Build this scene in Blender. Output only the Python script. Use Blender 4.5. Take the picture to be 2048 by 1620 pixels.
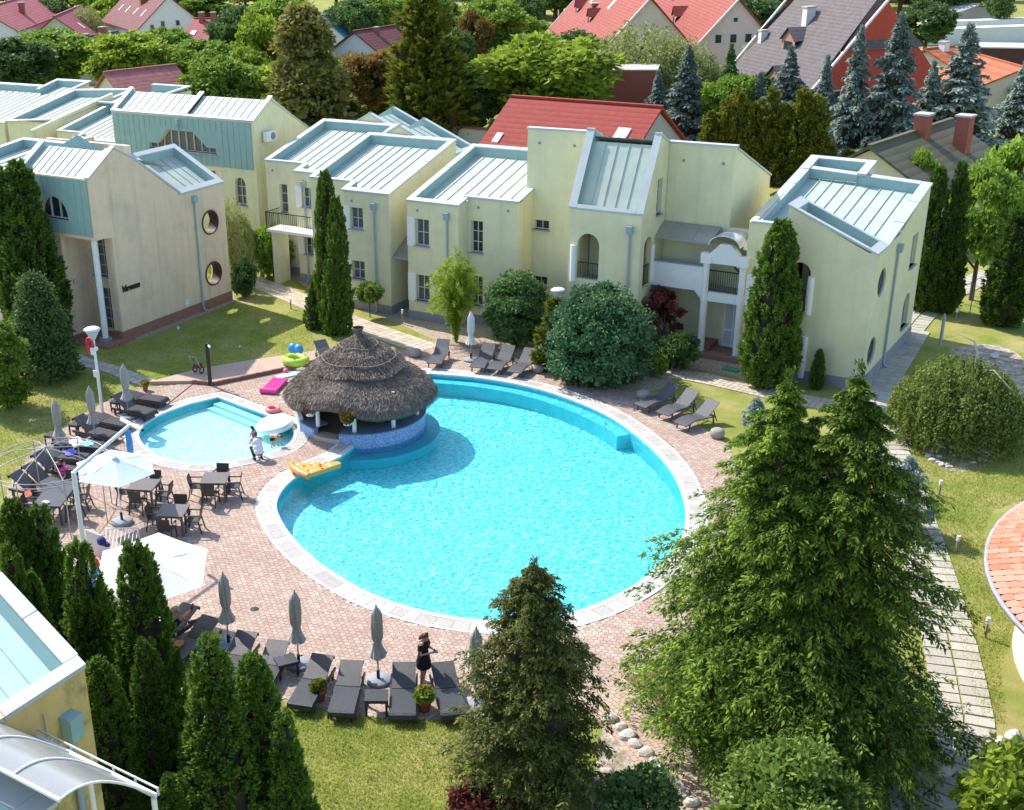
import bpy, bmesh, math, random
import numpy as np
from mathutils import Vector, Matrix
from mathutils.geometry import tessellate_polygon
for o in list(bpy.data.objects): bpy.data.objects.remove(o)
scn = bpy.context.scene
COL = scn.collection
rnd = random.Random(11)
nrs = np.random.RandomState(5)
rad = math.radians

# ------------------------------------------------------------------ camera
FPX, PCX, PCY, CAMH = 2533., 736., 930., 18.97        # focal length and principal point on a 2048 px wide picture
PITCH, ROLL, YAW = rad(23.71), rad(2.05), rad(-35.41)
_f = Vector((math.sin(YAW)*math.cos(PITCH), math.cos(YAW)*math.cos(PITCH), -math.sin(PITCH)))
_r = Vector((math.cos(YAW), -math.sin(YAW), 0)); _d = _f.cross(_r)
_R = math.cos(ROLL)*_r+math.sin(ROLL)*_d; _D = -math.sin(ROLL)*_r+math.cos(ROLL)*_d
cam = bpy.data.cameras.new('camera'); camo = bpy.data.objects.new('camera', cam); COL.objects.link(camo)
camo.matrix_world = Matrix(((_R.x, -_D.x, -_f.x, 0), (_R.y, -_D.y, -_f.y, 0), (_R.z, -_D.z, -_f.z, CAMH), (0, 0, 0, 1)))
cam.sensor_fit = 'HORIZONTAL'; cam.sensor_width = 36; cam.lens = FPX/2048*36
cam.shift_x = (1024-PCX)/2048; cam.shift_y = (PCY-810)/2048
cam.clip_start = .1; cam.clip_end = 3000
scn.camera = camo

# ------------------------------------------------------------------ sky, sun, exposure
SUN_EL = rad(46); SUN_DIR = Vector((-.979*math.cos(SUN_EL), .203*math.cos(SUN_EL), math.sin(SUN_EL)))   # towards the sun
wd = bpy.data.worlds.new('World'); scn.world = wd; wd.use_nodes = True
nt = wd.node_tree; nt.nodes.clear()
sk = nt.nodes.new('ShaderNodeTexSky'); sk.sky_type = 'NISHITA'; sk.sun_disc = False
sk.sun_elevation = SUN_EL; sk.sun_rotation = math.atan2(SUN_DIR.x, SUN_DIR.y); sk.altitude = 150
bg = nt.nodes.new('ShaderNodeBackground'); bg.inputs[1].default_value = .15
ow = nt.nodes.new('ShaderNodeOutputWorld'); nt.links.new(sk.outputs[0], bg.inputs[0]); nt.links.new(bg.outputs[0], ow.inputs[0])
sl = bpy.data.lights.new('sun', 'SUN'); sl.energy = 3.3; sl.angle = rad(.53); sl.color = (1, .95, .87)
so = bpy.data.objects.new('sun', sl); COL.objects.link(so); so.rotation_euler = SUN_DIR.to_track_quat('Z', 'Y').to_euler(); so.location = (-60, 60, 80)
vs = scn.view_settings; vs.view_transform = 'Standard'; vs.look = 'None'; vs.gamma = 1; vs.exposure = 1.12; vs.use_curve_mapping = False
scn.render.engine = 'CYCLES'

# ------------------------------------------------------------------ helpers
def raydir(px, py): return _R*((px-PCX)/FPX)+_D*((py-PCY)/FPX)+_f
def at(px, py, z=0.):
    r = raydir(px, py); return Vector((0, 0, CAMH))+r*((z-CAMH)/r.z)
def atx(px, py, x): r = raydir(px, py); return Vector((0, 0, CAMH))+r*(x/r.x)
def aty(px, py, y): r = raydir(px, py); return Vector((0, 0, CAMH))+r*(y/r.y)
def height_at(g, px, py):
    r = raydir(px, py); return CAMH+r.z*math.hypot(g.x, g.y)/math.hypot(r.x, r.y)
def ppm(g): return FPX/((Vector(g)-Vector((0, 0, CAMH))).dot(_f))      # pixels per metre at a point

def tag(o, label=None, cat=None, group=None, kind=None):
    if label: o['label'] = label
    if cat: o['category'] = cat
    if group: o['group'] = group
    if kind: o['kind'] = kind
    return o
def empty(name, loc, label=None, cat=None, group=None, rz=0):
    o = bpy.data.objects.new(name, None); COL.objects.link(o); o.location = loc; o.rotation_euler = (0, 0, rz); o.empty_display_size = .2
    return tag(o, label, cat, group)
def obj(name, me, parent=None, loc=None, rot=None, sc=None):
    o = bpy.data.objects.new(name, me); COL.objects.link(o)
    if parent: o.parent = parent
    if loc is not None: o.location = loc
    if rot is not None: o.rotation_euler = rot
    if sc is not None: o.scale = sc if hasattr(sc, '__len__') else (sc, sc, sc)
    return o
def copy_tree(o, parent=None):
    c = o.copy(); COL.objects.link(c); c.parent = parent
    for ch in list(o.children): copy_tree(ch, c)
    return c
def dup(o, loc, rz=0, label=None, group=None, sc=None):
    c = copy_tree(o); c.location = loc; c.rotation_euler = (0, 0, rz)
    if sc: c.scale = (sc, sc, sc) if not hasattr(sc, '__len__') else sc
    if label: c['label'] = label
    if group: c['group'] = group
    return c

class MB:
    """collects geometry for one mesh"""
    def __init__(s): s.v = []; s.f = []; s.m = []; s.mi = 0; s.sm = []
    def add(s, vs_, fs, smooth=False):
        b = len(s.v); s.v += [tuple(p) for p in vs_]
        for f in fs: s.f.append(tuple(i+b for i in f)); s.m.append(s.mi); s.sm.append(smooth)
        return s
    def quad(s, a, b, c, d): return s.add([a, b, c, d], [(0, 1, 2, 3)])
    def box(s, c, d, rz=0, rx=0, ry=0, taper=1.):
        x, y, z = d[0]/2, d[1]/2, d[2]/2
        P = [Vector((i*x*(taper if k > 0 else 1), j*y*(taper if k > 0 else 1), k*z)) for k in (-1, 1) for i, j in ((-1, -1), (1, -1), (1, 1), (-1, 1))]
        if rx or ry or rz:
            R = Matrix.Rotation(rz, 3, 'Z') @ Matrix.Rotation(ry, 3, 'Y') @ Matrix.Rotation(rx, 3, 'X'); P = [R @ p for p in P]
        c = Vector(c)
        return s.add([p+c for p in P], [(0, 3, 2, 1), (4, 5, 6, 7), (0, 1, 5, 4), (1, 2, 6, 5), (2, 3, 7, 6), (3, 0, 4, 7)])
    def bb(s, x0, x1, y0, y1, z0, z1): return s.box(((x0+x1)/2, (y0+y1)/2, (z0+z1)/2), (x1-x0, y1-y0, z1-z0))
    def bar(s, a, b, w, h=None):
        a, b = Vector(a), Vector(b); h = h or w; d = (b-a); L = d.length
        if L < 1e-6: return s
        d /= L; up = Vector((0, 0, 1)) if abs(d.z) < .99 else Vector((1, 0, 0))
        x = d.cross(up).normalized()*w/2; y = x.cross(d).normalized()*h/2
        P = [a-x-y, a+x-y, a+x+y, a-x+y, b-x-y, b+x-y, b+x+y, b-x+y]
        return s.add(P, [(0, 1, 2, 3), (7, 6, 5, 4), (0, 4, 5, 1), (1, 5, 6, 2), (2, 6, 7, 3), (3, 7, 4, 0)])
    def tube(s, path, r, n=8, cap=True, closed=False):
        path = [Vector(p) for p in path]; K = len(path); rs = r if hasattr(r, '__len__') else [r]*K
        V = []; prev = None
        for i, p in enumerate(path):
            a = path[(i-1) % K] if (i or closed) else p; b = path[(i+1) % K] if (i < K-1 or closed) else p
            d = (b-a).normalized(); 
            if prev is None: x = d.orthogonal().normalized()
            else:
                x = prev-d*prev.dot(d); x = x.normalized() if x.length > 1e-5 else d.orthogonal().normalized()
            prev = x; y = d.cross(x)
            V += [p+(x*math.cos(t)+y*math.sin(t))*rs[i] for t in [2*math.pi*k/n for k in range(n)]]
        F = []
        for i in range(K if closed else K-1):
            j = (i+1) % K
            F += [(i*n+k, i*n+(k+1) % n, j*n+(k+1) % n, j*n+k) for k in range(n)]
        s.add(V, F, True)
        if cap and not closed:
            s.add(V[:n], [tuple(range(n))[::-1]]); s.add(V[-n:], [tuple(range(n))])
        return s
    def lathe(s, prof, n=24, c=(0, 0, 0), smooth=True, a0=0, a1=2*math.pi):
        c = Vector(c); V = []; full = abs(a1-a0-2*math.pi) < 1e-6; N = n if full else n+1
        for r, z in prof:
            V += [c+Vector((r*math.cos(a0+(a1-a0)*k/n), r*math.sin(a0+(a1-a0)*k/n), z)) for k in range(N)]
        F = []
        for i in range(len(prof)-1):
            for k in range(n):
                F.append((i*N+k, i*N+(k+1) % N, (i+1)*N+(k+1) % N, (i+1)*N+k))
        return s.add(V, F, smooth)
    def ball(s, c, r, n=12, m=8, sc=(1, 1, 1), rot=None):
        V = []; c = Vector(c)
        for i in range(m+1):
            t = math.pi*i/m
            for k in range(n):
                a = 2*math.pi*k/n; p = Vector((r*sc[0]*math.sin(t)*math.cos(a), r*sc[1]*math.sin(t)*math.sin(a), r*sc[2]*math.cos(t)))
                if rot is not None: p = rot @ p
                V.append(c+p)
        F = [(i*n+k, (i+1)*n+k, (i+1)*n+(k+1) % n, i*n+(k+1) % n) for i in range(m) for k in range(n)]
        return s.add(V, F, True)
    def prism(s, poly, z0, z1, top=True, bottom=True, sides=True):
        """poly: outline or [outline, hole, ...] of 2-D points"""
        loops = poly if hasattr(poly[0][0], '__len__') else [poly]
        L3 = [[Vector((p[0], p[1], 0)) for p in l] for l in loops]
        flat = [p for l in L3 for p in l]; tri = tessellate_polygon(L3)
        if top: s.add([(p.x, p.y, z1) for p in flat], tri)
        if bottom: s.add([(p.x, p.y, z0) for p in flat], tri)
        if sides:
            for l in L3:
                K = len(l); s.add([(p.x, p.y, z0) for p in l]+[(p.x, p.y, z1) for p in l], [(i, (i+1) % K, (i+1) % K+K, i+K) for i in range(K)])
        return s
    def wallpoly(s, O, ux, outline, holes, th):
        """vertical wall with openings: outline in (u, z), outward normal ux x Z, thickness inwards"""
        O = Vector(O); ux = Vector(ux); n = ux.cross(Vector((0, 0, 1)))
        loops = [outline]+holes; L3 = [[Vector((p[0], p[1], 0)) for p in l] for l in loops]
        flat = [p for l in loops for p in l]; tri = tessellate_polygon(L3)
        W = lambda p, k: O+ux*p[0]+Vector((0, 0, p[1]))-n*k
        s.add([W(p, 0) for p in flat], tri); s.add([W(p, th) for p in flat], [t[::-1] for t in tri])
        for l in loops:
            K = len(l); s.add([W(p, 0) for p in l]+[W(p, th) for p in l], [(i, (i+1) % K, (i+1) % K+K, i+K) for i in range(K)])
        return s
    def mesh(s, name, mats, org=(0, 0, 0), fix=True):
        me = bpy.data.meshes.new(name); o = Vector(org)
        me.from_pydata([(p[0]-o.x, p[1]-o.y, p[2]-o.z) for p in s.v], [], s.f)
        for m in (mats if isinstance(mats, (list, tuple)) else [mats]): me.materials.append(m)
        me.polygons.foreach_set('material_index', s.m); me.polygons.foreach_set('use_smooth', s.sm)
        if fix:
            bm = bmesh.new(); bm.from_mesh(me); bmesh.ops.remove_doubles(bm, verts=bm.verts, dist=1e-5) if False else None
            bmesh.ops.recalc_face_normals(bm, faces=bm.faces); bm.to_mesh(me); bm.free()
        me.update(); return me
    def build(s, name, mats, parent=None, org=(0, 0, 0), fix=True):
        o = obj(name, s.mesh(name, mats, org, fix), parent)
        if parent is None: o.location = org
        return o

# ------------------------------------------------------------------ materials
MATS = {}
def mat(name, col, rough=.7, var=.12, scale=3., bump=0., bscale=40., spec=.3, metal=0., col2=None, c2pos=(.55, .75), c2scale=1., island=0., trans=0., coat=0., world=False, vcol=False, streak=None):
    m = bpy.data.materials.new(name); m.use_nodes = True; t = m.node_tree; N = t.nodes; L = t.links
    b = N['Principled BSDF']; b.inputs['Roughness'].default_value = rough; b.inputs['Specular IOR Level'].default_value = spec; b.inputs['Metallic'].default_value = metal
    if coat: b.inputs['Coat Weight'].default_value = coat
    if world: co = N.new('ShaderNodeNewGeometry').outputs['Position']
    else: co = N.new('ShaderNodeTexCoord').outputs['Object']
    rgb = N.new('ShaderNodeRGB'); rgb.outputs[0].default_value = (*col, 1); c = rgb.outputs[0]
    def noise(sc, det=4, ro=.6):
        n = N.new('ShaderNodeTexNoise'); n.inputs['Scale'].default_value = sc; n.inputs['Detail'].default_value = det; n.inputs['Roughness'].default_value = ro; L.new(co, n.inputs['Vector']); return n.outputs[0]
    def mixc(f, a, bcol, mode='MIX'):
        x = N.new('ShaderNodeMix'); x.data_type = 'RGBA'; x.blend_type = mode
        (L.new(f, x.inputs[0]) if not isinstance(f, float) else setattr(x.inputs[0], 'default_value', f))
        L.new(a, x.inputs[6])
        if hasattr(bcol, 'is_output'): L.new(bcol, x.inputs[7])
        else: x.inputs[7].default_value = (*bcol, 1)
        return x.outputs[2]
    def ramp(f, p0, p1, v0=0., v1=1.):
        r = N.new('ShaderNodeMapRange'); r.inputs[1].default_value = p0; r.inputs[2].default_value = p1; r.inputs[3].default_value = v0; r.inputs[4].default_value = v1; L.new(f, r.inputs[0]); return r.outputs[0]
    if col2: c = mixc(ramp(noise(c2scale, 5, .65), *c2pos), c, col2)
    def scalec(f, c):
        h = N.new('ShaderNodeHueSaturation'); L.new(f, h.inputs['Value']); L.new(c, h.inputs['Color']); return h.outputs[0]
    if streak:
        mp = N.new('ShaderNodeMapping'); mp.inputs['Scale'].default_value = (2.6, 2.6, .16); L.new(co, mp.inputs['Vector']); sn = N.new('ShaderNodeTexNoise'); sn.inputs['Scale'].default_value = 1.; sn.inputs['Detail'].default_value = 5; L.new(mp.outputs[0], sn.inputs['Vector'])
        c = mixc(ramp(sn.outputs[0], .5, .78, 0., streak[1]), c, streak[0])
    if var: c = scalec(ramp(noise(scale, 6, .65), .3, .7, 1-var, 1+var), c)
    if island:
        g = N.new('ShaderNodeNewGeometry'); c = scalec(ramp(g.outputs['Random Per Island'], 0, 1, 1-island, 1+island), c)
    if vcol:
        a = N.new('ShaderNodeVertexColor'); a.layer_name = 'tint'; c = mixc(1., c, a.outputs[0], 'MULTIPLY')
    L.new(c, b.inputs['Base Color'])
    if bump:
        bn = N.new('ShaderNodeBump'); bn.inputs['Strength'].default_value = min(1, bump); bn.inputs['Distance'].default_value = .02*max(1, bump); L.new(noise(bscale, 5, .7), bn.inputs['Height']); L.new(bn.outputs[0], b.inputs['Normal'])
    if trans:
        tr = N.new('ShaderNodeBsdfTranslucent'); L.new(c, tr.inputs[0]); mx = N.new('ShaderNodeMixShader'); mx.inputs[0].default_value = trans
        L.new(b.outputs[0], mx.inputs[1]); L.new(tr.outputs[0], mx.inputs[2]); L.new(mx.outputs[0], N['Material Output'].inputs[0])
    MATS[name] = m; return m
def leafmat(name, c1, c2, trans=.3, rough=.55):
    """foliage: each leaf takes a colour between two, whole trees differ a little"""
    m = bpy.data.materials.new(name); m.use_nodes = True; t = m.node_tree; N = t.nodes; L = t.links
    b = N['Principled BSDF']; b.inputs['Roughness'].default_value = rough; b.inputs['Specular IOR Level'].default_value = .12
    g = N.new('ShaderNodeNewGeometry'); oi = N.new('ShaderNodeObjectInfo'); n = N.new('ShaderNodeTexNoise'); n.inputs['Scale'].default_value = 1.3; n.inputs['Detail'].default_value = 3
    tc = N.new('ShaderNodeTexCoord'); L.new(tc.outputs['Object'], n.inputs['Vector'])
    ad = N.new('ShaderNodeMath'); ad.operation = 'MULTIPLY_ADD'; L.new(g.outputs['Random Per Island'], ad.inputs[0]); ad.inputs[1].default_value = .55
    mr = N.new('ShaderNodeMapRange'); mr.inputs[1].default_value = .35; mr.inputs[2].default_value = .65; mr.inputs[3].default_value = 0; mr.inputs[4].default_value = .45; L.new(n.outputs[0], mr.inputs[0]); L.new(mr.outputs[0], ad.inputs[2])
    x = N.new('ShaderNodeMix'); x.data_type = 'RGBA'; x.inputs[6].default_value = (*c1, 1); x.inputs[7].default_value = (*c2, 1); L.new(ad.outputs[0], x.inputs[0])
    h = N.new('ShaderNodeHueSaturation'); r2 = N.new('ShaderNodeMapRange'); r2.inputs[3].default_value = .8; r2.inputs[4].default_value = 1.2; L.new(oi.outputs['Random'], r2.inputs[0]); L.new(r2.outputs[0], h.inputs['Value']); L.new(x.outputs[2], h.inputs['Color'])
    L.new(h.outputs[0], b.inputs['Base Color'])
    tr = N.new('ShaderNodeBsdfTranslucent'); L.new(h.outputs[0], tr.inputs[0]); mx = N.new('ShaderNodeMixShader'); mx.inputs[0].default_value = trans
    L.new(b.outputs[0], mx.inputs[1]); L.new(tr.outputs[0], mx.inputs[2]); L.new(mx.outputs[0], N['Material Output'].inputs[0])
    MATS[name] = m; return m

STUCCO = mat('yellow_stucco', (.71, .67, .42), .9, .06, 1.2, .4, 60, col2=(.64, .61, .43), c2pos=(.48, .75), c2scale=.5, world=True, streak=((.46, .46, .38), .35))
PEACH = mat('peach_stucco', (.76, .60, .42), .9, .06, 1.5, .4, 60, col2=(.50, .42, .33), c2pos=(.52, .86), c2scale=.55, world=True, streak=((.38, .33, .28), .45))
OCHRE = mat('ochre_stucco', (.62, .45, .17), .9, .12, 1.5, .25, 60, col2=(.2, .16, .1), c2pos=(.56, .72), c2scale=.8, world=True)
PATINA = mat('pale_green_sheet_metal', (.40, .48, .42), .5, .10, 1.5, .08, 20, col2=(.45, .47, .39), c2pos=(.4, .7), c2scale=.7, world=True)
TEAL = mat('teal_sheet_metal', (.25, .39, .385), .5, .08, 2, .05, 20, world=True)  # cladding colour, also the darker roof copy that paints shade in the trays
COPING = mat('pale_metal_coping', (.45, .48, .48), .5, .08, 2, world=True)
WHITE = mat('white_paint', (.78, .78, .76), .6, .04, 3)
PLINTH = mat('grey_plinth', (.27, .27, .28), .9, .1, 3, .3, 50, world=True)
REDPLINTH = mat('red_brown_plinth', (.30, .15, .11), .9, .1, 3, .3, 50, world=True)
PVC = mat('white_window_frame', (.52, .54, .55), .4, .02)
GLASS = mat('dark_window_glass', (.025, .03, .035), .06, .3, 2, spec=.6)
CURTAIN = mat('dark_pane_with_curtain', (.13, .12, .11), .12, .5, 9, spec=.5)
SILL = mat('grey_window_sill', (.30, .33, .37), .6, .05)
PIPE = mat('blue_grey_drainpipe', (.30, .38, .43), .4, .05, spec=.4)
PIPE2 = mat('teal_drainpipe', (.27, .44, .46), .4, .05, spec=.4)
DARKIRON = mat('dark_iron', (.03, .028, .028), .5, .1)
BROWNRING = mat('brown_window_ring', (.10, .055, .05), .6, .1)
CONCRETE = mat('pale_concrete', (.42, .40, .37), .9, .1, 3, .3, 40, world=True)
POLY = mat('smoky_polycarbonate', (.30, .28, .22), .25, .1, 2, spec=.6)
# ================================================================== ground, pools, terrace, paths
def W2(pts, z=0): return [(p.x, p.y) for p in (at(a, b, z) for a, b in pts)]
def smooth_closed(pts, n=6):
    K = len(pts); out = []
    for i in range(K):
        p0, p1, p2, p3 = [np.array(pts[(i+j-1) % K]) for j in range(4)]
        for k in range(n):
            t = k/n; out.append(tuple(.5*((2*p1)+(-p0+p2)*t+(2*p0-5*p1+4*p2-p3)*t*t+(-p0+3*p1-3*p2+p3)*t**3)))
    return out
def smooth_open(pts, n=6):
    pts = [np.array(p, float) for p in pts]; Q = [2*pts[0]-pts[1]]+pts+[2*pts[-1]-pts[-2]]; out = []
    for i in range(1, len(Q)-2):
        p0, p1, p2, p3 = Q[i-1:i+3]
        for k in range(n):
            t = k/n; out.append(tuple(.5*((2*p1)+(-p0+p2)*t+(2*p0-5*p1+4*p2-p3)*t*t+(-p0+3*p1-3*p2+p3)*t**3)))
    out.append(tuple(pts[-1])); return out
def area(p): return .5*sum(p[i][0]*p[(i+1) % len(p)][1]-p[(i+1) % len(p)][0]*p[i][1] for i in range(len(p)))
def offset(poly, d):
    """outward for d > 0"""
    s = 1 if area(poly) > 0 else -1; K = len(poly); out = []
    for i in range(K):
        a, b = np.array(poly[i-2]), np.array(poly[(i+2) % K]); t = b-a; t /= np.linalg.norm(t)+1e-9
        out.append((poly[i][0]+s*t[1]*d, poly[i][1]-s*t[0]*d))
    return out
def inside(P, poly):
    x, y = P[:, 0], P[:, 1]; r = np.zeros(len(P), bool); K = len(poly)
    for i in range(K):
        x1, y1 = poly[i]; x2, y2 = poly[(i+1) % K]
        if y1 == y2: continue
        r ^= ((y1 > y) != (y2 > y)) & (x < (x2-x1)*(y-y1)/(y2-y1)+x1)
    return r
BAR = Vector((-27.8, 38.75, 0)); BAR_R = 2.58
pool_px = [(858, 748), (960, 757), (1060, 775), (1150, 803), (1230, 840), (1300, 893), (1345, 945), (1368, 1000), (1371, 1045), (1360, 1085), (1325, 1128), (1272, 1170), (1200, 1208), (1120, 1233), (1040, 1242), (960, 1242), (880, 1231), (800, 1211), (730, 1184), (665, 1146), (615, 1108), (578, 1068), (556, 1030), (553, 1005), (565, 980), (590, 957), (630, 937), (680, 915)]
POOL = smooth_open(W2(pool_px), 5)
# the pool closes round the bar: the arc of the bar's base that stands in the water
def arc(c, r, a0, a1, n): return [(c[0]+r*math.cos(a0+(a1-a0)*k/n), c[1]+r*math.sin(a0+(a1-a0)*k/n)) for k in range(n+1)]
aE = math.atan2(POOL[-1][1]-BAR.y, POOL[-1][0]-BAR.x); aS = math.atan2(POOL[0][1]-BAR.y, POOL[0][0]-BAR.x)
POOL += arc(BAR, BAR_R, aE+.12, aS-.12, 14)[0:]
kid_px = [(436, 795), (490, 815), (540, 833), (578, 850), (589, 868), (577, 890), (540, 906), (495, 917), (450, 926), (400, 930), (350, 924), (310, 910), (286, 890), (277, 870), (289, 850), (325, 828), (380, 808)]
_k = W2(kid_px); KID = [_k[0]]+smooth_open(_k[1:], 4)
KID_OUT = offset(KID, .62); KID_OUT[0] = tuple(np.array(KID[0])+np.array((-.25, .95)))
terr_px = [(285, 776), (385, 768), (428, 772), (572, 742), (640, 722), (700, 706), (790, 704), (850, 692), (905, 694), (1000, 704), (1100, 742), (1185, 772), (1285, 788), (1345, 816), (1400, 852), (1450, 888), (1490, 950), (1510, 1040), (1490, 1150), (1430, 1250), (1330, 1326), (1228, 1362), (1180, 1400), (1100, 1440), (1000, 1446), (905, 1440), (800, 1438), (700, 1428), (600, 1410), (540, 1395), (470, 1362), (390, 1320), (300, 1275), (200, 1215), (100, 1140), (50, 1080), (40, 1010), (58, 950), (95, 905), (150, 862), (205, 822), (250, 795)]
TERR = W2(terr_px)
UPPER = W2([(300, 770), (392, 745), (530, 722), (640, 706), (720, 694), (790, 700), (700, 706), (640, 722), (572, 742), (428, 772), (385, 768)])

def surf_mat(name, cols, scale, bump, bscale, rough=.95, detail=8):
    m = bpy.data.materials.new(name); m.use_nodes = True; t = m.node_tree; N = t.nodes; L = t.links; b = N['Principled BSDF']
    b.inputs['Roughness'].default_value = rough; b.inputs['Specular IOR Level'].default_value = .15
    g = N.new('ShaderNodeNewGeometry').outputs['Position']
    def noise(sc, d=detail, r=.65):
        n = N.new('ShaderNodeTexNoise'); n.inputs['Scale'].default_value = sc; n.inputs['Detail'].default_value = d; n.inputs['Roughness'].default_value = r; L.new(g, n.inputs['Vector']); return n.outputs[0]
    cr = N.new('ShaderNodeValToRGB'); e = cr.color_ramp.elements
    while len(e) < len(cols): e.new(.5)
    for i, (p, c) in enumerate(cols): e[i].position = p; e[i].color = (*c, 1)
    ad = N.new('ShaderNodeMath'); ad.operation = 'MULTIPLY_ADD'; L.new(noise(scale), ad.inputs[0]); ad.inputs[1].default_value = .7
    m2 = N.new('ShaderNodeMath'); m2.operation = 'MULTIPLY'; L.new(noise(bscale, 4), m2.inputs[0]); m2.inputs[1].default_value = .3; L.new(m2.outputs[0], ad.inputs[2])
    L.new(ad.outputs[0], cr.inputs[0]); L.new(cr.outputs[0], b.inputs['Base Color'])
    bn = N.new('ShaderNodeBump'); bn.inputs['Strength'].default_value = bump; bn.inputs['Distance'].default_value = .04; L.new(noise(bscale, 6, .75), bn.inputs['Height']); L.new(bn.outputs[0], b.inputs['Normal'])
    MATS[name] = m; return m
LAWN = surf_mat('lawn', [(.30, (.12, .17, .026)), (.42, (.19, .235, .042)), (.50, (.27, .275, .07)), (.58, (.36, .315, .12)), (.68, (.42, .345, .17))], .45, .9, 26)
GRAVEL = surf_mat('pale_gravel', [(.34, (.16, .115, .075)), (.46, (.33, .26, .18)), (.54, (.45, .37, .28)), (.64, (.55, .49, .40))], 9, 1, 22)
STONEDIRT = surf_mat('stony_soil', [(.36, (.16, .12, .08)), (.5, (.36, .30, .23)), (.62, (.6, .55, .48))], 3, 1, 14)
MORTAR = surf_mat('paving_joints', [(.35, (.31, .225, .175)), (.65, (.39, .295, .23))], 6, .4, 40)
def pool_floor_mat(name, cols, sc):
    """blue pool floor with bright caustic ripples of light painted into its colour"""
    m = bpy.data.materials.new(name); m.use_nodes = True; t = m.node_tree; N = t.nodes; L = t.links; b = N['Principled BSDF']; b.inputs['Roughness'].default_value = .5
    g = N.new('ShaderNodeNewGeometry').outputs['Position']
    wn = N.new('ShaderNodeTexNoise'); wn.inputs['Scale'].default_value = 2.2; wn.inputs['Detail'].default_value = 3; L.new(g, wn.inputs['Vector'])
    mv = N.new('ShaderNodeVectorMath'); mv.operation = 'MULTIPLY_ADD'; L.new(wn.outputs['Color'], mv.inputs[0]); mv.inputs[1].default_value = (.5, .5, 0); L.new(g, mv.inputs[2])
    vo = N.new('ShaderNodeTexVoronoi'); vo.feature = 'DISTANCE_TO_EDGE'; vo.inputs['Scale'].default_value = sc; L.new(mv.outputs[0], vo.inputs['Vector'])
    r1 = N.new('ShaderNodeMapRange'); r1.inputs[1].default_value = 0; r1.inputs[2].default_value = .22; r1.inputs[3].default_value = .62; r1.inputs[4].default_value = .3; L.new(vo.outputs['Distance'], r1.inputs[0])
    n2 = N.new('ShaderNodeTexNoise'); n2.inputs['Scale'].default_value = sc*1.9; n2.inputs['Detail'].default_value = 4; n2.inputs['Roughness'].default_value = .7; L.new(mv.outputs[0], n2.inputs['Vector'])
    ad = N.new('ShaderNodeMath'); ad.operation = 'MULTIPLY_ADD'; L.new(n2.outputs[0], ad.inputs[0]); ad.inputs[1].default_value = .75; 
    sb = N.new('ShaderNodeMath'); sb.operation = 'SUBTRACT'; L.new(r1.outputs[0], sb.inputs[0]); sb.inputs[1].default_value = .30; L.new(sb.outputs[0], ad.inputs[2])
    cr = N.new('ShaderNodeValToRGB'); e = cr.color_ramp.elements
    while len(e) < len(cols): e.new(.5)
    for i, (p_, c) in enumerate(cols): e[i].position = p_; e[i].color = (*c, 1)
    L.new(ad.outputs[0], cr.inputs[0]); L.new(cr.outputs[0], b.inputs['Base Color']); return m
CAUSTIC_BLUE = pool_floor_mat('pool_caustic_floor', [(.24, (.04, .55, .63)), (.40, (.08, .65, .71)), (.56, (.15, .74, .78)), (.74, (.38, .85, .87)), (.92, (.70, .93, .93))], 3.8)  # pale mottling is caustic light painted into the floor colour
TILE_BLUE2 = mat('pool_wall_tile', (.05, .52, .60), .5, .12, 3, world=True)
CAUSTIC_KID = pool_floor_mat('small_pool_floor', [(.26, (.26, .74, .76)), (.45, (.40, .84, .85)), (.62, (.58, .92, .92)), (.8, (.8, .96, .96))], 5.5)  # same painted caustic light, paler for the small pool

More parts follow.
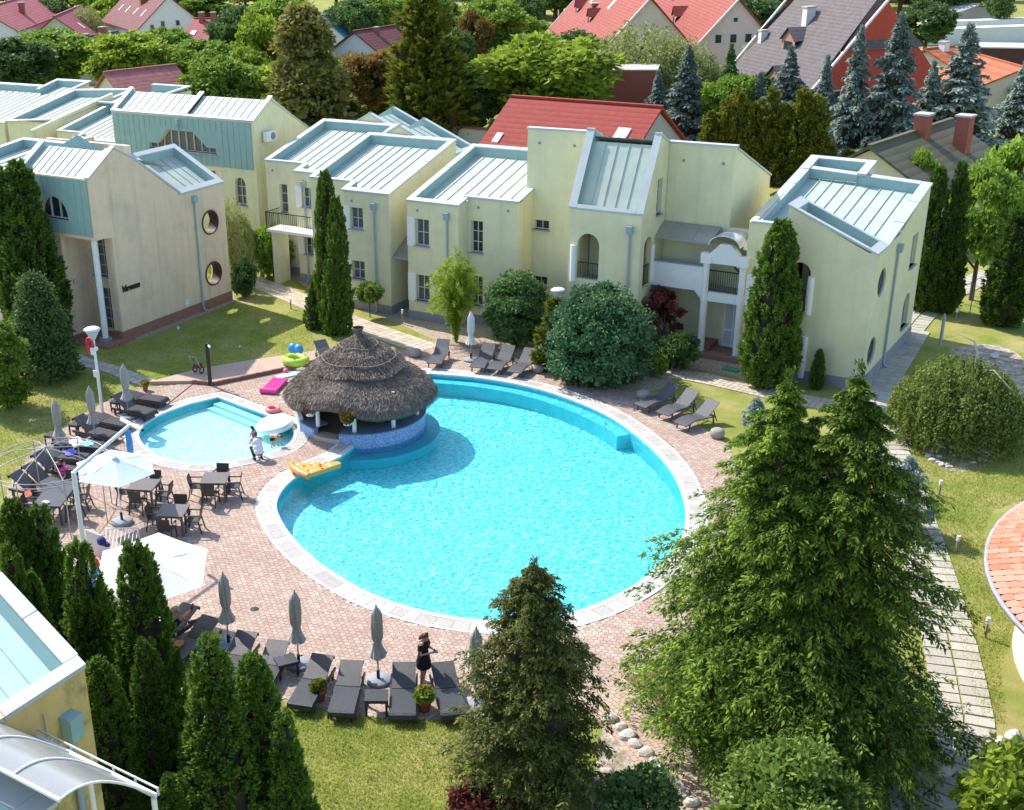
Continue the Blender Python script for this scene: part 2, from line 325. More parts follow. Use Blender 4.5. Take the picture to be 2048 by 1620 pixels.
def paver_mat(name, cols):
    m = bpy.data.materials.new(name); m.use_nodes = True; t = m.node_tree; N = t.nodes; L = t.links; b = N['Principled BSDF']
    b.inputs['Roughness'].default_value = .9; b.inputs['Specular IOR Level'].default_value = .15
    ge = N.new('ShaderNodeNewGeometry'); oi = N.new('ShaderNodeObjectInfo')
    ad = N.new('ShaderNodeMath'); ad.operation = 'ADD'; L.new(ge.outputs['Random Per Island'], ad.inputs[0]); L.new(oi.outputs['Random'], ad.inputs[1])
    fr = N.new('ShaderNodeMath'); fr.operation = 'FRACT'; L.new(ad.outputs[0], fr.inputs[0])
    big = N.new('ShaderNodeTexNoise'); big.inputs['Scale'].default_value = .5; big.inputs['Detail'].default_value = 3; L.new(ge.outputs['Position'], big.inputs['Vector'])
    mm = N.new('ShaderNodeMapRange'); mm.inputs[1].default_value = .3; mm.inputs[2].default_value = .7; mm.inputs[3].default_value = -.25; mm.inputs[4].default_value = .25; L.new(big.outputs[0], mm.inputs[0])
    a2 = N.new('ShaderNodeMath'); a2.operation = 'ADD'; L.new(fr.outputs[0], a2.inputs[0]); L.new(mm.outputs[0], a2.inputs[1])
    cr = N.new('ShaderNodeValToRGB'); e = cr.color_ramp.elements
    while len(e) < len(cols): e.new(.5)
    for i, (p, c) in enumerate(cols): e[i].position = p; e[i].color = (*c, 1)
    L.new(a2.outputs[0], cr.inputs[0])
    n = N.new('ShaderNodeTexNoise'); n.inputs['Scale'].default_value = 18; n.inputs['Detail'].default_value = 5; L.new(ge.outputs['Position'], n.inputs['Vector'])
    mr = N.new('ShaderNodeMapRange'); mr.inputs[1].default_value = .3; mr.inputs[2].default_value = .7; mr.inputs[3].default_value = .82; mr.inputs[4].default_value = 1.15; L.new(n.outputs[0], mr.inputs[0])
    h = N.new('ShaderNodeHueSaturation'); L.new(mr.outputs[0], h.inputs['Value']); L.new(cr.outputs[0], h.inputs['Color']); L.new(h.outputs[0], b.inputs['Base Color'])
    bn = N.new('ShaderNodeBump'); bn.inputs['Strength'].default_value = .3; bn.inputs['Distance'].default_value = .01; L.new(n.outputs[0], bn.inputs['Height']); L.new(bn.outputs[0], b.inputs['Normal'])
    return m
PAVER = paver_mat('pink_beige_pavers', [(0, (.37, .255, .205)), (.3, (.405, .30, .24)), (.55, (.43, .34, .275)), (.8, (.38, .245, .195)), (1, (.46, .385, .315))])
BRICKP = paver_mat('red_path_pavers', [(0, (.40, .28, .22)), (.5, (.46, .34, .26)), (1, (.42, .33, .26))])
SLAB = paver_mat('concrete_slabs', [(0, (.36, .33, .27)), (.5, (.43, .40, .33)), (1, (.47, .44, .38))])
BEIGESLAB = paver_mat('beige_slabs', [(0, (.43, .35, .27)), (.5, (.50, .42, .33)), (1, (.54, .47, .38))])
COPESTONE = paver_mat('pool_edge_tiles', [(0, (.38, .35, .32)), (.5, (.44, .41, .37)), (1, (.50, .47, .43))])

# ground sheet with the two basins cut out
g = MB(); S = 900
g.prism([[(-S, -S), (S, -S), (S, S), (-S, S)], POOL, KID], 0, 0, top=True, bottom=False, sides=False)
GRO = tag(g.build('ground', LAWN, fix=False), kind='structure')
if GRO.data.polygons[0].normal.z < 0: GRO.data.flip_normals()
t = MB(); t.prism([TERR, offset(POOL, .02), offset(KID, .02)], 0, .004, bottom=False, sides=False); TERRO = tag(t.build('terrace', MORTAR, fix=False), kind='structure')
t = MB(); t.prism(UPPER, 0, .16, bottom=False); UP = tag(t.build('raised_terrace_strip', BRICKP), kind='structure')

# hexagonal pavers
HX = .175
def hexes():
    xs = [p[0] for p in TERR]; ys = [p[1] for p in TERR]; dx, dy = HX, HX*.866; P = []
    nx, ny = int((max(xs)-min(xs))/dx)+6, int((max(ys)-min(ys))/dy)+4
    i, j = np.meshgrid(np.arange(-nx, nx), np.arange(-ny, ny)); P = np.stack([(i+.5*(j % 2))*dx, j*dy], -1).reshape(-1, 2).astype(float)
    c, s_ = math.cos(.35), math.sin(.35); cen = np.array([(max(xs)+min(xs))/2, (max(ys)+min(ys))/2]); P = P @ np.array([[c, s_], [-s_, c]])+cen
    k = inside(P, TERR) & ~inside(P, offset(POOL, .74)) & ~inside(P, offset(KID_OUT, .03)) & (np.hypot(P[:, 0]-BAR.x, P[:, 1]-BAR.y) > BAR_R+.02)
    return P[k]
HP = hexes(); hexr = HX/math.sqrt(3)*.975
ang = np.arange(6)*math.pi/3+math.pi/6+.35
ring = np.stack([np.cos(ang)*hexr, np.sin(ang)*hexr], -1)
def hexmesh():
    b = MB(); b.add([(x, y, .004-.006) for x, y in ring]+[(x*.965, y*.965, .026) for x, y in ring], [(6, 7, 8, 9, 10, 11)]+[(i, (i+1) % 6, 6+(i+1) % 6, 6+i) for i in range(6)]); return b.mesh('paver', PAVER)
HM = hexmesh()
def topx(P):
    v = np.concatenate([P-0, np.full((len(P), 1), -CAMH)], 1); cx = v @ np.array(_R); cy = v @ np.array(_D); cz = v @ np.array(_f)
    return PCX+FPX*cx/cz, PCY+FPX*cy/cz, cz
hx, hy, hz = topx(HP)
vis = (hx > 470) & (hx < 905) & (hy > 1225) & (hy < 1345)
order = np.argsort(np.where(vis, hz, 1e9))[:300]; near = np.zeros(len(HP), bool); near[order] = True
for p in HP[near]:
    obj('paver', HM, TERRO, (p[0], p[1], rnd.uniform(0, .003)), (rnd.gauss(0, .006), rnd.gauss(0, .006), rnd.choice(range(6))*math.pi/3))
rest = HP[~near]; n = len(rest); V = np.zeros((n, 12, 3)); zj = nrs.rand(n, 1)*.004
V[:, :6, :2] = rest[:, None, :]+ring[None]; V[:, 6:, :2] = rest[:, None, :]+ring[None]*.965; V[:, :6, 2] = -.002; V[:, 6:, 2] = .026+zj+nrs.randn(n, 6)*.0006
F = []
for k in range(n):
    o_ = k*12; F.append(tuple(range(o_+6, o_+12))); F += [(o_+i, o_+(i+1) % 6, o_+6+(i+1) % 6, o_+6+i) for i in range(6)]
me = bpy.data.meshes.new('pavers'); me.from_pydata(V.reshape(-1, 3).tolist(), [], F); me.materials.append(PAVER); tag(obj('pavers', me, TERRO), kind='stuff')

# ---- pools
WZ, KZ = -.14, -.09
def basin(name, poly, depth, mfloor, mwall):
    b = MB(); b.prism(poly, -depth, -depth, top=True, bottom=False, sides=False); b.mi = 1
    K = len(poly); b.add([(p[0], p[1], -depth) for p in poly]+[(p[0], p[1], .02) for p in poly], [(i, (i+1) % K, (i+1) % K+K, i+K) for i in range(K)])
    return tag(b.build(name, [mfloor, mwall], fix=False), kind='structure')
POOLB = basin('pool_basin', POOL, .78, CAUSTIC_BLUE, TILE_BLUE2)
KIDB = basin('small_pool_basin', KID, .36, CAUSTIC_KID, TILE_BLUE2)
def water_mat(name, tint, wave, scale, dist):
    m = bpy.data.materials.new(name); m.use_nodes = True; t = m.node_tree; N = t.nodes; L = t.links; N.remove(N['Principled BSDF'])
    ge = N.new('ShaderNodeNewGeometry').outputs['Position']
    n = N.new('ShaderNodeTexNoise'); n.inputs['Scale'].default_value = scale; n.inputs['Detail'].default_value = 3; n.inputs['Distortion'].default_value = .6; L.new(ge, n.inputs['Vector'])
    bn = N.new('ShaderNodeBump'); bn.inputs['Strength'].default_value = wave; bn.inputs['Distance'].default_value = dist; L.new(n.outputs[0], bn.inputs['Height'])
    rf = N.new('ShaderNodeBsdfTransparent'); rf.inputs[0].default_value = (*tint, 1)
    gl = N.new('ShaderNodeBsdfGlossy'); gl.inputs['Roughness'].default_value = .04; L.new(bn.outputs[0], gl.inputs['Normal'])
    fr = N.new('ShaderNodeFresnel'); fr.inputs[0].default_value = 1.33; L.new(bn.outputs[0], fr.inputs['Normal'])
    mx = N.new('ShaderNodeMixShader'); L.new(fr.outputs[0], mx.inputs[0]); L.new(rf.outputs[0], mx.inputs[1]); L.new(gl.outputs[0], mx.inputs[2]); L.new(mx.outputs[0], N['Material Output'].inputs[0])
    return m
WATER = water_mat('pool_water', (.86, .98, 1.0), .6, 5.5, .07); WATERK = water_mat('small_pool_water', (.86, .98, 1.0), .4, 9, .03)
def sheet(name, poly, z, m):
    b = MB(); b.prism(poly, z, z, bottom=False, sides=False)
    o = b.build(name, m, fix=False)
    if o.data.polygons[0].normal.z < 0: o.data.flip_normals()
    return tag(o, kind='structure')
sheet('pool_water', offset(POOL, .003), WZ, WATER); sheet('small_pool_water', offset(KID, .003), KZ, WATERK)
# tiles round the edge of the big pool, one by one, and the white rim
def ring_tiles(poly, d0, d1, z0, z1, step, name, m, parent, skip=None, gap=.012):
    A = offset(poly, d0); B = offset(poly, d1); K = len(poly); acc = 0; seg = []; cur = [0]
    for i in range(1, K+1):
        acc += math.dist(B[i-1], B[i % K]); cur.append(i)
        if acc >= step: seg.append(cur); cur = [i]; acc = 0
    for s_ in seg:
        if skip and skip(poly[s_[0] % K]): continue
        a = [A[i % K] for i in s_]; b = [B[i % K] for i in s_]
        def shr(l):
            l = [np.array(p) for p in l]; d = (l[1]-l[0]); l[0] = l[0]+d/np.linalg.norm(d)*gap/2; d = (l[-2]-l[-1]); l[-1] = l[-1]+d/np.linalg.norm(d)*gap/2; return [tuple(p) for p in l]
        a = shr(a); b = shr(b); q = MB(); q.prism(a+b[::-1], z0, z1+rnd.uniform(0, .002), bottom=False); q.build(name, m, parent)
dense = []
for i in range(len(POOL)):
    a, b = np.array(POOL[i]), np.array(POOL[(i+1) % len(POOL)]); kk = max(1, int(np.linalg.norm(b-a)/.12))
    dense += [tuple(a+(b-a)*k/kk) for k in range(kk)]
nearbar = lambda p: math.hypot(p[0]-BAR.x, p[1]-BAR.y) < BAR_R+.06
ring_tiles(dense, .16, .60, .0, .036, .42, 'edge_tile', COPESTONE, POOLB, nearbar)
def rim(name, poly, d0, d1, z1, m, parent, skip):
    A = offset(poly, d0); B = offset(poly, d1); b = MB(); K = len(poly)
    for i in range(K):
        j = (i+1) % K
        if skip and (skip(poly[i]) or skip(poly[j])): continue
        b.add([(*A[i], z1), (*A[j], z1), (*B[j], z1), (*B[i], z1), (*A[i], -.03), (*A[j], -.03), (*B[j], -.03), (*B[i], -.03)], [(0, 1, 2, 3), (0, 4, 5, 1), (3, 2, 6, 7)])
    return b.build(name, m, parent, fix=False)
RIMW = mat('white_pool_rim', (.62, .63, .62), .6, .08, 3, world=True)
rim('inner_rim', dense, -.02, .15, .045, RIMW, POOLB, nearbar); rim('outer_rim', dense, .61, .72, .034, RIMW, POOLB, nearbar)
dk = []
for i in range(len(KID)):
    a, b = np.array(KID[i]), np.array(KID[(i+1) % len(KID)]); kk = max(1, int(np.linalg.norm(b-a)/.12)); dk += [tuple(a+(b-a)*k/kk) for k in range(kk)]
ring_tiles(dk, .13, .50, 0, .034, .34, 'edge_tile', COPESTONE, KIDB)
rim('inner_rim', dk, -.02, .12, .042, RIMW, KIDB, None); rim('outer_rim', dk, .51, .58, .03, RIMW, KIDB, None)
# under-water bench along the far wall with its end block, and the seat ring round the bar
far = [p for p in dense if not nearbar(p)]; ib = next(i for i, p in enumerate(far) if topx(np.array([p]))[0][0] > 1262)
LEDGE = mat('pale_blue_ledge', (.10, .62, .72), .5, .1, 2, world=True)
A = far[:ib]; B = offset(dense, -.55); mp = {p: B[i] for i, p in enumerate(dense)}; b = MB(); inn = [mp[p] for p in A]
b.prism(offset(A, 0)+inn[::-1], -.77, WZ-.05, bottom=False); b.build('bench_ledge', LEDGE, POOLB)
b = MB(); b.prism(arc(BAR, BAR_R+.6, aE+.05, aS-.1, 24)+arc(BAR, BAR_R+.02, aE+.05, aS-.1, 24)[::-1], -.77, WZ-.24, bottom=False); b.build('seat_ledge', LEDGE, POOLB)
# steps of the small pool
k0, k1 = np.array(KID[0]), np.array(KID[9]); dv = k1-k0; nv = np.array((dv[1], -dv[0])); nv = nv/np.linalg.norm(nv)
if not inside(np.array([k0*.5+k1*.5+nv*.3]), KID)[0]: nv = -nv
for q, (w_, z_) in enumerate(((.38, -.15), (.72, -.25))):
    b = MB(); P4 = [k0+dv*.03, k1-dv*.05, k1-dv*.05+nv*w_, k0+dv*.03+nv*w_]; b.prism([tuple(p) for p in P4], -.355, z_, bottom=False); b.build('pool_step', mat('pale_step', (.36, .72, .74), .5, .05), KIDB)

# ---- slab paths
def slab_path(name, pts, width, ncol, ln, gap, m, th=.03, jit=.01, limit=300, bond=False, base=None):
    pts = [np.array(p) for p in smooth_open(pts, 8)]; L_ = [0]
    for a, b in zip(pts, pts[1:]): L_.append(L_[-1]+np.linalg.norm(b-a))
    def pos(s_):
        i = min(max(np.searchsorted(L_, s_)-1, 0), len(pts)-2); t = (s_-L_[i])/(L_[i+1]-L_[i]+1e-9); d = pts[i+1]-pts[i]; d = d/np.linalg.norm(d); return pts[i]*(1-t)+pts[i+1]*t, d
    b = MB()
    for i in range(len(pts)-1):
        d = pts[i+1]-pts[i]; d /= np.linalg.norm(d); q = np.array((d[1], -d[0]))*width/2; a = pts[i+1]
        b.add([(*(pts[i]-q), .005), (*(pts[i]+q), .005), (*(a+q), .005), (*(a-q), .005)], [(0, 1, 2, 3)])
    root = tag(b.build(name, base or MORTAR, fix=False), kind='structure')
    cw = width/ncol; mb = MB(); mb.box((0, 0, th/2), (cw-gap, ln-gap, th), taper=.985); sm = mb.mesh('slab', m); jobs = []
    for r in range(int(L_[-1]/ln)):
        for c in range(ncol):
            sft = ln/2*(c % 2) if bond else 0
            p, d = pos((r+.5)*ln+sft); q = np.array((d[1], -d[0])); p = p+q*(c+.5-ncol/2)*cw
            jobs.append((p, math.atan2(d[1], d[0])-math.pi/2))
    jobs.sort(key=lambda j: j[0][0]**2+j[0][1]**2)
    for p, a in jobs[:limit]: obj('slab', sm, root, (p[0], p[1], .005+rnd.uniform(0, .004)), (rnd.gauss(0, .004), rnd.gauss(0, .004), a+rnd.gauss(0, jit)))
    if len(jobs) > limit:
        r_ = MB()
        for p, a in jobs[limit:]: r_.box((p[0], p[1], .005+th/2+rnd.uniform(0, .004)), (cw-gap, ln-gap, th), rz=a)
        tag(r_.build('slabs', m, root, fix=False), kind='stuff')
    return root
slab_path('garden_path', W2([(1985, 545), (1880, 600), (1822, 652), (1775, 735), (1752, 800), (1772, 880), (1805, 980), (1840, 1080), (1885, 1230), (1920, 1390), (1925, 1470), (1880, 1560), (1790, 1640)]), 1.45, 2, .44, .05, SLAB, .035, .015, base=LAWN)
slab_path('side_path', W2([(1815, 660), (1765, 735), (1715, 815)]), 2.0, 4, .5, .03, SLAB, .045, .01, base=LAWN)
slab_path('house_path', W2([(470, 548), (530, 572), (600, 600), (690, 640), (780, 672), (860, 700)]), 1.5, 4, .4, .02, BEIGESLAB, .03, .008)
slab_path('entrance_path', W2([(1310, 742), (1400, 756), (1500, 778), (1600, 800), (1730, 822)]), 1.25, 5, .25, .02, BEIGESLAB, .03, .008)
slab_path('lawn_path', W2([(70, 645), (150, 715), (225, 740), (310, 772)]), .9, 2, .45, .04, SLAB, .03, .02, base=LAWN)
slab_path('brick_path', W2([(1185, 1372), (1260, 1430), (1340, 1520), (1420, 1620), (1470, 1690)]), 1.75, 12, .215, .012, BRICKP, .03, .004, bond=True)
# brick edging of the raised strip
EDGE = W2([(385, 768), (428, 772), (500, 757), (572, 742)]); b = MB(); em = MB(); em.box((0, 0, .1), (.1, .1, .2)); EM = em.mesh('edging_brick', mat('edging_brick_red', (.24, .13, .10), .9, .15, 5))
for a, c in zip(EDGE, EDGE[1:]):
    L1 = math.dist(a, c); kk = int(L1/.11)
    for k in range(kk): obj('edging_brick', EM, UP, (a[0]+(c[0]-a[0])*(k+.5)/kk, a[1]+(c[1]-a[1])*(k+.5)/kk-.02, rnd.uniform(-.01, .012)), (0, 0, math.atan2(c[1]-a[1], c[0]-a[0])))
# gravel and soil beds
def bed(name, px, m, z=.006): b = MB(); b.prism(smooth_closed(W2(px), 4), z, z, bottom=False, sides=False); return tag(b.build(name, m, fix=False), kind='structure')
bed('gravel_bed', [(20, 965), (66, 900), (100, 872), (170, 826), (228, 795), (250, 800), (205, 830), (140, 875), (95, 915), (62, 960), (50, 1010), (40, 1060), (10, 1040)], GRAVEL, .008)
bed('gravel_strip', [(440, 575), (470, 540), (560, 545), (640, 590), (780, 640), (900, 690), (1040, 700), (1180, 740), (1330, 740), (1420, 742), (1520, 765), (1500, 730), (1400, 700), (1300, 640), (1100, 610), (900, 560), (700, 500), (560, 480)], GRAVEL, .006)
bed('gravel_margin', [(235, 690), (380, 640), (466, 605), (470, 597), (440, 570), (300, 600), (230, 650)], GRAVEL, .009)
bed('gravel_apron', [(850, 700), (905, 690), (1000, 700), (1110, 742), (1190, 772), (1290, 785), (1340, 765), (1320, 745), (1180, 730), (1000, 690), (880, 680)], GRAVEL, .0105)
bed('gravel_verge', [(1735, 755), (1805, 672), (1822, 672), (1760, 765), (1720, 830), (1690, 830)], GRAVEL, .010)
bed('stony_patch', [(1850, 905), (1870, 890), (1950, 880), (1985, 905), (1975, 930), (1930, 945), (1880, 935)], STONEDIRT, .007)
bed('stony_slope', [(1215, 1430), (1250, 1460), (1300, 1520), (1370, 1600), (1400, 1680), (1200, 1700), (1190, 1550)], STONEDIRT, .008)
bed('bare_soil', [(1230, 1365), (1330, 1330), (1420, 1400), (1450, 1500), (1480, 1600), (1430, 1560), (1350, 1470), (1290, 1415)], surf_mat('needle_litter', [(.3, (.10, .085, .025)), (.5, (.17, .12, .06)), (.7, (.20, .13, .08))], 1.2, .9, 20), .007)
bed('dry_patch', [(1900, 700), (1990, 690), (2048, 720), (2060, 800), (1990, 830), (1950, 760)], STONEDIRT, .007)
# ================================================================== the hotel houses
XU, YU, ZU = Vector((1, 0, 0)), Vector((0, 1, 0)), Vector((0, 0, 1))
def rect(u0, u1, z0, z1): return [(u0, z0), (u1, z0), (u1, z1), (u0, z1)]
def archp(u0, u1, z0, z1, n=12):
    c, r = (u0+u1)/2, (u1-u0)/2; h = min(r, z1-z0); return [(u0, z0), (u1, z0)]+[(c+r*math.cos(math.pi*k/n), z1-h+h*math.sin(math.pi*k/n)) for k in range(n+1)]
def circ(c, z, r, n=24): return [(c+r*math.cos(2*math.pi*k/n), z+r*math.sin(2*math.pi*k/n)) for k in range(n)]
class House:
    def __init__(s, name, org, label, cat='house', group=None):
        s.org = Vector(org); s.root = empty(name, s.org, label, cat, group)
    def part(s, name, mb, m, parent=None, label=None):
        o = mb.build(name, m, parent or s.root, s.org)
        if label: o['label'] = label
        return o
    def box(s, name, x0, x1, y0, y1, z0, z1, m, parent=None): b = MB(); b.bb(x0, x1, y0, y1, z0, z1); return s.part(name, b, m, parent)
    def wall(s, O, ux, outline, ops=(), th=.25, m=STUCCO, name='wall'):
        """ops: dicts k = rect | arch | round, u0 u1 z0 z1, plus window layout; open = no window in it"""
        O = Vector(O); ux = Vector(ux); n = ux.cross(ZU); holes = []
        for w in ops:
            k = w.get('k', 'rect')
            pl = rect(w['u0'], w['u1'], w['z0'], w['z1']) if k == 'rect' else archp(w['u0'], w['u1'], w['z0'], w['z1']) if k == 'arch' else w['poly'] if k == 'poly' else circ((w['u0']+w['u1'])/2, (w['z0']+w['z1'])/2, (w['u1']-w['u0'])/2)
            w['pl'] = pl; holes.append(pl)
        us = [p[0] for p in outline]; lo, hi = min(us), max(us); e = .003
        outline = [(p[0]+e if p[0]-lo < 1e-4 else p[0]-e if hi-p[0] < 1e-4 else p[0], p[1]) for p in outline]
        b = MB(); b.wallpoly(O, ux, outline, holes, th if th != .3 else .25); wo = s.part(name, b, m)
        for w in ops:
            if not w.get('open'): s.window(O, ux, n, w)
        return wo
    def window(s, O, ux, n, w):
        d = w.get('d', .14); fr = w.get('fr', .05); u0, u1, z0, z1 = w['u0'], w['u1'], w['z0'], w['z1']; k = w.get('k', 'rect'); pl = w['pl']
        Wp = lambda u, z, k_: O+ux*u+ZU*z-n*k_
        b = MB(); cu, cz = sum(p[0] for p in pl)/len(pl), sum(p[1] for p in pl)/len(pl); K = len(pl)
        su, sz = 1-2*fr/(u1-u0), 1-2*fr/(z1-z0); inn = [(cu+(p[0]-cu)*su, cz+(p[1]-cz)*sz) for p in pl]
        for i in range(K):
            j = (i+1) % K; b.add([Wp(*pl[i], d), Wp(*pl[j], d), Wp(*inn[j], d), Wp(*inn[i], d), Wp(*inn[i], d+.05), Wp(*inn[j], d+.05)], [(0, 1, 2, 3), (3, 2, 5, 4)])
        mw = w.get('mw', .028)
        for c in range(1, w.get('cols', 1)):
            u = u0+(u1-u0)*c/w['cols']; zt = z1 if k == 'rect' else max([p[1] for p in pl if abs(p[0]-u) < (u1-u0)*.3] or [z1])-.05
            b.bar(Wp(u, z0+.02, d+.015), Wp(u, zt-.02, d+.015), mw, .05)
        for r in range(1, w.get('rows', 1)):
            z = z0+(z1-z0)*r/w['rows']; half = (u1-u0)/2-.02
            if k != 'rect' and z > z1-half: half = math.sqrt(max(.01, half**2-(z-(z1-half))**2))
            b.bar(Wp(cu-half, z, d+.018), Wp(cu+half, z, d+.018), mw*.8, .04)
        fo = s.part('window', b, w.get('m', PVC))
        p = MB(); L3 = [[Vector((a[0], a[1], 0)) for a in inn]]; p.add([Wp(*a, d+.055) for a in inn], tessellate_polygon(L3)); s.part('pane', p, w.get('g', CURTAIN if rnd.random() < .6 else GLASS), fo)
        if w.get('sill', True) and k != 'round':
            q = MB(); c = (Wp((u0+u1)/2, z0-.02, d/2-.06)); q.bar(Wp(u0-.06, z0-.025, d/2-.05), Wp(u1+.06, z0-.025, d/2-.05), d+.12, .05); s.part('sill', q, SILL, fo)
        return fo
    def tray(s, P, pw=(.3, .3, .3, .3), dep=.4, npan=6, over=.05, along='t', inner=TEAL, sheetm=PATINA, cop=COPING):
        """roof sunk behind parapets; P: front-left, front-right, back-right, back-left top corners; pw: left, right, front, back parapet widths (0 = none)"""
        P = [Vector(p) for p in P]; wx = ((P[1]-P[0]).length+(P[2]-P[3]).length)/2; wy = ((P[3]-P[0]).length+(P[2]-P[1]).length)/2
        B = lambda a, t: P[0]*(1-a)*(1-t)+P[1]*a*(1-t)+P[2]*a*t+P[3]*(1-a)*t
        a0, a1, t0, t1 = pw[0]/wx, 1-pw[1]/wx, pw[2]/wy, 1-pw[3]/wy; D = ZU*dep; up = ZU*.05
        # copings
        ex, ey = over/wx, over/wy
        strips = []
        if pw[0]: strips.append(((-ex, -ey), (a0, -ey), (a0, 1+ey), (-ex, 1+ey)))
        if pw[1]: strips.append(((a1, -ey), (1+ex, -ey), (1+ex, 1+ey), (a1, 1+ey)))
        if pw[2]: strips.append(((a0 if pw[0] else -ex, -ey), (a1 if pw[1] else 1+ex, -ey), (a1 if pw[1] else 1+ex, t0), (a0 if pw[0] else -ex, t0)))
        if pw[3]: strips.append(((a0 if pw[0] else -ex, t1), (a1 if pw[1] else 1+ex, t1), (a1 if pw[1] else 1+ex, 1+ey), (a0 if pw[0] else -ex, 1+ey)))
        for q in strips:
            # each strip is laid as pieces with a visible joint
            pts = [B(*c) for c in q]; L1 = (pts[1]-pts[0]).length; L2 = (pts[3]-pts[0]).length; nseg = max(1, int(max(L1, L2)/2.0))
            for k in range(nseg):
                f0, f1 = k/nseg, (k+1)/nseg; g_ = .004
                if L2 >= L1: c4 = [pts[0].lerp(pts[3], f0+g_), pts[1].lerp(pts[2], f0+g_), pts[1].lerp(pts[2], f1-g_), pts[0].lerp(pts[3], f1-g_)]
                else: c4 = [pts[0].lerp(pts[1], f0+g_), pts[0].lerp(pts[1], f1-g_), pts[3].lerp(pts[2], f1-g_), pts[3].lerp(pts[2], f0+g_)]
                b = MB(); b.add([c+up for c in c4]+[c-ZU*.04 for c in c4], [(0, 1, 2, 3), (7, 6, 5, 4), (0, 4, 5, 1), (1, 5, 6, 2), (2, 6, 7, 3), (3, 7, 4, 0)]); s.part('coping', b, cop)
        # inner faces of the parapets, in a darker roof colour that paints their shade
        b = MB(); e1, e2 = .012/wx, .012/wy; c = [B(a0+e1, t0+e2), B(a1-e1, t0+e2), B(a1-e1, t1-e2), B(a0+e1, t1-e2)]
        for i, on in ((3, pw[0]), (1, pw[1]), (0, pw[2]), (2, pw[3])):
            j = (i+1) % 4
            if on: b.add([c[i], c[j], c[j]-D, c[i]-D], [(0, 1, 2, 3)])
        if b.v:
            ip = s.part('parapet_lining', b, inner)
        # sheets with standing seams
        for k in range(npan):
            f0, f1 = k/npan, (k+1)/npan; b = MB(); E = .02
            if along == 't': q = [B(a0+(a1-a0)*f0, t0), B(a0+(a1-a0)*f1, t0), B(a0+(a1-a0)*f1, t1), B(a0+(a1-a0)*f0, t1)]
            else: q = [B(a0, t0+(t1-t0)*f0), B(a1, t0+(t1-t0)*f0), B(a1, t0+(t1-t0)*f1), B(a0, t0+(t1-t0)*f1)]
            q = [v-D for v in q]; lift = ZU*rnd.uniform(0, .004)
            b.add([v+lift for v in q], [(0, 1, 2, 3)])
            if k: (b.bar(q[0]+ZU*.02, q[3]+ZU*.02, .025, .05) if along == 't' else b.bar(q[0]+ZU*.02, q[1]+ZU*.02, .025, .05))
            s.part('roof_panel', b, sheetm)
    def downpipe(s, x, y, ztop, n, m=PIPE, hop=True):
        n = Vector(n); c = Vector((x, y, 0))+n*.07; b = MB(); b.tube([c+ZU*(ztop-.45), c+ZU*.25, c+ZU*.12+n*.05, c+ZU*.06+n*.2], .05, 8); o = s.part('drainpipe', b, m)
        h = MB(); h.box(c+ZU*(ztop-.3)+n*.03, (.24, .24, .34), taper=1.12); s.part('hopper', h, m, o)
    def clad(s, O, ux, u0, u1, z0, z1, step=.42, holes=(), m=TEAL, proud=.03):
        """vertical sheet-metal panels with seams over a wall; holes: (u0, u1, z0, z1, outline) get a cut-out sheet of their own"""
        O = Vector(O); ux = Vector(ux); n = ux.cross(ZU); k = round((u1-u0)/step); st = (u1-u0)/k
        H_ = [(u0+st*math.floor((h[0]-u0)/st), u0+st*math.ceil((h[1]-u0)/st), h[2], h[3], h[4]) for h in holes]
        for i in range(k):
            a, b_ = u0+st*i, u0+st*(i+1); zr = [(z0, z1)]
            for (h0, h1, hz0, hz1, _) in H_:
                if a > h0-.01 and b_ < h1+.01: zr = [(z0, hz0), (hz1, z1)]
            for (p, q) in zr:
                if q-p < .05: continue
                b = MB(); b.add([O+ux*a+ZU*p+n*proud, O+ux*b_+ZU*p+n*proud, O+ux*b_+ZU*q+n*proud, O+ux*a+ZU*q+n*proud, O+ux*a+ZU*p, O+ux*b_+ZU*p, O+ux*b_+ZU*q, O+ux*a+ZU*q], [(0, 1, 2, 3), (0, 4, 5, 1), (1, 5, 6, 2), (2, 6, 7, 3), (3, 7, 4, 0)])
                b.bar(O+ux*b_+ZU*p+n*(proud+.008), O+ux*b_+ZU*q+n*(proud+.008), .022, .03); s.part('cladding_panel', b, m)
        for (h0, h1, hz0, hz1, pl) in H_:
            b = MB(); b.wallpoly(O+n*(proud+.001), ux, rect(h0, h1, hz0, hz1), [pl], proud); s.part('window_surround', b, m)
def knob(h, O, n):     # small round vent on a wall
    b = MB(); O = Vector(O); n = Vector(n); b.tube([O, O+n*.05], .06, 10); h.part('vent', b, PLINTH)

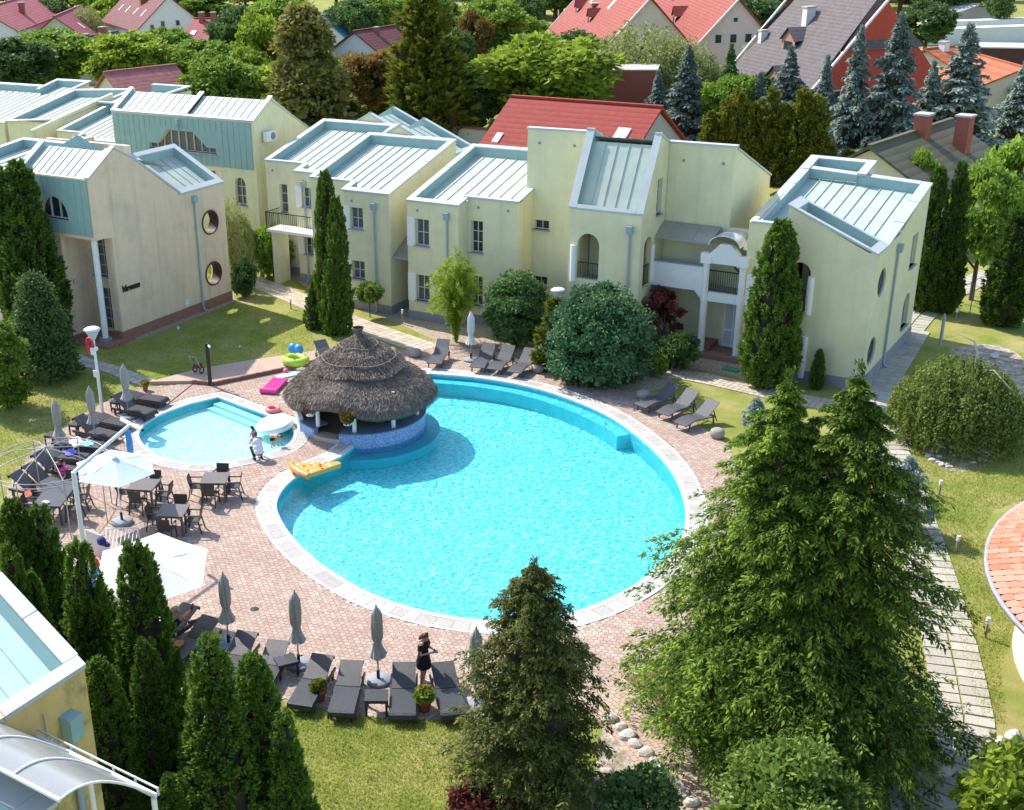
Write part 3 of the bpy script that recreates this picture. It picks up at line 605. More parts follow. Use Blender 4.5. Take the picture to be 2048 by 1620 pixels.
# ---------------------------------------------------------------- peach house (left)
def peach_house():
    xg, yf, yb = -43.85, 40.45, 49.65; xl = -53.2
    h = House('peach_house', (-47, 45, 0), 'peach rendered house with two round wall openings and script lettering', 'house')
    prof = [(1.05, 0), (9.2, 0), (9.2, 6.28), (5.95, 6.26), (3.0, 8.47), (1.76, 9.15), (0, 8.05), (0, 5.3), (1.05, 5.12)]
    h.wall((xg, yf, 0), YU, prof, [dict(k='round', u0=7.36, u1=8.56, z0=3.85, z1=5.05, open=1), dict(k='round', u0=7.3, u1=8.5, z0=1.17, z1=2.37, open=1)], .55, PEACH)
    for u, z in ((7.96, 4.45), (7.9, 1.77)):
        b = MB(); b.tube([(xg+.03, yf+u+.6*math.cos(a), z+.6*math.sin(a)) for a in [2*math.pi*k/28 for k in range(28)]], .045, 6, closed=True); r_ = h.part('opening_ring', b, BROWNRING)
        b = MB(); b.lathe([(.585, .0), (.585, .52)], 24); b.v = [(xg-.54+p[2], yf+u+p[0], z+p[1]) for p in b.v]; h.part('reveal', b, BROWNRING, r_)
    # wedge behind the round openings: stair yard, then the body of the house
    h.wall((xl, yf, 0), XU, [(0, 5.3), (xg-xl, 5.3), (xg-xl, 8.05), (0, 8.05)], [dict(k='arch', u0=5.85, u1=7.72, z0=6.03, z1=7.08, cols=3, fr=.05, mw=.09, g=GLASS, sill=True)], .3, PEACH)
    h.clad((xl, yf, 0), XU, .1, xg-xl-.14, 5.36, 8.0, .44, [(5.8, 7.78, 5.95, 7.2, archp(5.85, 7.72, 6.03, 7.08))])
    h.box('soffit', xl, xg-.01, yf+.02, yf+2.3, 5.2, 5.3, PEACH)
    # recessed ground floor
    h.wall((xg-2.9, 41.5, 0), XU, [(0, 0), (2.35, 0), (2.35, 5.2), (0, 5.2)], [], .3, PEACH) if False else None
    h.wall((-46.4, 42.1, 0), XU, [(0, 0), (2.0, 0), (2.0, 5.2), (0, 5.2)], [dict(u0=.35, u1=1.45, z0=2.95, z1=5.0, rows=4, cols=3, mw=.02), dict(u0=.35, u1=1.45, z0=.2, z1=2.35, rows=4, cols=3, mw=.02, sill=False)], .25, PEACH)
    h.wall((-46.4, 40.6, 0), YU, rect(0, 1.5, 0, 5.2), [], .25, PEACH)
    h.wall((xl, 40.6, 0), XU, rect(0, 6.8, 0, 5.2), [dict(u0=4.9, u1=5.9, z0=3.0, z1=4.6, rows=3, cols=2)], .25, PEACH)
    b = MB(); b.tube([(-44.4, 40.85, .3), (-44.4, 40.85, 5.3)], .15, 16); col = h.part('column', b, WHITE); b = MB(); b.box((-44.4, 40.85, .2), (.42, .42, .24)); h.part('column_base', b, PLINTH, col)
    h.box('porch_slab', -46.4, -43.6, 40.2, 42.1, 0, .16, REDPLINTH)
    h.box('plinth', xg-.5, xg+.04, 41.46, yb+.03, 0, .5, REDPLINTH); h.box('wall_light', -46.36, -46.3, 41.0, 41.2, 2.7, 2.9, PVC)
    h.wall((xg-.55, yb, 0), -XU, rect(0, 2.6, 5.5, 6.28), [], .3, PEACH)
    h.wall((xl, 46.4, 0), XU, [(0, 0), (6.0, 0), (6.0, 8.4), (0, 8.4)], [], .3, PEACH); h.wall((xl, yb, 0), -YU, rect(0, 9.2, 0, 8), [], .3, PEACH)
    # roofs: street side slope, dividing parapet, low tray
    xd = -48.72
    h.tray([(xd, yf, 8.12), (xg, yf, 8.12), (xg, yf+1.75, 9.22), (xd, yf+1.75, 9.22)], (.3, .22, .0, .0), .22, 9)
    h.tray([(xd, yf+1.72, 9.0), (xg-.3, yf+1.72, 9.0), (xg-.3, 46.4, 7.6), (xd, 46.4, 7.6)], (.0, .0, .0, .0), .05, 8)
    b = MB(); b.bar((xg-.12, yf+1.72, 9.22), (xg-.12, yf+3.05, 8.5), .26, .08); b.bar((xg-.12, yf+3.05, 8.5), (xg-.12, yf+5.95, 6.34), .3, .1); h.part('coping', b, COPING)
    h.tray([(-47.0, 46.3, 7.95), (-43.83, 46.3, 6.3), (-43.83, yb, 6.3), (-47.0, yb, 7.95)], (.25, .3, .3, .3), .4, 5, along='s')
    h.tray([(xl, yf, 8.12), (xd, yf, 8.12), (xd, yf+4.5, 8.6), (xl, yf+4.5, 8.6)], (.3, .0, .0, .3), .4, 7)
    b = MB(); b.add([(xd-.3, yf+1.7, 8.3), (xd+1.9, yf+4.3, 8.3), (xd+.8, yf+3.4, 9.3), (xd-1.6, yf+4.6, 8.3)], [(0, 1, 2), (0, 2, 3), (1, 3, 2)]); h.part('roof_hip', b, TEAL)
    h.downpipe(xg+.0, 47.3, 6.15, (1, 0, 0), PIPE2)
    h.box('meter_box', xg, xg+.08, 46.0, 46.25, .62, .9, WHITE)
    # lettering in a slanted script
    cu = bpy.data.curves.new('lettering', 'FONT'); cu.body = 'Varenna'; cu.size = .42; cu.shear = .35; cu.extrude = .02; cu.offset = .014; cu.space_character = .88
    to = bpy.data.objects.new('lettering', cu); COL.objects.link(to); bpy.context.view_layer.update()
    me = bpy.data.meshes.new_from_object(to.evaluated_get(bpy.context.evaluated_depsgraph_get())); bpy.data.objects.remove(to); me.materials.append(DARKIRON)
    lo = obj('lettering', me, h.root, Vector((xg+.03, 41.68, 2.42))-h.org); lo.rotation_euler = (math.pi/2, 0, math.pi/2)
peach_house()

# ---------------------------------------------------------------- green-clad house behind it
def clad_house():
    xr, yf = -47.45, 56.7; xl = -58.7; xd = -52.8
    h = House('clad_house', (-53, 60, 0), 'yellow house with teal metal cladded upper front behind the peach house', 'house')
    prof = [(0, 0), (5.2, 0), (5.2, 7.0), (1.8, 9.2), (0, 8.1)]
    h.wall((xr, yf, 0), YU, prof, [], .3)
    wy = dict(k='poly', u0=2.95, u1=8.3, z0=6.1, z1=7.28, poly=[(2.95, 6.1), (8.3, 6.1), (8.3, 6.42), (7.6, 6.42), (6.55, 7.28), (4.6, 7.28), (3.75, 6.42), (2.95, 6.42)], cols=9, mw=.1, fr=.05)
    h.wall((xl, yf, 0), XU, rect(0, xr-xl, 0, 8.1), [wy, dict(k='arch', u0=9.55, u1=10.35, z0=3.25, z1=4.85, cols=2, rows=3), dict(k='arch', u0=9.55, u1=10.35, z0=.95, z1=2.5, cols=2, rows=2, m=PVC), dict(u0=6.9, u1=8.1, z0=3.6, z1=5.1, cols=3)], .3)
    h.clad((xl, yf, 0), XU, .1, xr-xl-.2, 5.36, 8.02, .43, [(2.9, 8.35, 6.0, 7.4, wy['poly'])])
    b = MB(); b.bar((xl+2.9, yf-.08, 6.06), (xl+8.35, yf-.08, 6.06), .14, .06); h.part('window_ledge', b, SILL)
    h.box('plinth', xl, xr+.03, yf-.03, yf+.2, 0, .5, PLINTH)
    h.wall((xl, yf+5.2, 0), -YU, [(0, 0), (5.2, 0), (5.2, 8.1), (3.4, 9.2), (0, 7)], [], .3); h.wall((xr, yf+5.2, 0), -XU, rect(0, xr-xl, 0, 7), [], .3)
    h.tray([(xl, yf, 8.15), (xd+.15, yf, 8.15), (xd+.15, yf+1.8, 9.25), (xl, yf+1.8, 9.25)], (.3, .3, .1, 0), .2, 9)
    h.tray([(xd+.15, yf, 8.15), (xr, yf, 8.15), (xr, yf+1.8, 9.25), (xd+.15, yf+1.8, 9.25)], (.0, .25, .1, 0), .2, 9)
    h.tray([(xl, yf+1.78, 9.05), (xr, yf+1.78, 9.05), (xr, yf+5.2, 7), (xl, yf+5.2, 7)], (0, .25, 0, 0), .08, 14)
    b = MB(); b.bar((-53.2, yf-.1, 7.65), (-53.2, yf-.1, 7.95), .22, .2); b.tube([(-53.2, yf-.1, 7.6), (-53.2, yf-.1, 7.3)], .04, 8); h.part('hopper', b, PIPE2)
clad_house()
ac = empty('air_conditioner', (-47.45+.3, 57.75, 6.9), 'white air conditioner unit high on the gable of the teal clad house', 'air conditioner')
b = MB(); b.box((0, 0, .28), (.3, .85, .56)); body = b.build('casing', WHITE, ac)
b = MB(); b.tube([(.15, .12, .28), (.165, .12, .28)], .21, 20); b.build('fan_grille', PLINTH, ac)
b = MB(); b.box((-.2, -.3, -.02), (.36, .04, .04)); b.box((-.2, .3, -.02), (.36, .04, .04)); b.build('bracket', DARKIRON, ac)

# ---------------------------------------------------------------- row house units with sunken mono-pitch roofs
def row_unit(h, x0, x1, xs, yf, yb, zf=6.1, zb=7.75, step=.9, pipe=True, lowwin=True):
    """x0..xs set back by step, xs..x1 forward"""
    yr = yf+step
    op = [dict(u0=.42, u1=1.2, z0=4.2, z1=5.28, cols=2, rows=2), dict(u0=.42, u1=1.2, z0=1.6, z1=2.55, cols=2, rows=2)]
    h.wall((xs, yf, 0), XU, rect(0, x1-xs, 0, zf), op)
    for w in op:
        b = MB(); b.bb(xs-.02, xs+.36, yf-.01, yf+.3, w['z0']-.05, w['z1']+.05); h.part('window_column', b, WHITE)
    h.wall((x0, yr, 0), XU, rect(0, xs-x0, 0, zf+.25), [dict(u0=.9, u1=1.45, z0=3.5, z1=5.1, cols=1, rows=3), dict(u0=.9, u1=1.5, z0=1.1, z1=1.75)])
    h.wall((x1, yf, 0), YU, [(0, 0), (yb-yf, 0), (yb-yf, zb), (0, zf)], []); h.wall((x0, yb, 0), -YU, [(0, 0), (yb-yr, 0), (yb-yr, zf+.25), (0, zb)], [])
    h.wall((xs, yf+step, 0), -YU, rect(0, step, 0, zf), []); h.wall((x1, yb, 0), -XU, rect(0, x1-x0, 0, zb), [])
    k = (zb-zf)/(yb-yf)
    h.tray([(x0, yr, zf+k*step), (x1, yr, zf+k*step), (x1, yb, zb), (x0, yb, zb)], (.3, .3, .0, .3), .42, max(4, round((x1-x0)/.62)))
    h.tray([(xs-.02, yf, zf), (x1, yf, zf), (x1, yr, zf+k*step), (xs-.02, yr, zf+k*step)], (.3, .3, .3, 0), .42, 4)
    b = MB(); b.bar((x0-.04, yr+.12, zf+k*step+.01), (xs-.04, yr+.12, zf+k*step+.01), .34, .09); h.part('coping', b, COPING)
    h.box('plinth', x0-.02, xs, yr-.03, yr+.1, 0, .45, PLINTH); h.box('plinth', xs-.03, x1+.03, yf-.03, yf+.2, 0, .45, PLINTH); h.box('plinth', x1-.1, x1+.032, yf+.2, yb, 0, .45, PLINTH)
    if pipe: h.downpipe(x1-.85 if x1-xs > 2 else x1-.5, yf, 5.75, (0, -1, 0))
    knob(h, (xs+.55, yf, zf-.5), (0, -1, 0)); knob(h, (x0+.5, yr, zf-.3), (0, -1, 0))
    # debris guard in the gutter corner
    b = MB(); b.box((xs+.55, yf+.6, zf-.33), (.5, .34, .12), rz=.3); b.tube([(xs+.5, yf+.6, zf-.3), (xs+.45, yf+.6, zf+.02)], .03, 6); h.part('gutter_debris', b, DARKIRON)
hC = House('row_house', (-38, 55, 0), 'yellow pair of row houses with sunken pale roofs left of the passage', 'house')
row_unit(hC, -40.3, -34.8, -37.58, 51.5, 57.9)
hC2 = House('row_house', (-43, 58, 0), 'yellow row house with a small balcony next to the teal clad house', 'house')
row_unit(hC2, -45.6, -40.35, -42.85, 54.4, 60.9, pipe=False)
hC2.downpipe(-42.2, 54.4, 5.75, (0, -1, 0))
# gabled little roof trays at the back of the pair
for hh, x, y in ((hC, -38.6, 58.0), (hC2, -42.6, 61.0)):
    hh.tray([(x-2.0, y, 7.1), (x+.2, y, 8.25), (x+.2, y+2.6, 8.25), (x-2.0, y+2.6, 7.1)], (.15, .0, .25, .2), .35, 3, along='s')
    hh.tray([(x+.2, y, 8.25), (x+3.4, y, 6.9), (x+3.4, y+2.6, 6.9), (x+.2, y+2.6, 8.25)], (.0, .2, .25, .2), .35, 4, along='s')
    hh.wall((x-2.0, y, 0), XU, [(0, 5), (5.4, 5), (5.4, 6.9), (2.2, 8.25), (0, 7.1)], [], .25); hh.wall((x+3.4, y, 0), YU, rect(0, 2.6, 4, 6.9), [], .2)
# balcony of the left unit
bx0, bx1, by0, by1 = -44.1, -42.6, 53.2, 54.4
hC2.box('balcony_slab', bx0, -41.0, by0, by1, 2.92, 3.06, WHITE)
b = MB()
for x in np.arange(bx0+.03, -41.0, .13): b.bar((x, by0+.03, 3.06), (x, by0+.03, 4.0), .018)
for y in np.arange(by0+.05, by1, .13): b.bar((bx0+.03, y, 3.06), (bx0+.03, y, 4.0), .018)
b.bar((bx0, by0+.03, 4.0), (-41.0, by0+.03, 4.0), .04); b.bar((bx0+.03, by0, 4.0), (bx0+.03, by1, 4.0), .04); b.bar((bx0+.03, by0+.03, 3.06), (bx0+.03, by0+.03, 4.05), .05)
hC2.part('balcony_railing', b, DARKIRON); hC2.box('balcony_pier', -43.9, -43.5, 53.4, 54.35, 0, 2.92, STUCCO)

# ---------------------------------------------------------------- centre house: tray roof, tall wall, steep roof, rear wall
def centre_house():
    h = House('centre_house', (-26, 55, 0), 'big yellow house with steep roof between tall walls and arched loggia', 'house')
    yf, yr, yb, yt = 51.45, 52.33, 57.8, 53.83
    x0, xs, x1 = -33.7, -30.8, -28.07
    op = [dict(u0=.46, u1=1.24, z0=3.78, z1=5.1, cols=2, rows=2), dict(u0=.46, u1=1.24, z0=1.0, z1=2.32, cols=2, rows=2)]
    h.wall((x0, yf, 0), XU, rect(0, xs-x0, 0, 5.95), op)
    for w in op: b = MB(); b.bb(x0-.02, x0+.40, yf-.01, yf+.3, w['z0']-.05, w['z1']+.06); h.part('window_column', b, WHITE)
    h.wall((xs, yr, 0), XU, rect(0, x1-xs, 0, 6.15), [dict(u0=.18, u1=.84, z0=3.55, z1=5.1, cols=2, rows=3), dict(u0=.18, u1=.84, z0=.9, z1=2.4, cols=2, rows=3)])
    h.wall((xs, yf, 0), YU, rect(0, yr-yf, 0, 6.0), []); h.wall((x1, yr, 0), YU, [(0, 0), (yt-yr, 0), (yt-yr, 6.5), (0, 6.15)], [])
    h.wall((x0, yb, 0), -YU, [(0, 0), (yb-yf, 0), (yb-yf, 5.95), (0, 7.6)], []); h.wall((-25, yb, 0), -XU, rect(0, 8.7, 0, 7.6), [])
    k = (7.6-5.95)/(yb-yf)
    xt = -28.43
    h.tray([(x0, yr, 5.95+k*.9), (xt, yr, 5.95+k*.9), (xt, yb, 7.6), (x0, yb, 7.6)], (.3, .0, .0, .3), .42, 8)
    h.tray([(x0, yf, 5.95), (xs, yf, 5.95), (xs, yr, 6.17), (x0, yr, 6.17)], (.3, .25, .3, 0), .42, 4)
    b = MB(); b.bar((xs-.2, yr+.1, 6.2), (x1+.04, yr+.1, 6.2), .34, .09); b.bar((x1-.12, yr+.1, 6.2), (x1-.12, yt, 6.55), .32, .09); h.part('coping', b, COPING)
    b = MB(); b.quad((xt, yr+.2, 5.8), (x1-.2, yr+.2, 5.8), (x1-.2, yt, 6.2), (xt, yt, 6.2)); h.part('roof_panel', b, PATINA)
    h.downpipe(-31.4, yf, 5.7, (0, -1, 0))
    for x in (-33.1,): knob(h, (x, yf, 5.5), (0, -1, 0))
    for x in (-30.2, -28.6): knob(h, (x, yr, 5.75), (0, -1, 0))
    # tall block between the tray roof and the steep roof
    xe0, xe1 = -25.08, -21.6
    h.wall((xt, yt, 0), XU, rect(0, xe0-xt+.3, 0, 9.3), [dict(u0=.42, u1=1.22, z0=4.65, z1=5.1, cols=2, g=GLASS), dict(u0=.42, u1=1.2, z0=1.9, z1=2.35, cols=2, g=GLASS)])
    h.wall((xt, 59.4, 0), -YU, [(0, 0), (59.4-yt, 0), (59.4-yt, 9.3), (0, 7)], [])
    b = MB(); b.bar((xt-.05, yt+.14, 9.34), (xe0, yt+.14, 9.36), .36, .09); h.part('coping', b, COPING)
    for x in (-27.8, -26.0): knob(h, (x, yt, 8.7), (0, -1, 0))
    # steep-roofed bay
    ye, ya = 51.6, 53.25
    pr = [(0, 0), (2.6, 0), (2.6, 9.08), (ya-ye, 9.55), (0, 6.4)]
    arch1 = dict(k='arch', u0=.45, u1=1.52, z0=3.2, z1=5.3, open=1)
    h.wall((xe0, ye, 0), XU, rect(0, xe1-xe0, 0, 6.4), [arch1], .25)
    h.wall((xe1, ye, 0), YU, pr, [dict(k='arch', u0=.42, u1=1.25, z0=2.95, z1=5.25, open=1), dict(k='arch', u0=.35, u1=1.25, z0=.25, z1=2.55, open=1), dict(u0=1.55, u1=2.1, z0=6.05, z1=7.65, rows=3, cols=1)], .25)
    h.wall((xe0, yt+.4, 0), -YU, [(0, 0), (yt+.4-ye, 0), (yt+.4-ye, 6.4), (yt+.4-ya, 9.5), (0, 9.1)], [], .25)
    for x, y, z0, z1 in ((xe0+.28, ye-.02, 3.05, 4.72), (xe1-.05, ye+1.38, 3.1, 4.8), (xe1-.05, ye+1.4, .25, 2.0)):
        b = MB(); b.tube([(x, y+.02, z0), (x, y+.02, z1)], .15, 14); h.part('column', b, WHITE)
    h.wall((xe0+.3, 53.2, 2.9), XU, rect(0, 2.9, 0, 3.3), [dict(u0=1.3, u1=2.1, z0=.1, z1=2.2, rows=4, cols=2, sill=False)], .2)
    h.box('loggia_floor', xe0+.26, xe1-.26, ye+.26, 53.2, 2.85, 2.98, CONCRETE)
    b = MB()
    for (a, c) in (((xe0+.5, ye+.05), (xe0+1.5, ye+.05)), ((xe1-.06, ye+.45), (xe1-.06, ye+1.2))):
        b.bar((*a, 3.95), (*c, 3.95), .04); b.bar((*a, 3.1), (*c, 3.1), .03); L1 = math.dist(a, c)
        for q in np.arange(0, L1+.01, .12): b.bar((a[0]+(c[0]-a[0])*q/L1, a[1]+(c[1]-a[1])*q/L1, 3.1), (a[0]+(c[0]-a[0])*q/L1, a[1]+(c[1]-a[1])*q/L1, 3.95), .018)
    h.part('loggia_railing', b, DARKIRON)
    h.tray([(xe0, ye, 6.42), (xe1, ye, 6.42), (xe1, ya, 9.58), (xe0, ya, 9.58)], (.34, .3, .12, 0), .5, 5)
    h.tray([(xe0, ya, 9.56), (xe1, ya, 9.56), (xe1, 54.25, 9.1), (xe0, 54.25, 9.1)], (.34, .3, 0, 0), .25, 5)
    h.downpipe(-22.1, ye, 6.0, (0, -1, 0))
    # rear wing with the high plain wall
    yF, xf = 54.25, -18.62
    h.wall((xe1-.2, yF, 0), XU, rect(0, xf-xe1+.2, 2.9, 9.05), [], .3); h.wall((xf, yF, 0), YU, [(0, 0), (5.1, 0), (5.1, 6.95), (0, 9.05)], [], .3)
    h.wall((xe1, yF+.01, 0), XU, rect(0, 5.0, 0, 2.9), [], .3)
    b = MB(); b.bar((xe1-.1, yF+.14, 9.1), (xf+.05, yF+.14, 9.1), .36, .09); b.bar((xf-.1, yF+.3, 8.98), (xf-.1, yF+5.15, 7.0), .3, .08); h.part('coping', b, COPING)
    b = MB(); b.quad((xt, yF, 8.9), (xf-.25, yF, 8.9), (xf-.25, yF+5.1, 6.8), (xt, yF+5.1, 6.8)); h.part('rear_roof', b, PATINA)
    h.wall((xf, yF+5.1, 0), -XU, rect(0, 9.8, 0, 6.9), [], .3)
    for x in (-20.9, -19.1): knob(h, (x, yF, 8.35), (0, -1, 0))
    # gallery and portico
    h.wall((xe1, 53.0, 0), XU, [(0, 2.95), (.05, 2.95), (2.05, 2.95), (2.45, 2.55), (2.45, 4.05), (0, 4.05)], [], .16, WHITE, 'balcony_parapet')
    h.box('gallery_floor', xe1, -16.9, 53.16, 54.3, 2.86, 2.97, CONCRETE); b = MB(); b.bar((xe1, 53.08, 4.07), (-19.2, 53.08, 4.07), .22, .05); h.part('parapet_cap', b, SILL)
    for x in (-19.05, -17.42):
        b = MB(); b.tube([(x, 53.0, .22), (x, 53.0, 4.35)], [.155, .15], 16); c_ = h.part('column', b, WHITE); b = MB(); b.box((x, 53.0, 4.42), (.46, .4, .3)); h.part('capital', b, WHITE, c_); b = MB(); b.box((x, 53.0, .2), (.4, .4, .12)); h.part('column_base', b, PLINTH, c_)
    h.wall((-19.3, 52.85, 0), XU, [(0, 4.3), (2.13, 4.3), (2.13, 4.72), (1.75, 4.72), (1.3, 5.2), (.85, 5.2), (.4, 4.72), (0, 4.72)], [], .32, WHITE, 'portico_gable')
    h.wall((-19.25, 52.98, 0), XU, rect(0, 2.0, 2.55, 2.98), [], .2, WHITE, 'portico_beam'); h.wall((-17.25, 52.98, 0), XU, rect(0, .55, 2.6, 4.0), [], .16, WHITE, 'balcony_parapet')
    b = MB(); b.bar((-18.9, 53.0, 3.95), (-17.58, 53.0, 3.95), .05); b.bar((-18.9, 53.0, 3.06), (-17.58, 53.0, 3.06), .04)
    for x in np.arange(-18.88, -17.58, .1): b.bar((x, 53.0, 3.06), (x, 53.0, 3.95), .018)
    h.part('portico_railing', b, DARKIRON)
    h.wall((-18.6, 54.15, 0), XU, rect(0, 1.9, 0, 5.6), [dict(u0=.1, u1=1.0, z0=.2, z1=2.35, open=1)], .2)
    b = MB(); b.bb(-18.49, -17.61, 54.14, 54.2, .2, 2.34); d_ = h.part('door', b, WHITE)
    for i in range(2):
        for (z0, z1) in ((.35, .95), (1.05, 2.2)):
            q = MB(); x = -18.42+i*.42; q.bb(x, x+.33, 54.115, 54.14, z0, z1); h.part('door_panel', q, PVC, d_)
    q = MB(); q.bar((-17.75, 54.08, 1.15), (-17.63, 54.08, 1.15), .03); h.part('door_handle', q, PIPE, d_)
    h.wall((-16.9, 54.6, 0), -YU, rect(0, 1.6, 0, 5.6), [], .2); h.wall((-16.9, 53.2, 0), XU, rect(0, .5, 0, 5.9), [], .2)
    h.box('porch_slab', -19.2, -16.4, 52.6, 54.3, 0, .2, REDPLINTH); h.box('stair_flank', -19.3, -18.7, 53.2, 54.25, 0, .45, REDPLINTH)
    h.box('plinth', x0-.03, xs+.03, yf-.03, yf+.1, 0, .42, PLINTH); h.box('plinth', xs, x1+.03, yr-.03, yr+.1, 0, .42, PLINTH); h.box('plinth', xt, xe0, yt-.03, yt+.1, 0, .42, PLINTH); h.box('plinth', xe0, xe1+.03, ye-.03, ye+.1, 0, .42, PLINTH); h.box('plinth', xe1, -18.7, yF-.03, yF+.02, 0, .42, PLINTH)
    b = MB(); b.bar((-18.2, 54.12, 3.9), (-17.2, 54.12, 3.1), .05); h.part('stair_rail', b, DARKIRON)
centre_house()
# smoky arched canopy over the gallery
def vault(root, p0, p1, back, rise, nb, m, mrib, nseg=8, org=(0, 0, 0)):
    """barrel strip from eave line p0-p1 up to the wall by vector back; panels and ribs are parts"""
    p0, p1, back = Vector(p0), Vector(p1), Vector(back)
    prof = [(t, math.sin(t*math.pi/2)) for t in [k/nseg for k in range(nseg+1)]]
    Q = lambda f, k: p0.lerp(p1, f)+back*prof[k][0]+ZU*rise*prof[k][1]
    for i in range(nb):
        b = MB(); V = [Q(f, k) for f in (i/nb, (i+1)/nb) for k in range(nseg+1)]; b.add(V, [(k, k+1, nseg+2+k, nseg+1+k) for k in range(nseg)], True); b.build('canopy_panel', m, root, org)
    for i in range(nb+1):
        b = MB(); b.tube([Q(i/nb, k)+ZU*.015 for k in range(nseg+1)], .022, 6); b.build('canopy_rib', mrib, root, org)
    b = MB(); b.bar(p0, p1, .06, .08); b.bar(p0+back+ZU*rise, p1+back+ZU*rise, .05, .05); b.build('canopy_frame', mrib, root, org)
GREYM = mat('grey_metal', (.32, .33, .34), .4, .1, spec=.5)
o = (-20, 53.5, 5); cn = empty('entrance_canopy', o, 'smoky arched plastic canopy above the white gallery', 'canopy')
vault(cn, (-21.65, 53.15, 5.1), (-18.95, 53.15, 5.08), (0, 1.05, 0), .5, 3, POLY, GREYM, org=o)
CLEARP = mat('pale_polycarbonate', (.55, .53, .50), .2, .08, spec=.6)
o = (-17.6, 53.3, 5.2); cn = empty('portico_canopy', o, 'small arched clear canopy over the white portico', 'canopy')
b = MB(); V = [(-18.25+.7*math.cos(a), y, 5.12+.45*math.sin(a)) for y in (52.7, 54.2) for a in [math.pi*(1-k/10) for k in range(11)]]; b.add(V, [(k, k+1, 12+k, 11+k) for k in range(10)], True); b.build('canopy_panel', CLEARP, cn, o)
b = MB()
for y in (52.7, 53.45, 54.2): b.tube([(-18.25+.7*math.cos(a), y, 5.13+.45*math.sin(a)) for a in [math.pi*(1-k/10) for k in range(11)]], .02, 6)
b.build('canopy_rib', WHITE, cn, o)
vault(cn, (-17.55, 53.2, 5.0), (-16.3, 53.2, 4.98), (0, 1.0, 0), .42, 2, CLEARP, WHITE, org=o)
# canopy roof over the passage between the row house and the centre house
o = (-34.2, 52, 3); cn = empty('passage_roof', o, 'little sloping canopy roof closing the passage between two houses', 'canopy')
b = MB(); b.add([(-34.78, 51.75, 2.95), (-33.72, 51.75, 2.95), (-33.72, 53.6, 4.0), (-34.78, 53.6, 4.0)], [(0, 1, 2, 3)]); b.build('sheet', POLY, cn, o)
b = MB(); b.bar((-34.82, 51.75, 2.95), (-34.82, 53.6, 4.02), .06); b.bar((-34.9, 51.72, 2.92), (-33.7, 51.72, 2.92), .08); b.build('frame', GREYM, cn, o)

# ---------------------------------------------------------------- right house with diagonal tray
def right_house():
    xg, yf, yb, x0 = -11.7, 51.75, 60.05, -17.35
    h = House('corner_house', (-14.5, 56, 0), 'pale yellow house on the right with oval windows and a diagonal roof tray', 'house')
    h.wall((xg, yf, 0), YU, [(0, 0), (yb-yf, 0), (yb-yf, 7.05), (3.4, 5.8), (0, 5.8)], [dict(k='round', u0=.78, u1=2.0, z0=3.68, z1=4.9, d=.05, fr=.07, m=SILL, g=GLASS), dict(k='round', u0=.55, u1=1.77, z0=.8, z1=2.02, d=.05, fr=.07, m=SILL, g=GLASS), dict(u0=6.1, u1=7.1, z0=3.75, z1=5.2, cols=2), dict(k='arch', u0=6.1, u1=7.2, z0=.95, z1=2.5, cols=2)], .3)
    h.wall((-15.35, yf, 0), XU, [(0, 0), (3.65, 0), (3.65, 5.8), (.1+3.2, 5.8), (0, 7.38)], [dict(k='arch', u0=.25, u1=1.15, z0=2.95, z1=5.1, open=1), dict(u0=.3, u1=.9, z0=.2, z1=2.2, open=1)], .3)
    for z0, z1 in ((2.95, 4.55), (.2, 2.0)): b = MB(); b.tube([(-14.15, yf, z0), (-14.15, yf, z1)], .14, 14); h.part('column', b, WHITE)
    h.wall((x0, yf+1.3, 0), XU, rect(0, 2.1, 0, 6.25), [], .3); h.wall((-15.35, yf+1.4, 0), -YU, rect(0, 1.4, 0, 7.3), [], .3)
    h.wall((x0, yb, 0), -YU, [(0, 0), (7, 0), (7, 6.25), (0, 7.4)], []); h.wall((xg, yb, 0), -XU, rect(0, 5.65, 0, 7.0), [])
    h.wall((-14.9, 53.0, 2.9), XU, rect(0, 2.9, 0, 2.6), [dict(u0=.3, u1=1.0, z0=.1, z1=2.1, cols=2, rows=3, sill=False)], .2)
    h.box('loggia_floor', -15.3, -12.1, yf+.3, 53.0, 2.82, 2.95, CONCRETE)
    b = MB(); b.bar((-15.1, yf+.1, 3.9), (-14.3, yf+.1, 3.9), .05)
    for x in np.arange(-15.1, -14.3, .1): b.bar((x, yf+.1, 2.95), (x, yf+.1, 3.9), .018)
    h.part('loggia_railing', b, DARKIRON)
    h.tray([(-15.35, yf, 7.38), (xg, yf, 5.78), (xg, yf+1.6, 5.78), (-15.35, yf+1.6, 7.38)], (.38, .35, .2, .16), .42, 4, along='s')
    h.wall((-15.35, yf+1.45, 5), XU, [(0, 0), (3.6, 0), (3.6, .75), (0, 2.35)], [], .14, TEAL, 'tray_side')
    h.tray([(x0, yf+1.6, 6.2), (xg, yf+1.6, 5.78), (xg, yb, 7.05), (x0, yb, 7.4)], (.4, .4, 0, .3), .4, 9)
    h.tray([(x0, yb-.4, 7.35), (x0+2.9, yb-.4, 7.3), (x0+2.9, yb+1.2, 7.6), (x0, yb+1.2, 7.65)], (.4, .35, 0, .3), .4, 4)
    h.wall((x0+2.9, yb, 0), YU, rect(0, 1.2, 0, 7.4), []); h.box('plinth', xg-.1, xg+.04, yf-.03, yb+.03, 0, .5, PLINTH); h.box('plinth', -15.3, xg-.1, yf-.04, yf+.05, 0, .5, PLINTH)
    h.downpipe(xg, 55.1, 5.6, (1, 0, 0))
    b = MB(); b.bar((x0+.1, yf+1.45, 6.24), (-15.3, yf+1.45, 6.24), .34, .09); h.part('coping', b, COPING)
right_house()

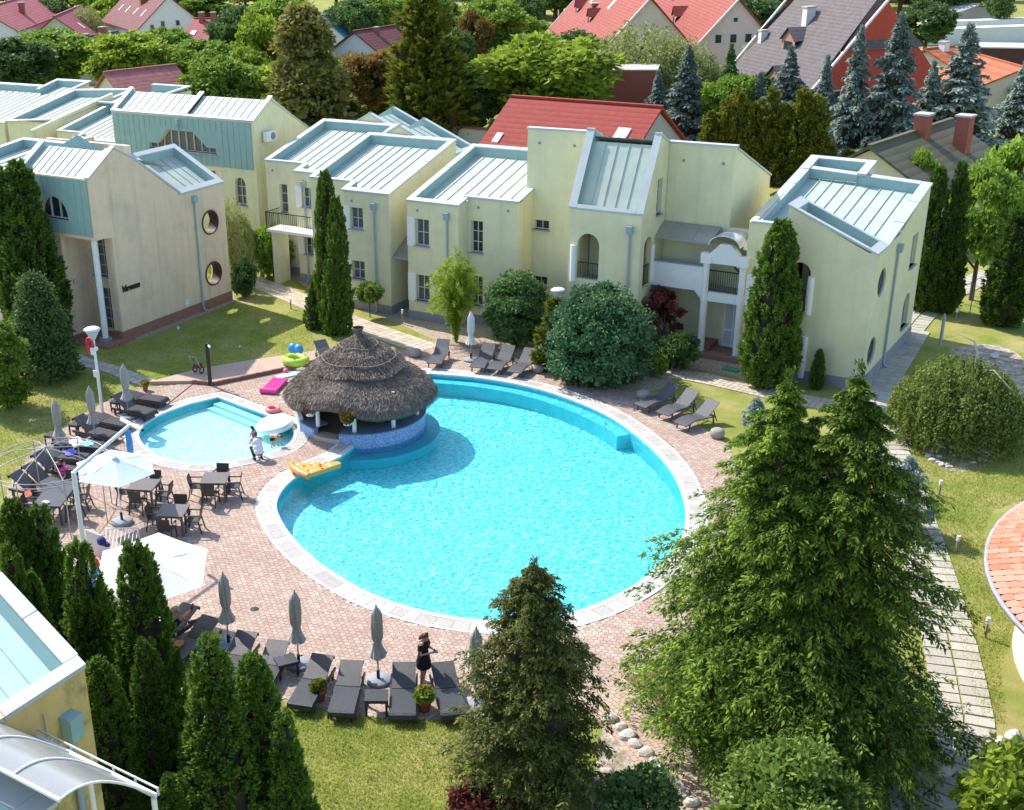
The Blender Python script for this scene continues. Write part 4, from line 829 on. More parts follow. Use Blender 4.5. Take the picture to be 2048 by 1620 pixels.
# ---------------------------------------------------------------- far left units
def left_units():
    h = House('terrace_house', (-64, 61, 0), 'pale yellow house with stepped sunken roof behind the teal clad house', 'house')
    row_unit(h, -65.3, -59.0, -62.9, 57.1, 64.8, pipe=False)
    b = MB(); b.box((-60.7, 57.0, 5.2), (.35, .25, .5)); h.part('hopper', b, PIPE)
    h.wall((-66.0, 56.6, 0), YU, [(0, 0), (7.5, 0), (7.5, 7.9), (0, 6.5)], [], .3); h.wall((-70.5, 56.6, 0), XU, [(0, 0), (4.5, 0), (4.5, 6.5), (0, 4.6)], [], .3)
    h.tray([(-72, 59.5, 6.3), (-66.0, 59.5, 6.8), (-66.0, 66.2, 7.9), (-72, 66.2, 7.6)], (.3, .3, .2, .3), .45, 8)
    h.tray([(-66.0, 62.5, 7.5), (-62.5, 62.5, 7.5), (-62.5, 68.2, 8.0), (-66.0, 68.2, 8.0)], (.0, .3, .2, .3), .45, 5)
    h.wall((-62.5, 62.5, 0), YU, rect(0, 5.7, 0, 7.7), [], .3); h.wall((-72, 59.6, 0), XU, rect(0, 6, 0, 6.4), [], .3)
    h = House('far_row_house', (-78, 64, 0), 'pale yellow house at the left edge with a stepped roof corner', 'house')
    h.wall((-72.6, 59.8, 0), YU, [(0, 0), (8.4, 0), (8.4, 7.8), (0, 6.1)], [], .3); h.wall((-84, 59.8, 0), XU, rect(0, 11.4, 0, 6.1), [], .3)
    h.tray([(-84, 59.8, 6.1), (-72.6, 59.8, 6.1), (-72.6, 66.4, 7.5), (-84, 66.4, 7.5)], (.3, .3, .3, .0), .42, 16)
    h.tray([(-76.2, 66.3, 7.45), (-72.6, 66.3, 7.5), (-72.6, 68.4, 7.9), (-76.2, 68.4, 7.9)], (.3, .3, .0, .3), .42, 5)
    h.tray([(-84, 66.3, 7.45), (-76.2, 66.3, 7.45), (-76.2, 67, 7.6), (-84, 67, 7.6)], (.3, .0, .0, .3), .42, 10)
left_units()

# ---------------------------------------------------------------- house at the lower left corner of the picture
def near_house():
    zt = 6.0; c0 = at(168, 1331, zt); e1 = (at(8, 1158, zt)-c0).normalized(); e2 = (at(0, 1440, zt)-c0).normalized()
    h = House('near_house', (c0.x, c0.y, 0), 'ochre walled house with pale roof tray in the lower left corner', 'house')
    A = c0+e2*6; h.wall((A.x, A.y, 0), -e2, rect(0, 6, 0, zt), [], .25, OCHRE); h.wall((c0.x, c0.y, 0), e1, rect(0, 7, 0, zt), [], .25, OCHRE)
    h.tray([A+e1*7, A, c0, c0+e1*7], (.3, .34, .3, .34), .55, 10, along='s', sheetm=MATS['teal_sheet_metal'])  # teal in place of the pale sheet paints the shade inside this tray
    n = (-e2).cross(ZU); q = c0+e2*.62; q.z = 0
    b = MB(); b.box(q+n*.16+ZU*5.05, (.28, .3, .5), taper=1.08); h.part('hopper', b, PIPE2)
    b = MB(); b.tube([q+n*.1+ZU*4.8, q+n*.1+ZU*.1], .07, 10); h.part('drainpipe', b, PIPE)
    q = c0+e2*1.15; q.z = 0; b = MB(); b.tube([q+n*.05+ZU*5.6, q+n*.05+ZU*3.2], .014, 5); h.part('lightning_rod_cable', b, GREYM)
    d0 = at(108, 1608, 6.0); h.wall((d0.x, d0.y-3, 0), YU, rect(0, 3, 5.2, 6.0), [], .25, OCHRE); h.wall((d0.x, d0.y, 0), -XU, rect(0, 2.6, 5.2, 6.0), [], .25, OCHRE)
    h.tray([(d0.x-2.6, d0.y-3, 6.0), (d0.x, d0.y-3, 6.0), (d0.x, d0.y, 6.0), (d0.x-2.6, d0.y, 6.0)], (.3, .4, .3, .45), .4, 4)
near_house()
SILVERP = mat('silver_polycarbonate', (.26, .26, .25), .22, .06, 1.5, spec=.7)
GREYM.use_nodes = True
def near_bits():
    o = at(150, 1500, 5.0); cn = empty('barrel_canopy', o, 'silvery barrel vault canopy beside the ochre house in the lower left corner', 'canopy')
    p0, p1 = at(58, 1466, 5.2), at(312, 1592, 5.2); bk = at(35, 1556, 5.6)-at(140, 1510, 5.2); bk.z = 0
    vault(cn, p0, p1, bk*1.7, 1.5, 3, SILVERP, WHITE, org=o, nseg=12)
    b = MB(); b.bar(p0+Vector((0, .06, .12)), p1+Vector((0, .06, .12)), .03); 
    for k in range(7): b.bar(p0.lerp(p1, k/6)+Vector((0, .06, -.02)), p0.lerp(p1, k/6)+Vector((0, .06, .14)), .03)
    b.build('gutter_rail', mat('worn_white_metal', (.6, .58, .54), .5, .1), cn, o)
    for k in (0, .5, 1): q = p0.lerp(p1, k)+bk*.05; b = MB(); b.tube([q, Vector((q.x, q.y, 0))], .05, 8); b.build('post', WHITE, cn, o)
near_bits()
# ================================================================== plants
def npmesh(name, V, F4, mats, mi=None, smooth=False):
    V = np.asarray(V, np.float32); F4 = np.asarray(F4, np.int32); me = bpy.data.meshes.new(name); n = len(F4)
    me.vertices.add(len(V)); me.vertices.foreach_set('co', V.ravel()); me.loops.add(n*4); me.loops.foreach_set('vertex_index', F4.ravel())
    me.polygons.add(n); me.polygons.foreach_set('loop_start', np.arange(0, n*4, 4, dtype=np.int32)); me.polygons.foreach_set('loop_total', np.full(n, 4, np.int32))
    for m in (mats if isinstance(mats, (list, tuple)) else [mats]): me.materials.append(m)
    if mi is not None: me.polygons.foreach_set('material_index', np.asarray(mi, np.int32))
    me.update(calc_edges=True); return me
def unit(a): return a/(np.linalg.norm(a, axis=-1, keepdims=True)+1e-9)
def cards(C, D, L, W, R):
    """leaf blades: kite quads starting at C, growing along D"""
    n = len(C); D = unit(D); S = unit(np.cross(D, R.randn(n, 3))); N = np.cross(D, S); L = np.broadcast_to(L, (n,))[:, None]; W = np.broadcast_to(W, (n,))[:, None]
    V = np.stack([C, C+D*L*.5+S*W*.5+N*L*.06, C+D*L, C+D*L*.5-S*W*.5+N*L*.06], 1).reshape(-1, 3)
    return V, np.arange(n*4).reshape(-1, 4)
def join(parts):
    V = []; F = []; b = 0
    for v, f in parts: V.append(v); F.append(f+b); b += len(v)
    return np.concatenate(V), np.concatenate(F)
def lathe_np(prof, n, R, jit=.05):
    V = []; 
    for r, z in prof:
        a = np.arange(n)*2*math.pi/n; rr = r*(1+R.randn(n)*jit); V.append(np.stack([rr*np.cos(a), rr*np.sin(a), np.full(n, z)], -1))
    V = np.concatenate(V); F = []
    for i in range(len(prof)-1):
        for k in range(n): F.append((i*n+k, i*n+(k+1) % n, (i+1)*n+(k+1) % n, (i+1)*n+k))
    return V, np.array(F)
def trunk_mesh(h, r, name='trunk', lean=0, limbs=0, R=None, reach=1.):
    b = MB(); b.tube([(0, 0, -.1), (lean*.2, 0, h*.35), (lean*.6, 0, h*.7), (lean, 0, h)], [r*1.25, r, r*.75, r*.35], 8)
    for i in range(limbs):
        a = i*2.4+.5; z = h*(.45+.5*i/limbs); d = Vector((math.cos(a), math.sin(a), .6)); p = Vector((lean*z/h, 0, z*.8)); b.tube([p, p+d*reach*.5, p+d*reach*.9+ZU*reach*.25], [r*.5, r*.32, r*.1], 6)
    return b.mesh(name, BARK)
INNER = mat('shaded_inner_twigs', (.035, .028, .016), .95, .3, 6)  # twig-brown crown core, darkened to paint the shade inside the foliage
BARK = mat('bark', (.10, .075, .055), .95, .25, 6, .8, 30)
PALEBARK = mat('pale_dead_wood', (.42, .38, .33), .9, .15, 6)

def thuja_mesh(name, H, Rr, n, m, seed, lf=.16, tops=1, dens=.5, shape=.75):
    """tight columnar evergreen built of upright flame-like sprays"""
    R = np.random.RandomState(seed); parts = []
    for k in range(tops):
        a = R.rand()*6.28; off = np.array([math.cos(a), math.sin(a)])*Rr*.38 if k else np.zeros(2); hk = H*(1 if k == 0 else R.uniform(.72, .95)); rk = Rr*(1 if tops == 1 else .75)
        nk = n//tops; ns = max(40, nk//60)
        # sprays (flames) on the surface
        t = R.rand(ns)**1.15; th = R.rand(ns)*6.283
        prof = lambda t: rk*np.clip((1-t)**shape*(.55+.45*np.clip(t/.16, 0, 1)), .02, 1)
        rr = prof(t)*R.uniform(.72, 1.05, ns); base = np.stack([rr*np.cos(th)+off[0]*(1-t), rr*np.sin(th)+off[1]*(1-t), t*hk*.97], -1); out = np.stack([np.cos(th), np.sin(th), np.zeros(ns)], -1)
        sl = lf*R.uniform(2.2, 4.2, ns)*(1-.4*t)
        m_ = nk//ns; si = np.repeat(np.arange(ns), m_); u = R.rand(len(si)); ax = unit(out*.35+np.array([0, 0, 1.])+R.randn(ns, 3)*.12)[si]
        C = base[si]+ax*(u*sl[si])[:, None]+R.randn(len(si), 3)*(sl[si]*(.05+.17*(1-u)))[:, None]
        D = ax*.8+out[si]*.5+R.randn(len(si), 3)*.45
        parts.append(cards(C, D, lf*R.uniform(.7, 1.4, len(si)), lf*.5*R.uniform(.7, 1.3, len(si)), R))
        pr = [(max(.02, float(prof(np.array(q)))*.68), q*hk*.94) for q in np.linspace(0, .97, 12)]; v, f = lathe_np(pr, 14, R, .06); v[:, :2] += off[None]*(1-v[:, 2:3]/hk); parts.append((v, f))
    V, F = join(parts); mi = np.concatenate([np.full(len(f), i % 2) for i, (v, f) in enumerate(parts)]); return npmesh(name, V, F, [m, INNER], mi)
def conifer_mesh(name, H, Rr, m, seed, nb=190, nsub=10, per=44, lf=.14, droop=.35, lo=.02, up=.35, shape=.85, sub=.30, core=.5, tip=None, thin=.24, rough=.16):
    """open conifer: uneven drooping boughs, each a fan of side sprays; tips take the second material"""
    R = np.random.RandomState(seed); t = lo+(1-lo)*(np.arange(nb)+R.rand(nb))/nb; th = np.arange(nb)*2.39996+R.randn(nb)*.35
    lump = 1+rough*np.sin(th*2+t*9+seed)+rough*.7*np.sin(th*3-t*17)
    ln = Rr*np.clip((1-t)**shape, .03, 1)*R.uniform(.72, 1.1, nb)*lump*(.78+.22*np.clip(t/.12, 0, 1)); out = np.stack([np.cos(th), np.sin(th), np.zeros(nb)], -1); side = np.stack([-out[:, 1], out[:, 0], np.zeros(nb)], -1); z0 = t*H*.96
    bi = np.repeat(np.arange(nb), nsub); uj = np.tile((np.arange(nsub)+.5)/nsub, nb)*.85+.15*R.rand(len(bi)); sg = np.where(np.tile(np.arange(nsub), nb) % 2, 1., -1.)
    Lb = ln[bi]; zb = z0[bi]+Lb*(up*uj-droop*1.8*uj*uj); S0 = out[bi]*(Lb*uj)[:, None]; S0[:, 2] = zb
    sd = unit(out[bi]*.75+side[bi]*(sg*(1.05-uj*.7))[:, None]+np.array([0, 0, .12])+R.randn(len(bi), 3)*.12); sl = np.clip(Lb*sub*(1.15-.55*uj), .12, None)*R.uniform(.7, 1.25, len(bi))
    ki = np.repeat(np.arange(len(bi)), per); v = R.rand(len(ki))**.75; q = sl[ki]
    C = S0[ki]+sd[ki]*(q*v)[:, None]; C[:, 2] -= q*v*v*.45; lat = unit(np.cross(sd[ki], np.array([0, 0, 1.])+R.randn(len(ki), 3)*.25)); sgn = np.where(R.rand(len(ki)) < .5, 1., -1.)
    C = C+lat*(sgn*q*.10*R.rand(len(ki)))[:, None]+R.randn(len(ki), 3)*.02
    D = sd[ki]*.75+lat*(sgn*.75)[:, None]+np.stack([0*v, 0*v, -.15-.5*v], -1)+R.randn(len(ki), 3)*.22
    n = len(C); D = unit(D); S = unit(np.cross(D, np.array([0, 0, 1.])+R.randn(n, 3)*.45)); Ls = (lf*np.clip(.6+.5*q/(Rr*sub), .5, 1.3)*R.uniform(.7, 1.4, n))[:, None]; Ws = Ls*thin*R.uniform(.8, 1.5, n)[:, None]
    V = np.stack([C, C+D*Ls*.5+S*Ws*.5, C+D*Ls-np.array([0, 0, 1.])*Ls*.12, C+D*Ls*.5-S*Ws*.5], 1).reshape(-1, 3); F = np.arange(n*4).reshape(-1, 4); mi = ((v > .62) & (R.rand(n) < .75)).astype(int) if tip else np.zeros(n, int)
    parts = [(V, F)]; q = R.rand(200); parts.append(cards(np.stack([R.randn(200)*.06, R.randn(200)*.06, H*(.92+.08*q)], -1), np.array([0, 0, 1.])+R.randn(200, 3)*.5, lf*.9, lf*.25, R))
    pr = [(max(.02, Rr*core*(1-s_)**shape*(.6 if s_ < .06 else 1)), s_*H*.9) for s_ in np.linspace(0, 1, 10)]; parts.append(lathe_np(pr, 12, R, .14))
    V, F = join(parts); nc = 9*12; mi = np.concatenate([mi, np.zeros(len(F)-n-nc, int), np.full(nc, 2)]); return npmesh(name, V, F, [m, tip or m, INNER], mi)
def broad_mesh(name, H, Rr, m, seed, clumps=55, per=190, lf=.28, z0=.28, shape='round', cl=.3, hang=0., wfac=.7):
    """leafy crown: clumps of leaves spread through an uneven volume"""
    R = np.random.RandomState(seed); P = []
    while len(P) < clumps:
        d = unit(R.randn(3)); r = R.uniform(.55, 1)**.6
        if shape == 'cone': t = R.rand()**1.25; a = R.rand()*6.283; rr = (1-t)**.8*R.uniform(.6, 1); P.append((rr*math.cos(a)*.92, rr*math.sin(a)*.92, -1+2*t)); continue
        if shape == 'egg': d = d*(1-.35*max(0, d[2])); d[2] = d[2]*1.2
        if shape == 'tall' and abs(d[2]) > .95: continue
        P.append(tuple(d*r))
    P = np.array(P); hc = H*(1-z0)/2; cz = H*z0+hc; cs = cl*Rr*R.uniform(.7, 1.3, clumps)
    Cc = P*np.array([Rr*(1-cl*.6), Rr*(1-cl*.6), hc*(1-cl*.35)]); Cc[:, 2] += cz
    si = np.repeat(np.arange(clumps), per); d = unit(R.randn(len(si), 3)); d[:, 2] = np.abs(d[:, 2])*.9-.25*R.rand(len(si)); C = Cc[si]+d*(cs[si]*R.uniform(.55, 1.05, len(si)))[:, None]*np.array([1, 1, .8])
    D = d*.7+R.randn(len(si), 3)*.6+np.array([0, 0, -.25-hang])
    parts = [cards(C, D, lf*R.uniform(.6, 1.4, len(si)), lf*wfac*R.uniform(.7, 1.2, len(si)), R)]
    for k in range(clumps): # inner shade of each clump
        a = unit(R.randn(14, 3)); parts.append(cards(Cc[k]+a*cs[k]*.3, R.randn(14, 3), lf*2.2, lf*2.2, R))
    V, F = join(parts); return npmesh(name, V, F, m)
def spray_mesh(name, H, Rr, m, seed, ns=200, per=60, lf=.12):
    """fountain of long arching twigs"""
    R = np.random.RandomState(seed); a = R.rand(ns)*6.283; k = R.rand(ns)**.6; zt = H*(1-.35*k)*R.uniform(.45, 1, ns); rr = Rr*k*R.uniform(.7, 1.1, ns); si = np.repeat(np.arange(ns), per); u = R.rand(len(si))**.6
    bend = np.sin(u*1.9)/math.sin(1.9); C = np.stack([rr[si]*u**1.3*np.cos(a[si]), rr[si]*u**1.3*np.sin(a[si]), zt[si]*np.minimum(bend, 1.06)], -1)+R.randn(len(si), 3)*.035; D = np.stack([np.cos(a[si]), np.sin(a[si]), 1-1.7*u], -1)+R.randn(len(si), 3)*.5
    V, F = cards(C, D, lf*R.uniform(.6, 1.4, len(si)), lf*.32, R); return npmesh(name, V, F, m)
def weeping_mesh(name, H, Rr, m, seed, ns=260, per=70, lf=.12, wf=.6):
    """umbrella of hanging strands"""
    R = np.random.RandomState(seed); a = R.rand(ns)*6.283; r = np.sqrt(R.rand(ns))*Rr; top = H*(1-.45*(r/Rr)**2)*R.uniform(.9, 1.04, ns); ln = np.clip(top*R.uniform(.45, .97, ns), .1, None)
    si = np.repeat(np.arange(ns), per); u = R.rand(len(si)); x = (r[si]+.12*Rr*np.sqrt(u))*np.cos(a[si]); y = (r[si]+.12*Rr*np.sqrt(u))*np.sin(a[si]); z = top[si]-ln[si]*u
    C = np.stack([x, y, z], -1)+R.randn(len(si), 3)*.07; D = R.randn(len(si), 3)*.6+np.array([0, 0, -.8])
    parts = [cards(C, D, lf*R.uniform(.7, 1.4, len(si)), lf*wf, R)]; V, F = join(parts); return npmesh(name, V, F, m)

# leaf colours
L_THUJA = leafmat('thuja_green', (0.052, 0.109, 0.020), (0.213, 0.326, 0.044))
L_THUJA2 = leafmat('thuja_dark', (0.041, 0.084, 0.021), (0.149, 0.241, 0.035))
L_THUJAY = leafmat('thuja_yellowish', (0.091, 0.124, 0.018), (0.256, 0.259, 0.032))
L_BIG = leafmat('cypress_green', (0.023, 0.059, 0.009), (0.119, 0.196, 0.023))
L_MID = leafmat('conifer_brown_green', (0.035, 0.060, 0.014), (0.125, 0.148, 0.033))
L_BIGTIP = leafmat('cypress_tip', (0.104, 0.174, 0.021), (0.337, 0.450, 0.052), .35)
L_MIDTIP = leafmat('conifer_tip', (0.098, 0.111, 0.026), (0.268, 0.246, 0.062), .3)
L_BLUE = leafmat('blue_spruce', (0.114, 0.162, 0.141), (0.365, 0.435, 0.361), .15)
L_OAK = leafmat('leaf_mid_green', (0.103, 0.191, 0.027), (0.340, 0.478, 0.068), .35)
L_LIME = leafmat('leaf_yellow_green', (0.131, 0.207, 0.022), (0.419, 0.511, 0.056), .4)
L_OLIVE = leafmat('leaf_olive', (0.114, 0.131, 0.027), (0.457, 0.413, 0.117), .3)
L_DARK = leafmat('leaf_dark_green', (0.049, 0.106, 0.037), (0.184, 0.280, 0.080), .25)
L_BLUEGREEN = leafmat('leaf_blue_green', (0.046, 0.119, 0.052), (0.176, 0.309, 0.131), .2)
L_WILLOW = leafmat('leaf_willow', (0.160, 0.207, 0.059), (0.502, 0.522, 0.187), .35)
L_WEEP = leafmat('leaf_weeping', (0.091, 0.144, 0.029), (0.365, 0.431, 0.104), .35)
L_RED = leafmat('leaf_dark_red', (0.091, 0.022, 0.023), (0.274, 0.077, 0.063), .3)
L_BROWN = leafmat('leaf_bronze', (0.114, 0.077, 0.023), (0.388, 0.239, 0.059), .3)
L_SHINY = leafmat('leaf_glossy', (0.069, 0.131, 0.023), (0.297, 0.413, 0.078), .3, .35)
L_GOLD = leafmat('thuja_golden', (0.206, 0.217, 0.020), (0.600, 0.457, 0.029), .3)

PROTO = {}
def proto(kind):
    """one crown and trunk mesh per kind and variant; all about unit height 1 m -> scaled when placed"""
    if kind in PROTO: return PROTO[kind]
    k, v = kind.rsplit('_', 1); v = int(v); s_ = sum(ord(c) for c in kind)
    if k == 'thuja': c = thuja_mesh('crown', 5, .95, 38000, L_THUJA, s_, .10, 1+v % 3, shape=.42); t = trunk_mesh(3.2, .09)
    elif k == 'thujad': c = thuja_mesh('crown', 6, 1.0, 22000, L_THUJA2, s_, .15, 1+v % 2, shape=.55); t = trunk_mesh(4, .1)
    elif k == 'thujay': c = thuja_mesh('crown', 5, 1.0, 6000, L_THUJAY, s_, .26, 1+v % 3); t = trunk_mesh(3, .1)
    elif k == 'spruce': c = conifer_mesh('crown', 9, 2.6, L_BLUE, s_, 110, 7, 16, .34, .22, .03, .28, .85, .34, .5, None, .4); t = trunk_mesh(8, .16)
    elif k == 'green_conifer': c = conifer_mesh('crown', 9, 2.4, L_DARK, s_, 110, 7, 16, .34, .3, .03, .3, .8, .34, .5, None, .4); t = trunk_mesh(8, .16)
    elif k == 'oak': c = broad_mesh('crown', 8, 3.4, L_OAK, s_, 60, 120, .36); t = trunk_mesh(5, .2, limbs=5, reach=2)
    elif k == 'lime': c = broad_mesh('crown', 8, 3.4, L_LIME, s_, 60, 120, .38); t = trunk_mesh(5, .2, limbs=5, reach=2)
    elif k == 'olive': c = broad_mesh('crown', 10, 3.6, L_OLIVE, s_, 95, 110, .36, .08, 'cone', .26); t = trunk_mesh(6, .24, limbs=5, reach=2)
    elif k == 'dark': c = broad_mesh('crown', 8, 3.4, L_DARK, s_, 60, 120, .36); t = trunk_mesh(5, .2, limbs=5, reach=2)
    elif k == 'bronze': c = broad_mesh('crown', 7, 3.0, L_BROWN, s_, 50, 110, .34); t = trunk_mesh(4.5, .16, limbs=4, reach=1.8)
    elif k == 'willow': c = weeping_mesh('crown', 8, 3.6, L_WILLOW, s_, 330, 40, .34, .3); t = trunk_mesh(6, .22, limbs=5, reach=2.2)
    elif k == 'shrub': c = broad_mesh('crown', 2, 1.1, L_OAK, s_, 36, 110, .16, .02, 'round', .34); t = trunk_mesh(1, .05, limbs=3, reach=.4)
    elif k == 'darkshrub': c = broad_mesh('crown', 2, 1.1, L_DARK, s_, 36, 110, .15, .02, 'round', .34); t = trunk_mesh(1, .05, limbs=3, reach=.4)
    elif k == 'yellowshrub': c = broad_mesh('crown', 2, 1.1, L_LIME, s_, 36, 110, .16, .02, 'round', .34); t = trunk_mesh(1, .05, limbs=3, reach=.4)
    H_ = {'thuja': 5, 'thujad': 6, 'thujay': 5, 'spruce': 9, 'green_conifer': 9, 'olive': 10, 'oak': 8, 'lime': 8, 'dark': 8, 'bronze': 7, 'willow': 8}.get(k, 2); R_ = {'thuja': .95, 'thujad': 1., 'thujay': 1., 'spruce': 2.6, 'green_conifer': 2.4, 'olive': 3.6, 'bronze': 3.0, 'willow': 3.6, 'oak': 3.4, 'lime': 3.4, 'dark': 3.4}.get(k, 1.1)
    PROTO[kind] = (c, t, H_, R_); return PROTO[kind]
def plant(name, kind, g, h, r, label, cat='tree', group=None, rz=None):
    """place a tree: ground point, height, crown radius"""
    c, t, H_, R_ = proto(kind); o = empty(name, (g[0], g[1], 0), label, cat, group, rnd.uniform(0, 6.28) if rz is None else rz); o.scale = (r/R_, r/R_, h/H_*1.02)
    obj('crown', c, o); obj('trunk', t, o); return o
def tree_px(name, kind, gx, gy, tx, ty, w, label, cat='tree', group=None):
    gx = tx+(1000-tx)*(gy-ty)/(6480-ty)      # stand upright below the tip
    g = at(gx, gy); h = max(.5, height_at(g, tx, ty)); return plant(name, kind, g, h, w/2/ppm(g), label, cat, group)
def own(name, g, crown, trunk, label, cat='tree', group=None):
    o = empty(name, (g[0], g[1], 0), label, cat, group); obj('crown', crown, o); obj('trunk', trunk, o); return o

# ---- the two big conifers on the right
g1, g2 = at(1503, 1462), at(1622, 1492); h1, h2 = height_at(g1, 1573, 738), height_at(g2, 1690, 722)
own('big_conifer', g1, conifer_mesh('crown', h1, 3.7, L_BIG, 3, 175, 15, 62, .125, .32, .01, .42, .70, .40, .36, L_BIGTIP, .3), trunk_mesh(h1*.95, .22), 'huge loose green conifer beside the pool, left one of the big pair', 'tree', 'pair of big conifers')
own('big_conifer', g2, conifer_mesh('crown', h2, 4.15, L_BIG, 8, 175, 15, 62, .125, .32, .01, .42, .70, .40, .36, L_BIGTIP, .3), trunk_mesh(h2*.95, .22), 'huge loose green conifer by the slab path, right one of the big pair', 'tree', 'pair of big conifers')
g3 = at(1058, 1600); h3 = height_at(g3, 1045, 1118)
own('conifer', g3, conifer_mesh('crown', h3, 2.1, L_MID, 21, 250, 9, 46, .10, .10, .01, .45, .55, .38, .46, L_MIDTIP, .34, .12), trunk_mesh(h3*.95, .16), 'dark brown-green conifer in front of the pool at the bottom centre')
# ---- columnar thujas at the lower left
TH = [(18, 1330, 18, 1010, 105, 'pointed dark thuja at the left picture edge beside the long table'), (78, 1320, 72, 1018, 115, 'double pointed thuja just right of the one at the left picture edge'), (8, 1420, 12, 1100, 95, 'thuja at the left edge directly above the ochre house roof'), (60, 1400, 55, 1150, 70, 'small slim thuja next to the roof corner of the ochre house'),
      (165, 1500, 150, 1095, 140, 'tall thuja standing right of the ochre house corner'), (225, 1480, 208, 1190, 95, 'slim thuja squeezed between the two tallest lower left thujas'), (275, 1560, 262, 1100, 136, 'tallest thuja in front of the white square parasol'), (300, 1620, 285, 1290, 120, 'short thuja in front of the tallest lower left thuja'),
      (425, 1690, 408, 1285, 175, 'broad many-tipped thuja beside the sun loungers'), (505, 1650, 500, 1322, 120, 'thuja right behind the broad many-tipped one'), (560, 1700, 562, 1432, 105, 'rightmost low thuja next to the front lawn'), (330, 1740, 335, 1552, 90, 'small bright thuja tip at the bottom edge by the barrel canopy'), (200, 1640, 190, 1330, 120, 'thuja in deep shade behind the ochre wall corner')]
for i, (gx, gy, tx, ty, w, lb) in enumerate(TH): tree_px('thuja', 'thuja_%d' % (i % 3), gx, gy, tx, ty, w*1.05, lb, 'thuja', 'thujas at the lower left')
# ---- columns and bushes round the houses
tree_px('thuja', 'thuja_0', 1578, 772, 1562, 450, 112, 'tall columnar thuja in front of the white portico', 'thuja')
tree_px('thuja', 'thuja_0', 1643, 778, 1640, 700, 30, 'tiny slim thuja against the corner house wall', 'thuja')
tree_px('thuja', 'thuja_0', 640, 660, 646, 350, 62, 'tall slim thuja stem of the clump between lawn and row house', 'thuja', 'thuja clump'); tree_px('thuja', 'thuja_1', 668, 668, 668, 402, 72, 'broad thuja of the clump behind the thatched bar', 'thuja', 'thuja clump'); tree_px('thuja', 'thuja_2', 632, 655, 632, 545, 60, 'low thuja on the left of the clump behind the thatched bar', 'thuja', 'thuja clump')
tree_px('thuja', 'thujad_0', 50, 688, 30, 336, 120, 'dark columnar thuja in front of the peach house corner', 'thuja'); tree_px('thuja', 'thujad_1', 5, 690, -8, 350, 90, 'dark columnar thuja cut by the left edge beside the peach house', 'thuja')
gB = at(92, 752); own('round_conifer', gB, broad_mesh('crown', height_at(gB, 62, 550), 1.95, L_DARK, 30, 150, 150, .14, .0, 'cone', .30), trunk_mesh(2, .12), 'wide dark round conifer on the lawn left of the lamp post', 'conifer'); gB = at(18, 815); own('round_conifer', gB, broad_mesh('crown', height_at(gB, 10, 640), 1.35, L_OAK, 29, 80, 150, .14, .0, 'round', .3), trunk_mesh(2, .12), 'yellow-green round conifer at the left edge below the wide dark one', 'conifer')
gB = at(1195, 760); own('blue_cypress', gB, broad_mesh('crown', height_at(gB, 1185, 545), 2.3, L_BLUEGREEN, 31, 170, 150, .16, -.12, 'egg', .30), trunk_mesh(2, .12), 'large blue-green cypress bush beside the poolside loungers', 'bush')
gB = at(1030, 692); own('round_evergreen', gB, broad_mesh('crown', height_at(gB, 1030, 540), 1.5, L_DARK, 33, 90, 150, .14, .01, 'round', .32), trunk_mesh(1.5, .1), 'dark green round evergreen against the centre house', 'bush')
gB = at(912, 684); own('feathery_shrub', gB, spray_mesh('crown', height_at(gB, 925, 492), 1.5, L_LIME, 35, 260, 85, .12), trunk_mesh(1.2, .06), 'feathery yellow-green shrub next to the closed white parasol', 'bush')
tree_px('golden_thuja', 'thujay_1', 1105, 740, 1108, 605, 70, 'golden orange thuja half hidden by the blue-green cypress', 'bush')
gB = at(1250, 735); own('green_thuja_bush', gB, broad_mesh('crown', height_at(gB, 1262, 618), 1.0, L_GOLD, 36, 40, 140, .15, .01, 'cone', .3), trunk_mesh(1, .08), 'bright green bush leaning on the right of the blue-green cypress', 'bush')
gB = at(1325, 700); own('red_maple', gB, broad_mesh('crown', height_at(gB, 1345, 560), .95, L_RED, 37, 20, 70, .13, .1, 'tall', .30), trunk_mesh(1.9, .05, limbs=5, reach=.7), 'small dark red maple before the white gallery')
tree_px('shrub', 'shrub_0', 545, 552, 540, 450, 82, 'leafy shrub in front of the row house with the balcony', 'shrub'); tree_px('shrub', 'darkshrub_0', 487, 592, 485, 520, 56, 'small dark shrub at the peach house back corner', 'shrub')
tree_px('shrub', 'willow_0', 452, 560, 452, 395, 95, 'pale weeping shrub behind the peach house corner', 'shrub')
tree_px('hedge', 'darkshrub_1', 1362, 738, 1362, 660, 80, 'dark low hedge block at the portico steps', 'hedge'); tree_px('hedge', 'darkshrub_0', 1325, 728, 1322, 675, 60, 'dark hedge ball between the maple and the portico hedge', 'hedge'); tree_px('shrub', 'shrub_1', 1318, 752, 1318, 708, 40, 'pale flowering herb clump near the entrance path', 'shrub')
g = at(740, 634); o = empty('ball_tree', g, 'little ball-shaped tree before the row house', 'tree'); b = MB(); b.tube([(0, 0, 0), (0, 0, .95)], .03, 8); b.build('trunk', BARK, o); obj('crown', broad_mesh('crown', 1.0, .68, L_SHINY, 41, 34, 90, .11, .05, 'round', .36), o, (0, 0, .75))
